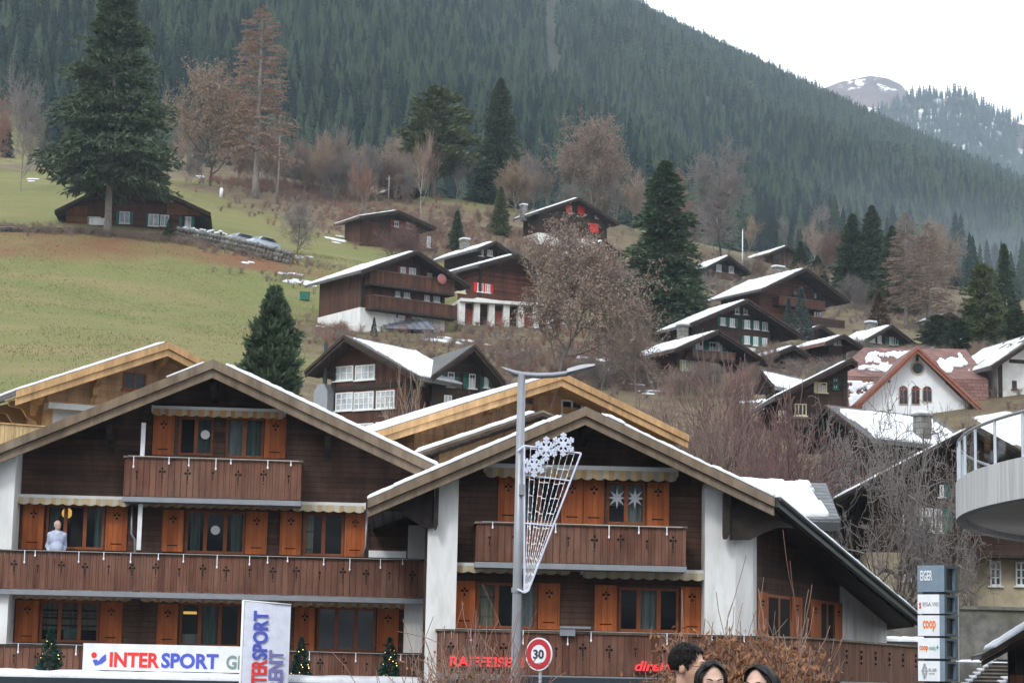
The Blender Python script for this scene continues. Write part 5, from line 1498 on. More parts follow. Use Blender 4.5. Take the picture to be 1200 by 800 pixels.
chalet('old barn with a rust tiled roof under melting snow', (989,391), (975,428), 26, right=(1011,405), backpx=927, ov=.9, wall='plank_old', roofm='roof_rust', snow=(.55,.0), snow_th=.12, seed=34, wins=[W(977,398,980,404,n=1), W(982,398,985,404,n=1)])
chalet('small dark shed between the big reddish chalet and the rust roofed barn', (962,380), (958,398), 30, right=(980,392), backpx=930, ov=.7, wall='plank_old', snow=(.3,.4), snow_th=.1, seed=35)
chalet('dark chalet with green shutters and a snowy left roof above the red tiled house', (1045,380), (1040,412), 26, right=(1077,405), backpx=994, ov=1.2, wall='plank_old', snow=(.78,.0), snow_th=.22, seed=36, chim=(1016,377,386,8),
    wins=[W(1019,393,1025,401,n=1), W(1028,393,1032.5,402,n=1,sh='shutter_green',shw=.0), W(1042,395,1047,404,n=1,sh='shutter_green',shw=.9), W(1048.5,396,1052,404,n=1,sh='shutter_green',shw=.7)])
chalet('little dark hut roof among the evergreens at the right', (1113,365), (1112,388), 22, right=(1127,374), backpx=1096, ov=.8, wall='plank_old', snow=(.3,.0), snow_th=.1, seed=51)
chalet('small dark shed under snow scraps below the light green pine', (1139,394), (1140,412), 18, right=(1160,404), backpx=1116, ov=.8, wall='plank_old', snow=(.6,.0), snow_th=.14, seed=52, wins=[W(1138,401,1142,406,n=1)])
chalet('dark chalet end peeping from behind the slender spruce at the right edge', (1204,366), (1196,404), 18, right=(1232,382), backpx=1168, ov=1.0, wall='plank_old', snow=(.5,.0), snow_th=.14, seed=53, wins=[W(1192,384,1197,392,n=1)])
chalet('small brown barn with a snow dusted roof on the bank under the big reddish chalet', (930,404), (922,432), 22, right=(950,416), backpx=896, ov=.9, wall='plank_brown', snow=(.7,.0), snow_th=.14, seed=54, wins=[W(926,416,930,422,n=1,fm='frame_dark',pane='pane_dark')])
# dark house with yellow window, roof line climbing to the white gable
fr15, r15, rf15, g15 = chalet('dark narrow house with a yellow framed window left of the white gable', (998,419), (950,500), 5, left=(908,464), right=(1005,424), d=128, ov=1.1, inset=(.9,.35), wall='plank_old', snow=(.62,0), snow_th=.14, seed=37, D=9,
    wins=[W(958,448,969,460,fm='frame_cream',n=2,sides=(1,0),sh='frame_cream',shw=.35), W(976,443,982,456,fm='shutter_green'), W(931,473,945,487,fm='frame_cream',pane='pane_dark',n=3,rows=1), W(912,481,922,494,fm='frame_cream',pane='pane_far',n=3)], balcs=[(927,489,950,497,'plank_old')])
chalet('small house with a snow covered roof beside the yellow windowed house', (893,433), (905,470), -40, right=(908,452), left=(884,456), backpx=955, d=135, ov=.8, wall='plank_old', snow=(0,.96), snow_th=.16, seed=38, roofm='roof_slate')
fr16, r16, rf16, g16 = chalet('brown gabled barn behind the bare trees with a melting snow field on its roof', (968,474), (975,640), -56, left=(934,524), right=(1019,513), backpx=1150, d=108, ov=1.1, wall='plank_old', snow=(0,.54), snow_th=.18, seed=39, chim=(1076,485,499,6))
fr17, r17, rf17, g17 = chalet('old brown house over a cream ground floor behind the bare trees', (1142,497), (1120,712), -5, left=(977,584), d=86, ov=1.3, wall='plank_old', snow=(.72,.0), snow_th=.14, seed=40, plinth=648, plinth_m='plaster_cream', inset=(1.4,1.4), vh=.2, D=10, cat='house', group=None, name='village_house',
    wins=[W(1073,595,1082,622,n=2,rows=3), W(1084,595,1093,622,n=2,rows=3), W(1095,596,1104,623,n=2,rows=3,sh='shutter_green',shw=1.3,sides=(0,1)), W(1058,602,1066,622,n=1,rows=3), W(1101,568,1106,582,n=1,sides=(0,1),sh='shutter_green',shw=1.0), W(1060,655,1074,680,n=2,rows=3,pane='pane_dark'), W(1081,655,1092,676,n=2,rows=3,pane='pane_dark'), W(1160,657,1173,686,n=2,rows=3,pane='pane_dark'), W(1190,658,1203,686,n=2,rows=3,pane='pane_dark')], balcs=[(1060,626,1220,648,'plank_old')])
# white gabled house with the big red tiled roof
p14 = P(1078, 492, 138); F14 = Frame(p14, 3)
r14 = empty('white_house', F14.loc, 'white gabled house with a red tiled roof and round arched windows', 'house', rz=F14.th)
ua, za = F14.un(1075, 405, -.8); ul, zl = F14.un(1003, 473, -.8); ur, zr = F14.un(1150, 476, -.8)
rf14, _ = gable_roof(F14, r14, ua, za, ul, zl, ur, zr, -.8, 7, .2, 'roof_red', 'verge_red', .45, .06, 'verge_red')
zo = lambda u: za-.27-(abs(u-ua)*(za-zl)/(ua-ul))
wl_, wr_ = ul+.55, ur-.55
w14 = MB().prism([(wl_, -3), (wr_, -3), (wr_, zo(wr_)), (ua, zo(ua)), (wl_, zo(wl_))], 0, 6).build('wall', M['plaster_white'], r14)
def arch(q, fm, pane):
    u0, u1, z0, z1 = F14.rect(q, 0); rr = (u1-u0)/2; um = (u0+u1)/2
    poly = [(u0, z0), (u1, z0)] + [(um+rr*math.cos(t*math.pi/10), z1-rr+rr*math.sin(t*math.pi/10)) for t in range(11)]
    f = MB().prism([(um+(x-um)*1.22, z0-.06+(z-z0)*1.06) for x, z in poly], -.06, -.004).build('window', M[fm], r14)
    MB().prism(poly, -.085, -.062).build('pane', M[pane], f)
    c = MB(); c.box(um-.04, um+.04, -.1, -.088, z0, z1); c.box(u0, u1, -.1, -.088, z1-rr-.04, z1-rr+.04); c.build('glazing_bar', M['shutter_brown'], f)
for q in [(1054,452,1063,473),(1068.5,452,1077,473),(1081.5,452.5,1091,470)]: arch(q, 'plaster_cream', 'pane_dark')
u, z = F14.un(1075, 431.5, 0); rr = .33
f = MB().prism([(u+.44*math.cos(t*.2618), z+.44*math.sin(t*.2618)) for t in range(24)], -.06, -.004).build('round_window', M['plaster_cream'], r14)
MB().prism([(u+rr*math.cos(t*.2618), z+rr*math.sin(t*.2618)) for t in range(24)], -.085, -.062).build('pane', M['pane_dark'], f)
k_ = MB()
for q in [(1074,415,1076,423),(1041,437,1043,448),(1109,441,1111,450)]:
    a, b_, c, e = F14.rect(q, -.1); MB().box(a, b_, -.2, -.005, c, e).build('wall_anchor', M['beam_dark'], r14)

# broad mansard body behind the gable
dv = 1.6
def F(px, py, v): u_, z_ = F14.un(px, py, v); return (u_, v, z_)
ms = MB()
e0, e1 = F(984,440,dv), F(1158,444,dv); r0, r1 = F(1012,407,dv+5), F(1132,409,dv+5); l0, l1 = F(988,480,dv-.4), F(1159,480,dv-.4)
ms.add([l0, l1, e1, e0, r1, r0], [(0,1,2,3),(3,2,4,5)])
bk = [(l0[0], dv+10.5, l0[2]), (l1[0], dv+10.5, l1[2]), (e1[0], dv+10, e1[2]), (e0[0], dv+10, e0[2])]
ms.add([l0, l1, e1, e0, r1, r0]+bk, [(1,7,8,2),(2,8,4),(8,9,5,4),(9,3,5),(9,6,0,3),(6,7,8,9)])
mso = ms.build('main_roof', M['roof_red'], r14)
MB().box(l0[0]+.3, l1[0]-.3, dv, dv+10, -3, l0[2]-.01).build('main_wall', M['plaster'], r14)
for (q, cv, sd_, ac, bc) in [(((984,440),(1075,442),(1075,407),(1012,407)), .36, 60, e0, r0), (((1075,442),(1158,444),(1132,409),(1075,407)), .24, 61, e1, r1)]:
    a = Vector(F(*q[0], dv)); b_ = Vector(F(*q[1], dv)); c = Vector(F(*q[2], dv+5)); d_ = Vector(F(*q[3], dv+5))
    snow_sheet('snow_cover', [a, b_, c, d_], mso, sd_, .12, cv, .0, 70, 30, lift=.03, ragged=.2)
snow_sheet('snow_cover', [F(988,479,dv-.38), F(1040,479,dv-.38), F(1030,442,dv-.02), F(984,441,dv-.02)], mso, 62, .12, .34, .2, 40, 30, lift=.05, ragged=.2)
for q in [(1022,420,1029,429),(1112,423,1119,431)]:
    a = Vector(F(q[0],q[3],dv+2.6)); b_ = Vector(F(q[2],q[3],dv+2.6)); c = Vector(F(q[2],q[1],dv+3.4)); d_ = Vector(F(q[0],q[1],dv+3.4)); off = Vector((0,-.5,.0))
    sk = MB().slab([a+off, b_+off, c+off, d_+off], .5, (0,-1,.5)).build('skylight', M['frame_white'], mso)
# cream house at the right edge
chalet('cream rendered house with a dark curved eave at the right edge of the village', (1228,384), (1185,470), 14, left=(1162,428), d=140, ov=1.1, wall='plaster_old', snow=(.45,0), snow_th=.12, seed=41, D=8, cat='house', group=None, name='village_house', inset=(1.0,1.0), wins=[W(1186,446,1191,456,fm='frame_dark',pane='pane_dark')])
# low slate roof with snow behind the bank chalet
p20 = P(930, 640, 69); F20 = Frame(p20, 2)
r20 = empty('low_annex', F20.loc, 'low annex with a snowy slate roof behind the right chalet', 'annex', rz=F20.th)
a, b_, c, d_ = [Vector((lambda q, v: (F20.un(*q, v)[0], v, F20.un(*q, v)[1]))(q, v)) for q, v in (((862,608),0),((984,607),0),((968,566),3.6),((850,563),3.6))]
rf20 = MB().slab([a, b_, c, d_], .16).build('roof', M['roof_slate'], r20)
snow_sheet('snow_cover', [a+Vector((.05,.2,.06)), b_+Vector((-.3,.2,.06)), c+Vector((-.6,-.2,-.06)), d_], rf20, 70, .22, .97, .1, 30, 14, ragged=.10)
MB().box(a.x, b_.x, -.12, -.003, a.z-.3, a.z-.03).build('gutter', M['gutter'], rf20)
MB().box(a.x+.3, b_.x-.3, .3, 3.6, -3, a.z-.12).build('wall', M['plank_dark'], r20)
# white garage row with dark openings below the red shuttered chalet
pg = hit(590, 383); Fg = Frame(pg, 14)
rg = empty('garage_row', Fg.loc, 'low white garage row behind the big leafy tree', 'garage', rz=Fg.th)
u0, u1, z0, z1 = Fg.rect((541,354,662,382), 0)
MB().box(u0, u1, .5, 5, -2, z1-.25).build('wall', M['plank_old'], rg)
MB().box(u0-.2, u1+.2, -.4, 5.2, z1-.25, z1).build('roof', M['plaster_old'], rg)
n = 7
for i in range(n+1): x = u0+(u1-u0)*i/n; MB().box(x-.25, x+.25, -.1, .497, -2, z1-.253).build('pillar', M['plaster_old'], rg)

for i in range(n):
    if i % 2 == 0: x = u0+(u1-u0)*(i+.5)/n; MB().box(x-.55, x+.55, .42, .495, -1, z1-.7).build('door', M['shutter_brown'], rg)
# solar panels below the broad chalet
ps = hit(478, 391); Fs_ = Frame(ps, 8)
rs = empty('solar_panel_row', Fs_.loc, 'row of tilted dark solar panels on the grass under the broad chalet', 'solar panels', rz=Fs_.th)
a0 = Fs_.un(452, 391, 0); a1 = Fs_.un(511, 393, 0); t0 = Fs_.un(443, 375, 1.2); t1 = Fs_.un(500, 377, 1.2)
cell = mnoisy('solar_cell', (.15,.17,.22), (.24,.26,.31), 2, rough=.2, bmp=0, spec=.7)
for i in range(7):
    f0_, f1_ = (i+.03)/7, (i+.97)/7; L_ = lambda p, q, f: p[0]+(q[0]-p[0])*f; Z_ = lambda p, q, f: p[1]+(q[1]-p[1])*f
    pnl = MB().slab([(L_(a0,a1,f0_),0,Z_(a0,a1,f0_)+.5),(L_(a0,a1,f1_),0,Z_(a0,a1,f1_)+.5),(L_(t0,t1,f1_),1.2,Z_(t0,t1,f1_)+.1),(L_(t0,t1,f0_),1.2,Z_(t0,t1,f0_)+.1)], .07).build('panel', cell, rs)
sp_ = MB()
for i in range(8):
    f_ = i/7; x0 = a0[0]+(a1[0]-a0[0])*f_; x1 = t0[0]+(t1[0]-t0[0])*f_
    sp_.bar((x0, -.02, a0[1]+(a1[1]-a0[1])*f_+.52), (x1, 1.18, t0[1]+(t1[1]-t0[1])*f_+.12), .07, .06); sp_.box(x1-.04, x1+.04, 1.1, 1.18, -.8, t0[1]-.1)
sp_.build('rack', M['metal_grey'], rs)
# ------------------------------------------------------------------ trees that stand out one by one
TG, TD, BI = M['trunk_grey'], M['trunk_dark'], M['birch']
plant_px('fir_tree', FIR_A, 126, 268, -16, 144, 'huge dark fir with a bare pale trunk in front of the long farmhouse', 'tree', TG, M['fir'], d=192)
plant_px('spruce_tree', YOUNG, 316, 520, 343, 196, 'young green spruce standing behind the ridge of the large brown chalet', 'tree', TD, M['spruce'], d=84)
plant_px('pine_tree', PINE, 508, 232, 104, 96, 'broad olive green pine above the snowy roof edge', 'tree', TG, M['pine'])
plant_px('spruce_tree', FIR_B, 584, 240, 94, 66, 'tall dark spruce standing right of the olive green pine', 'tree', TD, M['fir'], d=272)
plant_px('spruce_tree', FIR_B, 778, 398, 191, 114, 'big full spruce in the middle of the village right of the red shuttered chalet', 'tree', TD, M['spruce'])
plant_px('spruce_tree', FIR_D, 535, 298, 247, 25, 'small dark spruce behind the broad balconied chalet', 'tree', TD, M['spruce'])
plant_px('pine_tree', FIR_D, 586, 276, 220, 28, 'small yellowish green conifer left of the tall black chalet', 'tree', TD, M['pine'])
for px, py, top, w_, lb in [(897,374,330,26,'grey green cone shaped conifer in front of the big reddish chalet'), (939,398,337,28,'grey green cone shaped conifer right of the small blue one'), (924,396,350,20,'small blue conifer between the two grey green cones'), (868,368,337,22,'small olive cone shaped conifer under the wide white roof')]:
    plant_px('garden_conifer', CONE, px, py, top, w_, lb, 'tree', TD, M['blue_spruce'] if w_ != 22 else M['pine'], group='clipped looking conifers by the big reddish chalet')
plant_px('spruce_tree', FIR_C, 999, 352, 252, 58, 'left spruce of the dense trio beside the tan larch', 'tree', TD, M['spruce'], group='trio of spruces')
plant_px('spruce_tree', FIR_B, 1022, 356, 242, 54, 'middle and tallest spruce of the dense trio', 'tree', TD, M['fir'], group='trio of spruces')
plant_px('spruce_tree', FIR_B, 1046, 366, 266, 50, 'right spruce of the dense trio beside the tan larch', 'tree', TD, M['fir'], group='trio of spruces')
plant_px('pine_tree', PINE, 1152, 418, 312, 56, 'light green pine left of the slender dark spruce', 'tree', TG, M['pine'])
plant_px('spruce_tree', FIR_D, 1178, 404, 288, 46, 'slender dark spruce near the right edge of the picture', 'tree', TD, M['spruce'])
plant_px('spruce_tree', FIR_C, 938, 330, 283, 30, 'spruce just behind the ridge of the big reddish chalet', 'tree', TD, M['spruce'])
plant_px('spruce_tree', FIR_C, 958, 330, 300, 26, 'small spruce on the right behind the ridge of the big reddish chalet', 'tree', TD, M['spruce'])
plant_px('cypress_shrub', CONE, 1030, 394, 341, 34, 'rust brown cone shaped conifer under the dense trio', 'shrub', TD, M['rust_shrub'])
for px, py, top, w_, lb in [(1098,414,370,46,'dark evergreen thicket left of the tan larch foot'), (1124,420,376,44,'dark evergreen bush under the tan larch'), (1190,425,362,44,'dark evergreen bush under the slender spruce')]:
    plant_px('evergreen_bush', PINE, px, py, top, w_, lb, 'shrub', TD, M['fir'])
plant_px('evergreen_bush', CONE, 198, 282, 256, 18, 'round dark bush beside the windows of the long farmhouse', 'shrub', TD, M['fir'])
plant_px('evergreen_bush', CONE, 438, 395, 372, 10, 'small dark conifer left of the solar panels', 'shrub', TD, M['fir'])
plant_px('larch_tree', LARCH, 299, 232, 8, 94, 'tall bare larch with a pale straight trunk and rusty twigs', 'tree', TG, M['leaf_orange'])
plant_px('larch_tree', LARCH, 1088, 388, 262, 74, 'broad tan larch beside the dense trio of spruces', 'tree', TG, M['leaf_fawn'])
plant_px('larch_tree', LARCH, 1062, 384, 250, 56, 'pale tan larch rising between the spruces and the broad larch', 'tree', TG, M['leaf_fawn'])
plant_px('larch_tree', LARCH, 793, 330, 197, 44, 'orange larch peeping out behind the big full spruce', 'tree', TG, M['leaf_orange'])
# leafless trees
plant_px('bare_tree', LEAFY2, 246, 218, 78, 122, 'wide round tree with fine fawn twigs on the crest behind the long farmhouse', 'tree', TD, M['twig_tan'], lm=M['leaf_fawn'])
plant_px('bare_tree', BARE_R2, 24, 224, 84, 62, 'forked leafless grey tree on the meadow left of the great fir', 'tree', TG, M['twig_grey'])
plant_px('bare_tree', BARE_R, -4, 200, 118, 60, 'rusty leafless tree cut by the left edge of the picture', 'tree', TG, M['twig_rust'])
plant_px('bare_tree', BARE_U, 432, 260, 186, 48, 'reddish leafless tree above the dark barn', 'tree', TG, M['twig_rust'])
plant_px('leafy_tree', LEAFY2, 694, 262, 138, 104, 'tall dome of dry fawn leaves behind the tall black chalet', 'tree', TG, M['twig_brown'], lm=M['leaf_fawn'])
plant_px('leafy_tree', LEAFY, 652, 446, 260, 206, 'great spreading tree with dry brown leaves in front of the red shuttered chalets', 'tree', TG, M['twig_brown'], lm=M['leaf_fawn'])
plant_px('bare_tree', BARE_R, 846, 305, 172, 96, 'large grey leafless tree behind the small two windowed chalet', 'tree', TD, M['twig_grey'])
plant_px('bare_tree', BARE_R, 606, 250, 188, 52, 'fawn leafless tree right of the tall dark spruce', 'tree', TG, M['twig_tan'])
plant_px('bare_tree', BARE_R2, 348, 302, 234, 56, 'gnarled dark leafless tree standing alone on the green slope', 'tree', TD, M['twig_grey'])
plant_px('birch_tree', BIRCH, 486, 545, 425, 78, 'slim pale birch in front of the snow patched chalet', 'tree', BI, M['twig_tan'], d=92)
plant_px('birch_tree', BIRCH, 494, 256, 146, 40, 'thin white stemmed birch in front of the olive green pine', 'tree', BI, M['twig_tan'])
plant_px('bare_tree', BARE_U, 326, 238, 160, 30, 'thin leafless sapling right of the rusty larch', 'tree', TG, M['twig_brown'])
plant_px('bare_tree', BARE_U2, 396, 232, 142, 56, 'upright grey leafless tree left of the olive pine', 'tree', TG, M['twig_grey'])
plant_px('bare_tree', BARE_R, 1100, 352, 258, 60, 'greyish leafless tree in the mist right of the tan larch', 'tree', TG, M['twig_tan'])
plant_px('bare_tree', BARE_R, 985, 330, 270, 60, 'pinkish leafless tree behind the dense trio of spruces', 'tree', TG, M['twig_pink'])
plant_px('bare_tree', BARE_U, 415, 385, 316, 36, 'small leafless tree with orange leaves before the side wall of the balconied chalet', 'tree', TG, M['twig_rust'])
plant_px('bare_tree', BARE_R, 470, 322, 262, 60, 'pinkish leafless bush tree in front of the open cart shed barn', 'tree', TG, M['twig_pink'])
plant_px('bare_tree', BARE_R2, 745, 462, 360, 70, 'leafless tree at the foot of the big full spruce', 'tree', TG, M['twig_brown'])
# tangle of gnarled bare trees on the right
for pr_, px, d, top, w_, lb in [(SNAG,1040,80,446,190,'gnarled leafless tree with tangled limbs left of the sign tower'), (SNAG2,1092,84,470,150,'gnarled leafless tree in front of the cream ground floor'), (SNAG,985,90,476,110,'leafless tree with tangled limbs behind the low snowy annex'), (SNAG,1070,79,540,130,'low crooked leafless tree behind the sign tower'), (SNAG2,1160,80,640,90,'small leafless espalier before the cream wall')]:
    plant_px('bare_tree', pr_, px, 700, top, w_, lb, 'tree', TD, M['twig_grey'], d=d, group='tangle of leafless trees')
# purple brown shrubs in the dip behind the right chalet
k = 0
for px, d, top, w_, lb in [(860,92,436,120,'tall purple brown leafless shrub right of the light timber eaves'), (905,86,470,100,'purple brown leafless shrub behind the snowy annex'), (815,90,455,90,'purple brown leafless shrub touching the light timber eaves'), (935,92,500,80,'rusty leafless shrub in front of the brown barn'), (880,96,425,90,'high reddish leafless shrub under the brown green shuttered chalet'), (770,98,452,80,'leafless shrub on the bank above the light timber house'), (840,84,505,80,'greyish leafless shrub just above the right chalet roof'),(900,82,520,80,'low grey leafless shrub above the snowy annex')]:
    plant_px('bare_shrub', (THICK, BARE_U2, THICK2)[k % 3], px, 600, top-6, w_*1.6, lb, 'shrub', TG, M['twig_pink'] if k % 4 != 2 else M['twig_brown'], d=d, group='purple brown shrubs behind the right chalet'); k += 1
for px, d, top, w_, lb in [(570,79,478,80,'dark purple hedge bush above the low timber wing'), (612,79,462,60,'dark purple hedge bush beside the lamp post top'), (530,79,500,60,'dark purple hedge bush at the left end of the low timber wing')]:
    plant_px('bare_shrub', SHRUB2, px, 600, top, w_, lb, 'shrub', TG, M['twig_pink'], d=d, group='hedge on the roof terrace')
r = random.Random(17)
gaps = [(735,444),(760,458),(700,456),(722,410),(700,400),(742,392),(822,352),(905,436),(925,428),(965,352),(1004,424),(1095,436),(880,452),(830,462),(790,470),(845,470),(1015,360),(1130,440),(1160,430),(985,345),(880,330),(640,318),(610,310),(560,268),(520,275),(1060,368),(712,330),(725,345)]
for i in range(56):
    px, py = gaps[i % len(gaps)]; px += r.uniform(-16, 16); py += r.uniform(-5, 5); hpx = r.uniform(22, 44)
    plant_px('bare_tree', r.choice([BARE_R2, BARE_U2, THICK2, BARE_R]), px, py, py-hpx, hpx*r.uniform(.8,1.3), 'small leafless grey brown tree among the chalets', 'tree', TG, M[r.choice(['twig_grey','twig_brown','twig_brown','twig_tan'])], group='small leafless trees among the chalets')
# belt of leafless trees at the foot of the forest
r = random.Random(5)
for i in range(120):
    px = r.uniform(170, 1130) if i < 80 else r.uniform(290, 480); py = float(interp([(170,205),(300,218),(400,232),(560,238),(700,262),(800,290),(900,300),(1000,325),(1130,352)], px)) + r.uniform(-10, 6)
    hpx = r.uniform(34, 74); kind = r.choice([BARE_U, BARE_U2, BARE_R, BARE_U])
    plant_px('bare_tree', kind, px, py, py-hpx, hpx*r.uniform(.42,.72), 'leafless grey or brown tree in the belt below the fir forest', 'tree', TG, M[r.choice(['twig_grey','twig_brown','twig_grey','twig_tan','twig_pink'])], group='leafless trees below the forest')
# firs standing among them
for i in range(16):
    px = r.uniform(-30, 110) if i < 5 else r.uniform(960, 1230); py = float(interp(BASEL, px)) + r.uniform(2, 16); hpx = r.uniform(38, 62)
    plant_px('fir_tree', r.choice([FIR_B, FIR_C, FIR_D]), px, py, py-hpx, hpx*.36, 'fir on the front edge of the mountain forest', 'tree', TD, M[r.choice(['fir','spruce','forest'])], group='firs on the forest edge')

# ------------------------------------------------------------------ low scrub and grass
def undergrowth(name, spots, m, label, seed, h=(.5,1.6), n_stem=22, tw=.0085):
    g = np.random.default_rng(seed); S = []
    for (px, py, rx, ry, n) in spots:
        c = hit(px, py)
        x = c.x + g.normal(size=n)*rx*.6; y = c.y + g.normal(size=n)*ry*.6
        z = ground_z(x, y); hh = h[0]+(h[1]-h[0])*g.random(n)
        for i in range(n_stem):
            dx = g.normal(size=n)*.32*hh; dy = g.normal(size=n)*.32*hh
            p0 = np.stack([x+dx*.12, y+dy*.12, z-.05], 1); p1 = np.stack([x+dx*.6, y+dy*.6, z+hh*.6*(.7+.5*g.random(n))], 1)
            p2 = p1 + np.stack([dx*.6+g.normal(size=n)*.15, dy*.6+g.normal(size=n)*.15, hh*.4*g.random(n)], 1)
            p3 = p1 + np.stack([g.normal(size=n)*.3*hh, g.normal(size=n)*.3*hh, hh*.3*g.random(n)], 1)
            o_ = np.ones((n,1))
            S += [np.hstack([p0,p1,o_*tw*1.3,o_*tw]), np.hstack([p1,p2,o_*tw,o_*tw*.6]), np.hstack([p1,p3,o_*tw,o_*tw*.6])]
    V, Fc = segs_mesh(np.concatenate(S), 3)
    return tag(link(name, np_mesh(name, V, Fc), m), label, 'undergrowth', kind='stuff')
scr = [(335,226,7,6,90),(312,220,6,6,70),(360,250,10,12,90),(400,240,12,12,110),(450,270,12,14,130),(500,270,12,14,130),(540,280,12,14,130),(600,300,14,16,170),(640,320,12,14,140),(390,395,4,6,50),(420,400,4,5,40),
       (690,430,12,14,150),(620,430,10,12,120),(560,400,8,10,80),(740,440,10,10,120),(700,330,10,14,120),(900,420,10,12,90),(950,430,8,10,80),(1000,420,14,16,120),(1100,420,16,20,200),(1170,440,12,14,120),(820,345,14,14,120),(880,345,12,10,80),(980,350,20,20,160),(1060,360,20,20,160),(1130,370,20,20,160)]
scr = [(a, b, c*.9, d_*.9, int(n*(.55 if a < 690 else .9))) for a, b, c, d_, n in scr]
undergrowth('undergrowth', scr, M['twig_brown'], 'low brown leafless scrub spread over the slope between the chalets', 1, (.3,.95))
undergrowth('undergrowth', [(a, b, c, d, int(n*.7)) for a, b, c, d, n in scr[:14]] + [(340,222,8,6,150),(312,220,5,5,90),(460,235,10,10,100),(620,300,10,12,120)], M['twig_rust'], 'rust red scrub and bracken on the upper slope', 2, (.3,1.1))
undergrowth('undergrowth', [(a, b, c, d_, int(n*.5)) for a, b, c, d_, n in scr[12:]], M['twig_grey'], 'grey leafless scrub among the chalets on the right', 3, (.3,1.2))
undergrowth('ivy_thicket', [(1000,640,8,5,40),(1060,660,10,5,50),(1110,680,8,4,40),(1150,700,6,3,40),(900,600,8,5,80),(830,580,7,5,80)], M['twig_grey'], 'tangled grey brush climbing the bank on the right', 4, (.8,2.2), 20, .014)
undergrowth('undergrowth', [(200,284,8,1.2,120),(260,292,6,1.2,110),(310,303,5,1.2,90),(60,272,9,1.5,120),(340,330,4,2,30)], M['twig_brown'], 'dry stalks along the upper edge of the meadow', 6, (.3,.9), 14)
# grass tufts
def tufts():
    g = np.random.default_rng(3); n = 90000
    d = 118 + (200-118)*g.random(n)**.8; a = -.27 + .27*1.1*g.random(n); x = a*d
    kk = fbm(x/5, d/5) + .5*fbm(x/1.5, d/1.5, _l2) > .12*g.normal(size=n) + .08; x, d = x[kk], d[kk]; n = len(x)
    z = ground_z(x, d); Pt = np.stack([x, d, z-.02], 1); D = g.normal(size=(n,3))*.35 + np.array([0,0,1])
    V, Fc = sprays(Pt, D, .06+.10*g.random(n), np.full(n,.06), g)
    return tag(link('grass', np_mesh('grass', V, Fc), M['tuft']), 'short winter grass on the meadow', 'grass', kind='stuff')
M['tuft'] = mfoliage('winter_grass', (0.145,0.172,0.055), (0.20,0.19,0.078), (0.21,0.195,0.09), .12)
tufts()

# ------------------------------------------------------------------ snow patches lying on the grass
V = []; Fs = []
g = np.random.default_rng(8)
def snow_patch(px, py, rx, ry):
    c = hit(px, py); n = 18; base = len(V); ph = g.random()*6
    for ring, f in enumerate((0, .6, .95, 1.06)):
        for k in range(n):
            t = 2*math.pi*k/n; q = f*(1+.25*math.sin(3*t+ph)+.15*math.sin(7*t+2*ph))
            x, y = c.x+rx*q*math.cos(t), c.y+ry*q*math.sin(t)
            V.append((x, y, gz(x, y) + (.10,.09,.06,-.03)[ring]))
    for ring in range(3):
        for k in range(n): Fs.append((base+ring*n+k, base+ring*n+n+k, base+ring*n+n+(k+1)%n, base+ring*n+(k+1)%n))
for q in [(345,323,1.1,.5),(340,331,1.4,.5),(352,333,1.0,.5),(362,332,.8,.5),(288,309,.6,.3),(347,301,.9,.4),(36,212,.7,.4),(410,282,2,.6),(396,283,1,.5),(383,382,.8,.4),(500,399,1.5,.6),(518,399,1.3,.6),(530,401,.8,.5),(560,402,1.2,.6),
          (700,424,1.2,.5),(720,432,1,.5),(735,450,1.5,.5),(760,460,1.2,.5),(905,476,2.2,.8),(880,470,1.2,.5),(1125,398,2,1),(1140,408,1.5,.8),(1150,414,1.2,.6),(1178,458,2.2,1.2),(1165,452,1,.6),(230,206,.8,.4),(870,400,1,.5),(1000,560,1.2,.6)]:
    for _k in range(3): snow_patch(q[0]+g.normal()*q[2]*7, q[1]+g.normal()*q[3]*3, q[2]*g.uniform(.25,.6), q[3]*g.uniform(.25,.6))
for q in [(1186,500,2.6,3.5),(1178,512,2.2,3),(1198,508,2.4,3.5),(1170,455,2,1.2)]: snow_patch(*q)
mb = MB(); mb.add(V, Fs); tag(mb.build('snow', M['snow'], None, True), 'thin leftover snow patches scattered on the grass', 'snow', kind='stuff')
# ------------------------------------------------------------------ street lamp with winter decoration
pl_ = P(608, 600, 37); LG = gz(pl_.x, pl_.y)
lamp = empty('street_lamp', (pl_.x, pl_.y, LG), 'grey street lamp with one sweeping curved arm in front of the right chalet', 'street lamp')
def LP(px, py, d=37): return P(px, py, d) - lamp.location
top = LP(609.5, 438)
MB().tube([(0,0,-.1),(0,0,1.2),(0,0,1.25),(0,0,top.z*.55),(0,0,top.z)], [.105,.1,.088,.078,.068], 16).build('pole', M['metal_grey'], lamp, True)
MB().tube([(0,0,LP(604,694).z),(0,0,LP(604,688).z)], .1, 16).build('collar', M['metal_grey'], lamp)
ax = [(588,430),(595,433.5),(604,437),(614,439),(630,440),(648,439.5),(664,437.5),(673,434.5)]
arm = MB().tube([Vector((LP(*q).x, 0, LP(*q).z)) for q in ax], [.012,.03,.045,.05,.05,.048,.045,.03], 12).build('arm', M['metal_grey'], lamp, True)
hx = [(664,437,.05),(670,435.6,.06),(680,433,.062),(689,430.8,.045),(697,429,.02)]
mb = MB()
vs = []; 
for (a, b_, t) in hx:
    q = LP(a, b_); vs += [(q.x, -.17, q.z-.01), (q.x, .17, q.z-.01), (q.x, .15, q.z+t), (q.x, -.15, q.z+t)]
n = len(hx); fs = [(3,2,1,0), (4*n-4,4*n-3,4*n-2,4*n-1)]
for i in range(n-1):
    for k in range(4): fs.append((4*i+k, 4*i+(k+1)%4, 4*i+4+(k+1)%4, 4*i+4+k))
mb.add(vs, fs).build('lamp_head', M['metal_grey'], lamp)
gl = MB(); vs = []
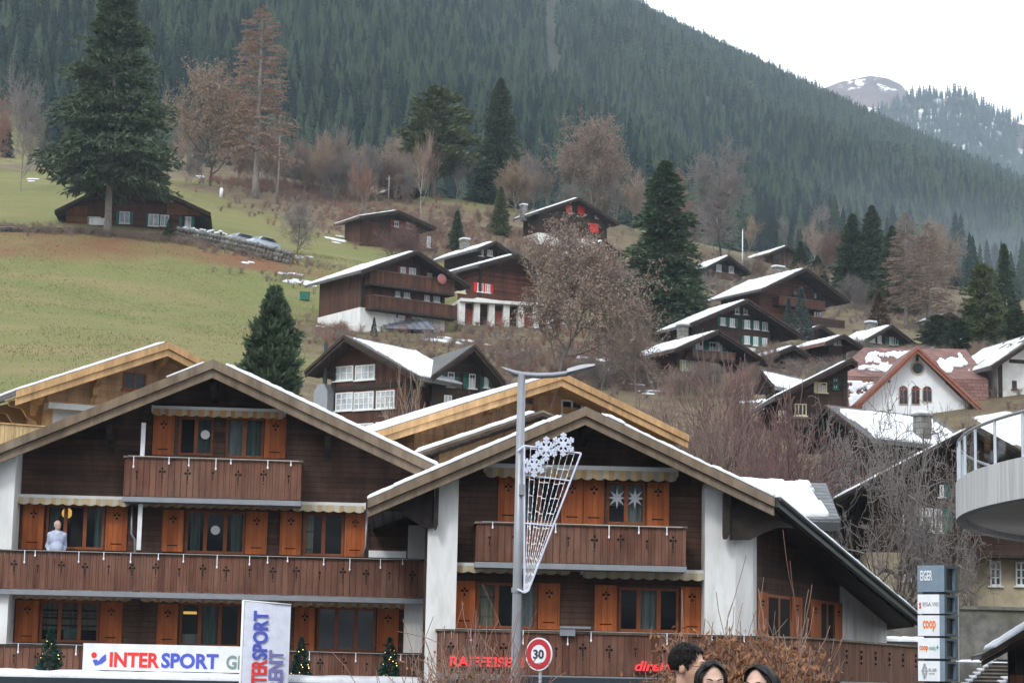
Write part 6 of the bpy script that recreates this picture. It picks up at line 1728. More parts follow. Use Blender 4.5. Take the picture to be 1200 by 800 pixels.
for (a, b_, t) in hx[1:4]:
    q = LP(a, b_); vs += [(q.x, -.13, q.z-.018), (q.x, .13, q.z-.018), (q.x, .13, q.z-.011), (q.x, -.13, q.z-.011)]
fs = [(3,2,1,0),(8,9,10,11)] + [(4*i+k, 4*i+(k+1)%4, 4*i+4+(k+1)%4, 4*i+4+k) for i in range(2) for k in range(4)]
gl.add(vs, fs).build('lamp_glass', M['pane_far'], lamp)
bx = LP(611, 574); MB().box(bx.x-.04, bx.x+.05, -.13, .02, bx.z-.09, bx.z+.09).build('junction_box', M['metal_grey'], lamp)

dl = empty('light_decoration', P(614, 694, 36.9), 'white funnel shaped light frame with three snowflakes fixed to the lamp post', 'light decoration')
def DP(px, py): q = P(px, py, 36.9) - dl.location; return Vector((q.x, 0, q.z))
fr_ = MB(); TL, TR, BL, BR = DP(614.5,522), DP(681,531), DP(614.5,694), DP(619,692)
for a, b_ in ((TL,TR),(TL,BL),(TR,BR),(BL,BR)): fr_.tube([a, b_], .016, 6)
for f in (.2, .53): fr_.tube([TL.lerp(BL, f), TR.lerp(BR, f)], .012, 6)
for a, b_ in ((DP(607,528),TL),(DP(606,690),BL)): fr_.tube([a, b_], .018, 6)
fr_.build('frame', M['led'], dl)
st = MB(); bd = MB(); rr = random.Random(3)
for k in range(1, 9):
    f = k/9; a = TL.lerp(TR, f); b_ = BL.lerp(BR, f); st.tube([a, b_], .004, 4)
    L_ = (b_-a).length; n = int(L_/.085)
    for i in range(n):
        t = (i+.5+rr.uniform(-.2,.2))/n
        if (i+k) % 3 == 2: continue
        if t > .8 and i % 2: continue
        p = a.lerp(b_, t); bd.bar(p-Vector((0,0,.026)), p+Vector((.004,0,.026)), .013, .013, (0,1,0))
        if i % 3 == 0: bd.bar(p, p+Vector(((TR-TL).x*.111*(1-t), -.004, -.01)), .011, .011)
st.v += []; bd_f = [tuple(i+len(st.v) for i in f) for f in bd.f]; st.f += bd_f; st.v += bd.v; st.build('light_net', M['lights_white'], dl)
def flake(px, py, rpx, seed):
    c = DP(px, py) + Vector((0,-.06,0)); Rr = rpx/FPX*36.9; b = MB()
    for k in range(6):
        t = math.pi/2 + k*math.pi/3; d = Vector((math.cos(t),0,math.sin(t)))
        b.bar(c+d*.02, c+d*Rr, .036, .028, (0,1,0))
        for f, l in ((.42,.30),(.70,.26)):
            for s in (-1, 1):
                e = Vector((math.cos(t+s*.95),0,math.sin(t+s*.95))); b.bar(c+d*Rr*f, c+d*Rr*f+e*Rr*l*1.1, .033, .03, (0,1,0))
    b.tube([c-Vector((0,.02,0)), c+Vector((0,.02,0))], .055, 8)
    b.build('snowflake', M['led'], dl)
flake(640,526,14.5,1); flake(660,521,14,2); flake(626,546,13.5,3)

# round 30 sign
s0 = P(632, 766, 41); sg = empty('speed_sign', (s0.x, s0.y, gz(s0.x, s0.y)), 'round red and white speed limit sign reading 30 beside the lamp post', 'traffic sign', rz=R(-37))
zc = s0.z - sg.location.z
def disc(b, r0, r1, y0, y1, n=40):
    if r0 <= 0: b.prism([(r1*math.cos(2*math.pi*t/n), zc+r1*math.sin(2*math.pi*t/n)) for t in range(n)], y0, y1)
    else:
        vs = []; fs = []
        for t in range(n):
            c, s = math.cos(2*math.pi*t/n), math.sin(2*math.pi*t/n); vs += [(r0*c,y0,zc+r0*s),(r1*c,y0,zc+r1*s),(r1*c,y1,zc+r1*s),(r0*c,y1,zc+r0*s)]
        for t in range(n):
            u = (t+1) % n
            for k in range(4): fs.append((4*t+k, 4*u+k, 4*u+(k+1)%4, 4*t+(k+1)%4))
        b.add(vs, fs)
    return b
disc(MB(), 0, .30, -.02, 0).build('plate', M['sign_white'], sg)
disc(MB(), .175, .275, -.026, -.0205).build('red_ring', mflat('sign_red', (.50,.02,.03), rough=.35), sg)
text_mesh('30', M['dark_text'], 'number', sg, -.12, .12, zc-.085, zc+.085, -.021, .006, bold=.03)
MB().tube([(0,.04,-.1),(0,.04,zc+.25)], .03, 10).build('post', M['metal_grey'], sg, True)

# sign tower
tw = P(1091, 730, 45); TW = Frame((tw.x, tw.y, gz(tw.x, tw.y)), -33)
tr = empty('sign_tower', TW.loc, 'tall tower of stacked square sign boxes in front of the brown chalet end', 'sign tower', rz=TW.th)
uL, _ = TW.un(1075.5, 730, 0); uR, _ = TW.un(1107, 730, 0); Wt = uR-uL; Dt = .72
rows = [(662,693,'steel_blue'),(696,718.5,'sign_white'),(720.5,744.5,'sign_white'),(747,771,'sign_white'),(774,797.5,'sign_white')]
for i, (y0, y1, m_) in enumerate(rows):
    z1 = TW.un(1091, y0, 0)[1]; z0 = TW.un(1091, y1, 0)[1]
    b = MB(); b.box(uL, uR-.11, 0, .05, z0, z1); bo = b.build('sign_panel', M[m_], tr)
    c = MB(); c.box(uR-.108, uR, 0, .12, z0, z1); c.box(uR-.10, uR, Dt-.16, Dt, z0, z1); c.box(uR-.1, uR, .12, Dt-.16, z0, z0+.05); c.box(uR-.1, uR, .12, Dt-.16, z1-.05, z1); c.box(uL+.05, uR-.112, .054, Dt-.02, z0+.0, z1-.0)
    c.build('box_frame', M['steel_blue'], bo)
    MB().box(uR-.09, uR-.06, .12, Dt-.16, z0+.05, z1-.05).build('side_panel', M['steel_dark'], bo)
    if i: MB().box(uR-.1, uR+.004, Dt+.002, Dt+.05, z0, z1).build('back_panel', M['sign_white'], bo)
zt = TW.un(1091, 663, 0)[1]
MB().box(uL+.1, uR-.13, .06, Dt-.08, -.2, zt-.05).build('core', M['steel_dark'], tr)
def tt(s, m_, q, **k):
    a, b_, c, e = TW.rect(q, -.003); return text_mesh(s, M[m_], 'lettering', tr, a, b_, c, e, -.003, .008, **k)
tt('EIGER', 'sign_white', (1078.5,668,1092.5,680), bold=.02)
tt('S', 'red_text', (1077,705.5,1079.5,712.5), bold=.04)
tt('EIGA VIEI', 'grey_small', (1081.5,705,1099.5,709.5))
tt('coop', 'orange_text', (1081.5,726.5,1096.5,739.5), bold=.02)
tt('coop', 'orange_text', (1077.5,756,1087.5,763), bold=.02)
tt('vitality', 'green_text', (1088.5,756,1097,762.5)); tt('+', 'teal_text', (1097.6,755.5,1099.8,760.5), bold=.05)
pts = [TW.un(1083.5+dx, 785.5+dy, -.003) for dx, dy in ((0,-8.5),(2.6,0),(0,8.5),(-2.6,0))]
b = MB()
for i in range(4):
    a, c = pts[i], pts[(i+1) % 4]; b.bar((a[0],-.01,a[1]), (c[0],-.01,c[1]), .03, .012, (0,1,0))
for f in (.3,.5,.7):
    zz = pts[0][1]+(pts[2][1]-pts[0][1])*f; hw = .045*(1-abs(f-.5)*2)+.02; b.box(pts[0][0]-hw, pts[0][0]+hw, -.014, -.002, zz-.012, zz+.012)
b.build('emblem', M['grey_small'], tr)
tt('BL.LIEB', 'grey_small', (1088.5,782.5,1097.5,786)); a_, b_, c_, e_ = TW.rect((1088.5,788,1095,789.2), -.003); MB().box(a_, b_, -.009, -.003, c_, e_).build('underline', M['grey_small'], tr)

# flag banner beside the shop
fp = P(288, 800, 59); FG = Frame((fp.x, fp.y, gz(fp.x, fp.y)), 6)
fl = empty('flag_banner', FG.loc, 'tall white flag banner with sideways blue and red lettering', 'flag', rz=FG.th)
u0, z1 = FG.un(287, 704, 0); u1, _ = FG.un(341, 709, 0); z0 = 1.0
nx, nz = 14, 20; vs = []; fs = []
for j in range(nz+1):
    for i in range(nx+1):
        s, t = i/nx, j/nz; vs.append((u0+(u1-u0)*s, .05*math.sin(s*5+t*4)*s, z0+(z1-z0)*t - .06*s*t))
for j in range(nz):
    for i in range(nx): q = j*(nx+1)+i; fs.append((q, q+1, q+nx+2, q+nx+1))
n = len(vs); vs2 = [(x, y+.012, z) for x, y, z in vs]
MB().add(vs+vs2, fs+[tuple(i+n for i in f[::-1]) for f in fs]).build('cloth', M['flag'], fl, True)
MB().tube([(u0-.04,.0,-.1),(u0-.04,.0,z1+.03)], .035, 10).build('pole', M['white_paint'], fl, True)
MB().tube([(u0-.04,.0,z1+.02),(u1+.01,.0,z1-.06)], .02, 8).build('cross_arm', M['white_paint'], fl, True)
zL = FG.un(305, 715, -.07)[1]; perl = (FG.un(305, 771, -.07)[1]-zL)/-5  # height of one letter of SPORT
a = FG.un(296, 750, -.07)[0]; b_ = FG.un(314, 750, -.07)[0]
text_mesh('SPORT', M['blue_text'], 'lettering', fl, a, b_, zL-5*perl*1.02, zL, -.056, .006, rot90=True, bold=.03)
text_mesh('INTER', M['red_text'], 'lettering', fl, a, b_, max(zL-9.0*perl, z0+.05), zL-5.12*perl, -.056, .006, rot90=True, bold=.03)
a = FG.un(316, 750, -.07)[0]; b_ = FG.un(333, 750, -.07)[0]; zR = FG.un(320, 761, -.07)[1]
text_mesh('RENT', M['violet_text'], 'lettering', fl, a, b_, zR-4*perl*1.03, zR, -.056, .006, rot90=True, bold=.03)

# little lit Christmas trees on the snowy canopy
CT = conifer(1.3, .34, 40, base=.03, nb=260, per=12, power=.85, spray=.09, tip=.12, droop=.2, lift=.3, jag=.3)
for px, top, base_, w_, lb in [(57,736,796,30,'small lit Christmas tree left of the shop banner'), (352,747,799,26,'small lit Christmas tree right of the tall flag banner'), (456,747,801,28,'small lit Christmas tree before the right end of the low balcony')]:
    vv = -2.6; u, z = A.un(px, base_, vv); zt_ = A.un(px, top, vv)[1]; ww = w_/FPX*60/2
    z = CANZ + .03; p = A.w(u, vv, z)
    o = empty('christmas_tree', p, lb, 'christmas tree', 'lit trees on the shop canopy')
    k = ((zt_-z)/1.3); o.scale = (ww/.34, ww/.34, k); o.rotation_euler = (0,0,random.random()*6)
    put_mesh('trunk', CT[0], TD, o); put_mesh('crown', CT[1], M['xmas'], o)
    b = MB(); rr = random.Random(px)
    for i in range(18):
        h = rr.uniform(.12,.75); t = rr.random()*6.28; rad = .34*(1-h)**.85*.95+.02; b.ell((rad*math.cos(t), rad*math.sin(t), h*1.3), .014, 6, 4)
    b.build('fairy_lights', M['bulb'], o)

# ------------------------------------------------------------------ round concrete terrace at the right
dC = 45.0; eL = P(1125, 604, dC); RC = 15.0
cx, cy = eL.x+RC+.42, dC+1.0; zb_ = P(1125, 593, dC).z; ztop = P(1125, 547, dC).z; zr_ = P(1129, 496, dC).z
gr_ = gz(cx, cy)
tc_ = empty('concrete_terrace', (cx, cy, gr_), 'round concrete terrace with a steel and glass railing jutting in from the right', 'terrace')
def ring(b, r0, r1, z0, z1, a0=0, a1=360, n=120):
    vs = []; fs = []
    for t in range(n+1):
        an = R(a0+(a1-a0)*t/n); c, s = math.cos(an), math.sin(an)
        vs += [(r0*c,r0*s,z0),(r1*c,r1*s,z0),(r1*c,r1*s,z1),(r0*c,r0*s,z1)]
    for t in range(n):
        for k in range(4): fs.append((4*t+(k+1)%4, 4*t+k, 4*t+4+k, 4*t+4+(k+1)%4))
    b.add(vs, fs); return b
zb_ -= gr_; ztop -= gr_; zr_ -= gr_
b = MB(); ring(b, RC-.22, RC, zb_, ztop, 90, 300); b.build('parapet', M['concrete'], tc_, True).data.polygons.foreach_set('use_smooth', [False]*480)
b = MB(); ring(b, .01, RC-.222, zb_+.12, zb_+.4, 90, 300); b.build('deck', mnoisy('terrace_soffit', (.58,.53,.48), (.66,.61,.56), .8, rough=.9), tc_)
b = MB(); ring(b, RC-1.9, RC-1.55, zb_+.02, zb_+.118, 90, 300); b.build('soffit_beam', M['concrete'], tc_)
b = MB(); ring(b, .01, 6.5, -.3, zb_+.115, 90, 300, 60); b.build('support_wall', M['beam_dark'], tc_)
M['light_steel'] = mflat('light_steel', (.55,.58,.62), rough=.4, metal=.2)
b = MB()
rp = RC-.06
arc = [(rp*math.cos(R(a)), rp*math.sin(R(a)), zr_) for a in np.linspace(90, 300, 100)]
b.tube(arc, .035, 8); b.build('hand_rail', M['metal_grey'], tc_, True)
for a in [168,172.2,176.5] + list(np.arange(181, 262, 5.5)) + [162,150,140]:
    MB().box(rp*math.cos(R(a))-.025, rp*math.cos(R(a))+.025, rp*math.sin(R(a))-.025, rp*math.sin(R(a))+.025, ztop-.15, zr_).build('railing_post', M['light_steel'], tc_)
b = MB(); ring(b, rp-.006, rp+.006, ztop+.06, zr_-.08, 95, 296)
m, nt_, bs = newmat('railing_glass'); tr_ = N(nt_, 'ShaderNodeBsdfTransparent'); tr_.inputs['Color'].default_value = (.93,.95,.96,1); gl_ = N(nt_, 'ShaderNodeBsdfGlossy'); gl_.inputs['Roughness'].default_value = .05
mx_ = N(nt_, 'ShaderNodeMixShader'); mx_.inputs['Fac'].default_value = .07; nt_.links.new(tr_.outputs[0], mx_.inputs[1]); nt_.links.new(gl_.outputs[0], mx_.inputs[2]); nt_.links.new(mx_.outputs[0], nt_.nodes['Material Output'].inputs['Surface'])
b.build('glass_panel', m, tc_)
q0, q1 = P(1130, 505, 47.5)-tc_.location, P(1215, 566, 43)-tc_.location

# small wooden shelter, stairs and stone wall at the lower right
sh = P(1185, 800, 52); SH = Frame((sh.x, sh.y, gz(sh.x, sh.y)), -8)
so_ = empty('wooden_shelter', SH.loc, 'dark wooden shelter roof with a snow edge at the lower right corner', 'shelter', rz=SH.th)
ul, zl = SH.un(1150, 766, -.6); ua, za = SH.un(1240, 716, -.6)
rfS, _ = gable_roof(SH, so_, ua, za, ul, zl, 2*ua-ul, zl, -.6, 3, .1, 'roof_grey', 'verge_dark', .26, .05)
snow_sheet('snow_cover', [(ul+.3,-.68,zl+.15),(ul+.3,2.8,zl+.15),(ua-.1,2.8,za),(ua-.1,-.68,za)], rfS, 77, .08, .9, .2, 20, 20, ragged=.04)
b = MB()
for px in (1196,): u, _ = SH.un(px, 780, 0); b.box(u-.1, u+.1, 0, .2, -.2, za-(ua-u)*(za-zl)/(ua-ul)-.15); b.box(u-.1, u+.1, 2.2, 2.4, -.2, za-(ua-u)*(za-zl)/(ua-ul)-.15)
b.build('post', M['beam_dark'], so_)
u0, u1, z0, z1 = SH.rect((1184,791,1260,815), -.1); MB().box(u0, u1, -.1, -.04, z0, z1).build('side_board', M['balcony'], so_)
st0 = P(1140, 800, 60); STF = Frame((st0.x, st0.y, gz(st0.x, st0.y)), 12)
sr = empty('outdoor_stairs', STF.loc, 'dark wooden outdoor stairs with snowy edges climbing beside the shelter', 'stairs', rz=STF.th)
b = MB(); sn = MB(); n = 9
for i in range(n):
    px = 1132+ (1168-1132)*i/(n-1); py = 806-(806-772)*i/(n-1)
    u, z = STF.un(px, py, i*.28); MB().box(u, u+.75, i*.28, i*.28+.26, z-.06, z).build('step', M['verge_dark'], sr)
    sn.box(u-.16, u-.02, i*.28, i*.28+.22, z-.04, z+.06)
    if i % 3 != 1: sn.box(u+.78, u+.95, i*.28, i*.28+.25, z-.05, z+.05)
sn.build('step_snow', M['snow'], sr, True)
wl0 = P(1112, 745, 79); WF = Frame((wl0.x, wl0.y, wl0.z), 2)
rw = empty('retaining_wall', WF.loc, 'mossy grey retaining wall under the cream ground floor', 'wall', rz=WF.th)
z1 = WF.un(1150, 714, 0)[1]; z0 = WF.un(1150, 764, 0)[1]
MB().box(-2.5, 9, 0, .6, z0-2, z1).build('wall_body', M['stone_wall'], rw); MB().box(-2.55, 9.05, -.1, .7, z1+.002, z1+.12).build('coping', M['stone_wall'], rw)
wl0 = P(1130, 790, 72); WG = Frame((wl0.x, wl0.y, wl0.z), 2)
rw2 = empty('retaining_wall', WG.loc, 'low dark mossy wall in the grass under the grey retaining wall', 'wall', rz=WG.th)
a1 = WG.un(1120, 742, 0)[1]
MB().box(-.6, 8, 0, .4, -2, a1-.9).build('wall_body', M['stone_wall'], rw2)
snow_sheet('snow_cover', [(-.4,.02,a1-.9),(3,.02,a1-.9),(3,.38,a1-.9),(-.4,.38,a1-.9)], rw2, 91, .08, .5, .3, 30, 4, ragged=.1)

# ------------------------------------------------------------------ meadow edge: dry stone wall, fence, cars, figures
def along(pts, name, label, cat, m, h, w_, seed, part, drop=.4):
    r = random.Random(seed); c = [hit(*q) for q in pts]; o = empty(name, c[0], label, cat)
    b = MB(); tot = 0
    for a, e in zip(c[:-1], c[1:]):
        n = max(1, int((e-a).length/.34))
        for i in range(n):
            for lay in range(3):
                p = a.lerp(e, (i+.37*lay+r.uniform(.0,.35))/n); z = gz(p.x, p.y)
                q = p-c[0]; hh = h*.34
                b.ell((q.x, q.y+r.uniform(-.1,.1), z-c[0].z+hh*(lay+.4)), (r.uniform(.15,.30), w_*.5, hh*r.uniform(.5,.85)), 7, 4)
    b.build(part, m, o); return o
along([(205,281),(250,289),(300,301),(340,311)], 'stone_wall', 'low dry stone wall on the meadow edge right of the farmhouse', 'wall', M['stone_wall'], 1.2, .7, 1, 'stones')
along([(-20,272),(60,272),(110,274)], 'stone_wall', 'low dry stone wall on the meadow edge left of the great fir', 'wall', M['stone_wall'], .4, .5, 2, 'stones')
f0, f1 = hit(212, 282), hit(263, 288)
fo = empty('board_fence', f0, 'low fence of broad reddish boards capped with snow beside the parked cars', 'fence')
b = MB(); s = MB(); n = 17
for i in range(n):
    p = f0.lerp(f1, i/(n-1)) - f0; z = gz(p.x+f0.x, p.y+f0.y) - f0.z; j = .12*math.sin(i*1.9)
    b.box(p.x-.19, p.x+.19, p.y+.3, p.y+.42, z-.2, z+1.12+j); s.ell((p.x, p.y+.36, z+1.14+j), (.23,.14,.12), 8, 5)
b.build('board', M['plank_brown'], fo); s.build('snow_cap', M['snow'], fo, True)
def car(px, py, yaw, body, label):
    p = hit(px, py); p.y += 1.2; p.z = gz(p.x, p.y)
    o = empty('parked_car', p, label, 'car', 'cars parked above the meadow', rz=R(yaw), scale=(.86,.86,.86))
    prof = [(-2.05,.35),(-2.1,.75),(-1.95,.98),(-1.25,1.02),(-.65,1.45),(1.0,1.48),(1.75,1.05),(2.05,.95),(2.1,.4)]
    b = MB(); nn = len(prof)
    rows_ = [(-.86,.0),(-.80,.02),(.80,.02),(.86,0)]
    vs = []; 
    for y in (-.86, -.78, .78, .86):
        k = 0.94 if abs(y) > .8 else 1.0
        for x, z in prof:
            t = max(0, z-.95)*.35; yy = y*(1-t)
            vs.append((x*k if abs(y) > .8 else x, yy, z if z < 1.3 else z*(.985 if abs(y) > .8 else 1)))
    fs = [tuple(range(nn-1,-1,-1)), tuple(range(3*nn,4*nn))]
    for j in range(3):
        for i in range(nn): i2 = (i+1) % nn; fs.append((j*nn+i, j*nn+i2, (j+1)*nn+i2, (j+1)*nn+i))
    b.add(vs, fs).build('body', body, o)
    g_ = MB()
    def pane(x0, z0, x1, z1, y): g_.add([(x0,-y,z0),(x0,y,z0),(x1,y*.9,z1),(x1,-y*.9,z1)], [(0,1,2,3)])
    pane(-1.24,1.045,-.68,1.455,.70); pane(1.72,1.09,1.03,1.49,.70)
    for sgn in (-1, 1): g_.add([(-1.1,sgn*.872,1.04),(1.5,sgn*.872,1.06),(.9,sgn*.80,1.40),(-.6,sgn*.80,1.40)], [(0,1,2,3)])
    g_.build('window', M['pane_dark'], o)
    for x in (-1.35, 1.35):
        for y in (-.8, .8):
            wv = MB().tube([(x,y-.1,.33),(x,y+.1,.33)], .33, 16).build('wheel', M['gutter'], o)
            MB().tube([(x,y-.112,.33),(x,y+.112,.33)], .19, 10).build('rim', M['metal_grey'], wv)
    for y in (-.62, .62): MB().box(-2.1,-2.03, y-.16, y+.16, .68,.84).build('headlight', M['white_paint'], o)
car(278, 293, 48, mflat('silver_car_paint', (.42,.44,.47), rough=.3, metal=.5), 'silver car parked beside the snow capped board fence')
car(304, 297, 52, mflat('pale_blue_car_paint', (.55,.62,.68), rough=.3, metal=.3), 'pale blue car parked at the right end of the dry stone wall')
p = hit(259, 231); o = empty('wrapped_stump', p, 'whitish wrapped post standing alone on the upper grass', 'post')
MB().tube([(0,0,-.1),(0,0,.45),(.03,0,.85),(0,0,1.05)], [.2,.18,.2,.06], 10).build('post', M['plaster_old'], o, True)
p = hit(870, 315); o = empty('flag_pole', p, 'thin white flag pole between the weathered barn and the small dark chalet', 'flag pole'); hh = P(869, 269, p.y).z-p.z
MB().tube([(0,0,-.2),(0,0,hh)], [.09,.05], 8).build('pole', M['white_paint'], o, True); MB().ell((0,0,hh), .1, 8, 6).build('finial', M['metal_grey'], o)
for px, py, top_, lb in [(455,240,206,'short wooden pole beside the reddish leafless tree'), (325,240,156,'thin grey pole right of the rusty larch')]:
    p = hit(px, py); o = empty('wooden_pole', p, lb, 'pole'); hh = P(px, top_, p.y).z-p.z
    MB().tube([(0,0,-.2),(0,0,hh)], [.12,.08], 8).build('pole', M['trunk_grey'], o, True); MB().box(-.35,.35,-.05,.05,hh-.4,hh-.3).build('cross_arm', M['trunk_grey'], o)
p = hit(357, 352); o = empty('garbage_container', p, 'small green container beside the barn end of the balconied chalet', 'container', scale=(.6,.6,.6))
MB().prism([(-.6,0),(.6,0),(.68,1.05),(-.68,1.05)], -.4, .4).build('body', M['shutter_green'], o); MB().slab([(-.72,-.45,1.12),(.72,-.45,1.12),(.72,.45,1.2),(-.72,.45,1.2)], .07).build('lid', M['shutter_green'], o)

# ------------------------------------------------------------------ bushes in front
def leafy_bush(px, d, top, wpx, seed, label, n, leafm, lsz, stems=26):
    p = P(px, 800, d); p.z = gz(p.x, p.y); H = P(px, top, d).z - p.z; Wd = wpx/2/FPX*d
    pr = bare(H, Wd, seed, levels=3, upright=.55, tw=.006, kids=4, stems=stems, r0=.05, curl=.45, leaf=0)
    o = empty('beech_bush' if n else 'twig_bush', p, label, 'bush')
    put_mesh('stems', pr[0], M['trunk_grey'], o); put_mesh('twigs', pr[1], M['twig_rust'] if not n else M['twig_brown'], o)
    if n:
        g = np.random.default_rng(seed); V0 = np.empty(len(pr[1].vertices)*3, np.float32); pr[1].vertices.foreach_get('co', V0); V0 = V0.reshape(-1,3)
        q = V0[g.integers(0, len(V0), n*2)]
        keep = (q[:,2] > H*.25) & (q[:,2] < H*(.97 - .22*np.abs(fbm(q[:,0]*1.7, q[:,1]*1.7)))); q = q[keep]; q = q[g.integers(0, len(q), n)]
        q = q + g.normal(size=q.shape)*np.array([.09,.09,.07])
        D = g.normal(size=q.shape)*.55 + np.array([0,0,-.75])
        LV, LF = sprays(q, D, lsz*(.7+.6*g.random(len(q))), lsz*.36*(.7+.6*g.random(len(q))), g)
        link('leaves', np_mesh('leaves', LV, LF), leafm, o)
    return o
leafy_bush(862, 30, 726, 168, 51, 'beech bush with dry brown leaves behind the black haired man', 22000, M['leaf_brown'], .105, 40)
leafy_bush(940, 31, 742, 120, 52, 'lower beech bush with dry brown leaves under the angled balcony', 13000, M['leaf_brown'], .105, 34)
leafy_bush(800, 31, 745, 80, 55, 'thin beech bush with few dry leaves in front of the slanted red letters', 700, M['leaf_brown'], .12)
leafy_bush(565, 33, 735, 190, 53, 'leafless reddish twig bush in front of the red capital letters', 0, None, 0, 70)
leafy_bush(545, 32, 752, 130, 54, 'low twig bush with a few dry leaves below the red capital letters', 2600, M['leaf_brown'], .08, 40)
leafy_bush(915, 33, 655, 150, 56, 'tall thin leafless shoots in front of the white side walls', 0, None, 0, 9)
# ------------------------------------------------------------------ people
def rotx(a): return Matrix.Rotation(a, 3, 'X')
def fuse(mb, voxel, smooth=4):
    me = mb.mesh('fuse'); o = bpy.data.objects.new('fuse', me); COL.objects.link(o)
    md = o.modifiers.new('r', 'REMESH'); md.mode = 'VOXEL'; md.voxel_size = voxel
    s = o.modifiers.new('s', 'SMOOTH'); s.iterations = smooth; s.factor = .5
    dg = bpy.context.evaluated_depsgraph_get(); out = bpy.data.meshes.new_from_object(o.evaluated_get(dg))
    bpy.data.objects.remove(o); bpy.data.meshes.remove(me)
    out.polygons.foreach_set('use_smooth', [True]*len(out.polygons)); out.update(); return out
def limb(mb, pts, rs, n=12):
    mb.tube(pts, rs, n)
    for p, r_ in zip(pts, rs): mb.ell(p, r_*1.0, 12, 8)
skin = mnoisy('skin', (0.50,0.29,0.205), (0.58,0.355,0.26), 9, rough=.5, bmp=.05, dist=.002)
skin2 = mnoisy('pale_skin', (0.56,0.36,0.28), (0.63,0.42,0.335), 9, rough=.5, bmp=.05, dist=.002)
lipm = mflat('lips', (.42,.15,.13), rough=.4); eyew = mflat('eye_white', (.75,.73,.70), rough=.2); iris = mflat('dark_iris', (.02,.013,.01), rough=.15)
hair_m = mnoisy('black_hair', (0.005,0.004,0.004), (0.014,0.011,0.010), 40, rough=.5, bmp=.1, dist=.002, spec=.2)
hair_g = mnoisy('greying_hair', (0.03,0.03,0.032), (0.16,0.16,0.17), 60, rough=.5, bmp=.2, dist=.002)
hair_w = mnoisy('white_hair', (0.5,0.5,0.5), (0.7,0.7,0.69), 40, rough=.6)

def head_shapes(mb, c, turn, nod=0.0, k=1.0, fem=False, closed=False):
    """skull and face built round c (centre of the head); local -y is the way the face looks; returns transform"""
    Rm = Matrix.Rotation(turn, 3, 'Z') @ Matrix.Rotation(nod, 3, 'X')
    T = lambda v: Vector(c) + Rm @ (Vector(v)*k)
    def e(v, r, rot=None): mb.ell(T(v), tuple(x*k for x in r), 18, 12, Rm if rot is None else Rm @ rot)
    e((0,.015,.035), (.076,.096,.092)); e((0,-.025,-.02), (.066,.074,.085)); e((0,-.04,-.075), (.045 if fem else .052,.05,.038))
    e((0,-.062,-.10), (.026 if fem else .032,.026,.018))
    e((0,-.088,.028), (.058,.016,.012)); 
    for s in (-1, 1):
        e((s*.036,-.070,-.028), (.024,.022,.02)); e((s*.033,-.086,.004), (.016,.010,.010)); e((s*.078,.012,-.012), (.010,.021,.032), Matrix.Rotation(s*.2,3,'Z'))
        e((s*.011,-.103,-.040), (.010,.011,.008))
    for i in range(5): f = i/4; e((0,-.088-.022*f, .015-.055*f), (.0085+.003*f,.012,.012))
    e((0,-.092,-.066), (.021,.008,.005)); e((0,-.089,-.076), (.019,.008,.006))
    return T, Rm
def face_parts(root, T, Rm, k, closed=False, brow=hair_m, lips=True):
    b = MB()
    if not closed:
        for s in (-1, 1): b.ell(T((s*.033,-.0895,.004)), (.0125*k,.009*k,.0065*k), 12, 8, Rm)
        ey = b.build('eye', eyew, root, True)
        b = MB()
        for s in (-1, 1): b.ell(T((s*.033,-.097,.004)), (.0055*k,.003*k,.0058*k), 10, 6, Rm)
        b.build('iris', iris, ey, True)
    else:
        for s in (-1, 1): b.tube([T((s*.033+dx, -.0965+abs(dx)*.25, .0005-.004*math.cos(dx*120))) for dx in (-.014,-.007,0,.007,.014)], .0016*k, 6)
        b.build('eyelash', iris, root, True)
    b = MB()
    for s in (-1, 1): b.tube([T((s*(.014+.034*f), -.101+.016*f*f, .028+.006*math.sin(f*2.4))) for f in (0,.25,.5,.75,1)], [.003*k,.004*k,.004*k,.0035*k,.0015*k], 6)
    b.build('eyebrow', brow, root, True)
    if lips:
        b = MB(); b.tube([T((x,-.0985+abs(x)*.35,-.0705-.0+abs(x)*.06)) for x in (-.022,-.012,0,.012,.022)], [.0015*k,.004*k,.005*k,.004*k,.0015*k], 8); b.build('lips', lipm, root, True)

def hand(mb, w, d, up, sc=1.0, side=1):
    """a relaxed hand: palm, five unequal bent fingers"""
    d = Vector(d).normalized(); up = Vector(up); s = d.cross(up).normalized(); n = s.cross(d).normalized()
    c = Vector(w)
    mb.ell(c+d*.045*sc, (.03*sc,.03*sc,.03*sc)); mb.tube([c, c+d*.04*sc, c+d*.085*sc], [.024*sc,.034*sc,.033*sc], 10)
    for i, l in enumerate((.070,.080,.074,.058)):
        b0 = c+d*.082*sc+s*(.027-.018*i)*sc; p1 = b0+d*l*.5*sc; p2 = p1+(d*.75+n*.55).normalized()*l*.32*sc; p3 = p2+(d*.35+n*.9).normalized()*l*.28*sc
        mb.tube([b0, p1, p2, p3], [.0095*sc,.009*sc,.008*sc,.006*sc], 8)
    b0 = c+d*.03*sc+s*.028*sc*side; p1 = b0+(d*.6+s*.8*side+n*.3).normalized()*.038*sc; p2 = p1+(d*.9+s*.25*side+n*.4).normalized()*.032*sc
    mb.tube([b0,p1,p2], [.013*sc,.011*sc,.008*sc], 8)

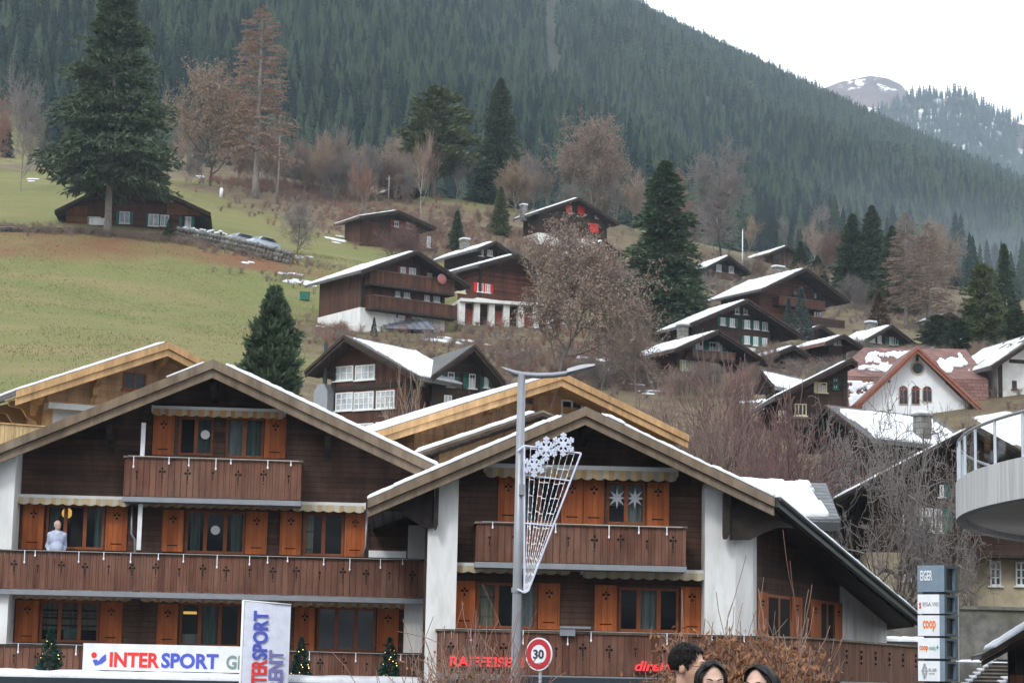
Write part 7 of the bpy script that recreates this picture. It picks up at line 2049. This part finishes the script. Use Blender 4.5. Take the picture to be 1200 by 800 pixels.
def person(label, head_c, foot_z, turn, body_turn, kind, sc=1.0, nod=0., closed=False, arms='down', cloth=None, legs_m=None, skin_m=skin, fem=False):
    """head_c world centre of the head; the figure stands below it"""
    hc = Vector(head_c); o = empty('person', (hc.x, hc.y, foot_z), label, 'person', rz=body_turn)
    H = hc.z - foot_z; k = sc; hl = Vector((0, 0, H)); t = turn - body_turn
    sw = (.165 if fem else (.165 if kind == 'old' else .19))*k
    nz = H-(.105 if kind == 'old' else .125)*k; sz = H-(.205 if kind == 'old' else .25)*k; hip = H*.545; kn = H*.285; ank = .075
    b = MB()
    T, Rm = head_shapes(b, hl, t, nod, k, fem)
    limb(b, [(0,.02*k,H-.06*k),(0,.028*k,nz-.02*k),(0,.03*k,sz+.03*k)], [.056*k,.054*k,.075*k])
    limb(b, [(0,.02*k,sz-.02*k),(0,.015*k,sz-.2*k),(0,.015*k,hip+.12),(0,.015*k,hip)], [.115*k,.125*k,.118*k,.13*k])
    b.ell((0,.015*k,sz-.12*k), (.165*k,.11*k,.17*k)); b.ell((0,.015*k,hip+.02), (.155*k,.115*k,.12*k))
    for s in (-1, 1):
        sh_ = Vector((s*sw,.02*k,sz-.02*k))
        if arms == 'down': el = Vector((s*(sw+.05),.04*k,sz-.31*k)); wr_ = Vector((s*(sw+.03),-.06*k,sz-.56*k)); dh = (wr_-el).normalized()
        else: el = Vector((s*(sw+.045),.10*k,sz-.29*k)); wr_ = Vector((s*(sw-.02),-.04*k,sz-.50*k)); dh = (wr_-el).normalized()
        limb(b, [(s*.02*k,.03*k,nz-.04*k), (s*.09*k,.025*k,sz+.025*k), sh_, el, wr_], [.05*k,.055*k,.058*k,.043*k,.029*k])
        hand(b, wr_, dh, (0,1,0), k, -s)
        hj = Vector((s*.085*k,.015*k,hip)); kj = Vector((s*.095*k,-.01,kn)); aj = Vector((s*.10*k,.03,ank))
        limb(b, [hj,kj,aj], [.088*k,.058*k,.04*k]); limb(b, [aj,(s*.11*k,-.10,.035)], [.042*k,.036*k])
    body = link('body', fuse(b, .009 if kind != 'old' else .014, 3), skin_m, o)
    face_parts(o, T, Rm, k, closed, hair_m if kind != 'old' else hair_w)
    # clothes
    c = MB()
    c.ell((0,.015*k,sz-.12*k), (.195*k,.14*k,.19*k)); c.ell((0,-.005*k if kind == 'old' else .015*k,sz-.34*k), (.175*k,(.165 if kind == 'old' else .135)*k,.20*k)); c.ell((0,.015*k,hip+.06), (.18*k,.138*k,.13*k))
    limb(c, [(0,.025*k,sz-.02*k),(0,.015*k,hip+.1)], [.135*k,.15*k])
    if kind != 'old': limb(c, [(0,.03*k,sz+.02*k),(0,.03*k,nz-.035*k)], [.10*k,.072*k])
    else: limb(c, [(0,.03*k,sz+.02*k),(0,.03*k,nz-.05*k)], [.09*k,.066*k])
    for s in (-1, 1):
        sh_ = Vector((s*sw,.02*k,sz-.02*k))
        if arms == 'down': el = Vector((s*(sw+.05),.04*k,sz-.31*k)); wr_ = Vector((s*(sw+.03),-.06*k,sz-.56*k))
        else: el = Vector((s*(sw+.045),.10*k,sz-.29*k)); wr_ = Vector((s*(sw-.02),-.04*k,sz-.50*k))
        limb(c, [(s*.025*k,.03*k,nz-.065*k), (s*.09*k,.025*k,sz+.02*k), sh_, el, wr_], [.058*k,.07*k,.074*k,.062*k,.048*k])
    link('shirt' if kind == 'old' else 'jacket', fuse(c, .012, 12), cloth, o)
    g = MB()
    for s in (-1, 1): limb(g, [(s*.085*k,.015*k,hip),(s*.095*k,-.01,kn),(s*.10*k,.03,ank+.02)], [.108*k,.078*k,.062*k])
    g.ell((0,.015*k,hip+.03), (.172*k,.13*k,.12*k)); link('trousers', fuse(g, .014, 3), legs_m, o)
    f = MB()
    for s in (-1, 1): f.ell((s*.105*k,-.045,.05), (.05,.135,.055), 14, 8)
    f.build('shoe', M['gutter'], o, True)
    return o, T, Rm, k

def hair_cap(root, T, Rm, k, m, name='hair', long=False, fringe=.0, seed=1, bald=False, gaps=False):
    """skull cap of hair with many strands lying over it"""
    r = random.Random(seed); b = MB()
    vs = []
    nu, nv = 110, 66
    def ok(th, ph): # th azimuth (0 = face), ph from crown
        a = abs(th)
        lim = .98 if a < .6 else (.98+(a-.6)*1.5 if a < 1.25 else 2.2)
        if long: lim = (.56 + a*1.05) if a < .9 else 2.5
        return ph < lim
    rows = {}
    for j in range(nv+1):
        for i in range(nu):
            th = -math.pi+2*math.pi*i/nu; ph = 2.5*j/nv
            rr = (1.0 if long else .945) + r.uniform(-.008,.008)
            x = .084*math.sin(ph)*math.sin(th)*rr; y = .015-.104*math.sin(ph)*math.cos(th)*rr; z = .036+.100*math.cos(ph)*rr
            rows[(i,j)] = len(b.v); b.v.append(tuple(T((x,y,z))))
    for j in range(nv):
        for i in range(nu):
            th = -math.pi+2*math.pi*(i+.5)/nu; ph = 2.5*(j+.5)/nv
            if bald and ph < 1.05: continue
            if ok(th if abs(th) < math.pi else math.pi, ph): b.f.append((rows[(i,j)], rows[(i,j+1)], rows[((i+1)%nu,j+1)], rows[((i+1)%nu,j)]))
    hb = b.build(name, m, root, True)
    s = MB()
    if long:
        for i in range(900):
            sd = r.choice((-1,1)); y0 = r.uniform(-.070,.10); f = r.random()
            p0 = (sd*r.uniform(.000,.010), y0, .134 - max(0,(y0-.02))**2*5 - max(0,-y0-.02)**2*6)
            out = .072+.010*r.random()*r.random(); yb = max(-.018, y0*.6+.005+.03*f) if y0 < .02 else y0+.02
            p1 = (sd*.050, y0*.95, .108 - abs(y0)*.22); p2 = (sd*out, yb, .04); p3 = (sd*(out+.004), yb+.0, -.06); p4 = (sd*(out-.012), yb+.012, -.17-.10*r.random()); 
            cp_ = [Vector(p) for p in (p0,p1,p2,p3,p4)]; sm_ = []
            for q in range(4):
                a_, b_, c_, d_ = cp_[max(q-1,0)], cp_[q], cp_[q+1], cp_[min(q+2,4)]
                for h_ in (0,.25,.5,.75): sm_.append(.5*((2*b_)+(c_-a_)*h_+(2*a_-5*b_+4*c_-d_)*h_*h_+(3*b_-a_-3*c_+d_)*h_**3))
            sm_.append(cp_[4]); nn_ = len(sm_)
            s.tube([T(p) for p in sm_], [(.0016+.0022*math.sin(math.pi*min(1,.15+.8*q/nn_)))*k for q in range(nn_)], 4)
    elif not bald:
        for i in range(1900):
            th = r.uniform(-math.pi, math.pi); ph = r.uniform(.05, 1.0 if abs(th) < .7 else 1.95)
            if not ok(th, ph+.12): continue
            pt = lambda ph_, th_, e: T((.085*(1+e)*math.sin(ph_)*math.sin(th_), .015-.105*(1+e)*math.sin(ph_)*math.cos(th_), .036+.102*(1+e)*math.cos(ph_)))
            d = .32; dth = r.uniform(-.15,.15)+ .25
            if ph < .9: s.tube([pt(ph,th,0), pt(ph+d*.5,th+dth*.4,.035), pt(ph+d,th+dth*.8,.03)], [.0022*k,.0022*k,.0006*k], 4)
            else: s.tube([pt(ph,th,0), pt(ph+d*.5,th+dth*.3,.025), pt(min(ph+d,2.3),th+dth*.4,.02)], [.002*k,.002*k,.0006*k], 4)
    if s.v: s.build('hair_strand', m, hb, True)
    return hb
def glasses(root, T, k, rimless=False):
    b = MB()
    for s in (-1, 1):
        b.tube([T((s*.034+.024*math.cos(t*math.pi/8), -.112, .002+.018*math.sin(t*math.pi/8))) for t in range(17)], .0018*k, 6, False)
        b.tube([T((s*.058,-.110,.006)), T((s*.076,-.05,.008)), T((s*.080,.02,.004)), T((s*.079,.03,-.012))], .002*k, 6)
    b.tube([T((-.010,-.113,.004)), T((0,-.117,.008)), T((.010,-.113,.004))], .0018*k, 6)
    return b.build('glasses', M['gutter'], root, True)

jk = mnoisy('black_jacket', (.012,.014,.018), (.03,.033,.04), 12, rough=.7, bmp=.3, dist=.004)
jk2 = mnoisy('dark_coat', (.03,.028,.03), (.06,.055,.058), 12, rough=.8, bmp=.3, dist=.004)
tr_m = mnoisy('dark_trousers', (.02,.022,.03), (.04,.044,.055), 12, rough=.85, bmp=.2, dist=.004)
sh_m = mnoisy('pale_blue_shirt', (.42,.47,.62), (.55,.60,.74), 9, rough=.9, bmp=.4, dist=.01)
g0 = gz(2, 12)
# man with glasses, face turned to the right of the picture
hc = P(807, 781, 13.0); o, T, Rm, k = person('black haired man with glasses turned to the right among the three passers by', hc, g0, R(66), R(40), 'man', 1.02, 0.05, cloth=jk, legs_m=tr_m)
hair_cap(o, T, Rm, k, hair_m, seed=3); glasses(o, T, k)
hc = P(834.5, 800.5, 12.6); o, T, Rm, k = person('woman with centre parted black hair and closed eyes in front of the man', hc, g0, R(4), 0, 'woman', .98, 0.10, True, cloth=jk2, legs_m=tr_m, skin_m=skin2, fem=True)
hair_cap(o, T, Rm, k, hair_m, long=True, seed=4)
hc = P(889.5, 806.5, 12.6); o, T, Rm, k = person('woman with long black hair at the right, her face turned to the left', hc, g0, R(-28), R(-15), 'woman', 1.02, 0.0, False, cloth=jk, legs_m=tr_m, skin_m=skin2, fem=True)
hair_cap(o, T, Rm, k, hair_m, long=True, seed=5)
# old man on the middle balcony
zfl = A.rect((-26,649,497,694.5), -1.45)[2]
u, z = A.un(67.5, 615.5, -.55); hc = A.w(u, -.55, z)
o, T, Rm, k = person('elderly man in a pale blue shirt standing at the open balcony window', hc, A.w(0,0,zfl-.012).z, R(38), R(18), 'old', 1.16, .14, arms='bent', cloth=sh_m, legs_m=tr_m, skin_m=skin2)
hair_cap(o, T, Rm, k, hair_w, bald=True, seed=6)
# ------------------------------------------------------------------ air
hz = MB().box(-1500, 1700, -1050, 3700, -6, 1150).build('haze', None)
hm = bpy.data.materials.new('mountain_air'); hm.use_nodes = True
hn = hm.node_tree; hn.nodes.remove(hn.nodes['Principled BSDF'])
pv = N(hn, 'ShaderNodeVolumePrincipled'); pv.inputs['Density'].default_value = 0.00015; pv.inputs['Color'].default_value = (0.72, 0.86, 1.0, 1); pv.inputs['Anisotropy'].default_value = 0.2
hn.links.new(pv.outputs[0], hn.nodes['Material Output'].inputs['Volume'])
hz.data.materials.append(hm); tag(hz, 'pale bluish winter air over the whole valley', 'haze', kind='stuff')

# low bank of mist in front of the forest at the far right
mc = P(1195, 312, 415)
ms_ = MB().ell((0,0,0), (1,1,1), 32, 18).build('mist', None, None, True)
ms_.location = mc; ms_.scale = (88, 46, 24)
mm_ = bpy.data.materials.new('valley_mist'); mm_.use_nodes = True; mn_ = mm_.node_tree; mn_.nodes.remove(mn_.nodes['Principled BSDF'])
pv = N(mn_, 'ShaderNodeVolumePrincipled'); pv.inputs['Color'].default_value = (0.80, 0.90, 1.0, 1)
tc_m = N(mn_, 'ShaderNodeTexCoord'); gr_m = N(mn_, 'ShaderNodeTexGradient', gradient_type='QUADRATIC_SPHERE'); mn_.links.new(tc_m.outputs['Object'], gr_m.inputs[0])
nz_m = noise_tex(mn_, tc_m.outputs['Object'], 2.2, 3, .55)
mr_m = N(mn_, 'ShaderNodeMapRange'); mr_m.inputs['From Min'].default_value = .32; mr_m.inputs['From Max'].default_value = .68; mn_.links.new(nz_m, mr_m.inputs['Value'])
m1 = N(mn_, 'ShaderNodeMath', operation='MULTIPLY'); mn_.links.new(gr_m.outputs['Fac'], m1.inputs[0]); mn_.links.new(mr_m.outputs[0], m1.inputs[1])
m2 = N(mn_, 'ShaderNodeMath', operation='MULTIPLY'); m2.inputs[1].default_value = 0.02; mn_.links.new(m1.outputs[0], m2.inputs[0]); mn_.links.new(m2.outputs[0], pv.inputs['Density'])
mn_.links.new(pv.outputs[0], mn_.nodes['Material Output'].inputs['Volume']); ms_.data.materials.append(mm_)
tag(ms_, 'thin bluish mist bank lying before the forest at the right', 'mist', kind='stuff')
scene.cycles.volume_step_rate = 2.0
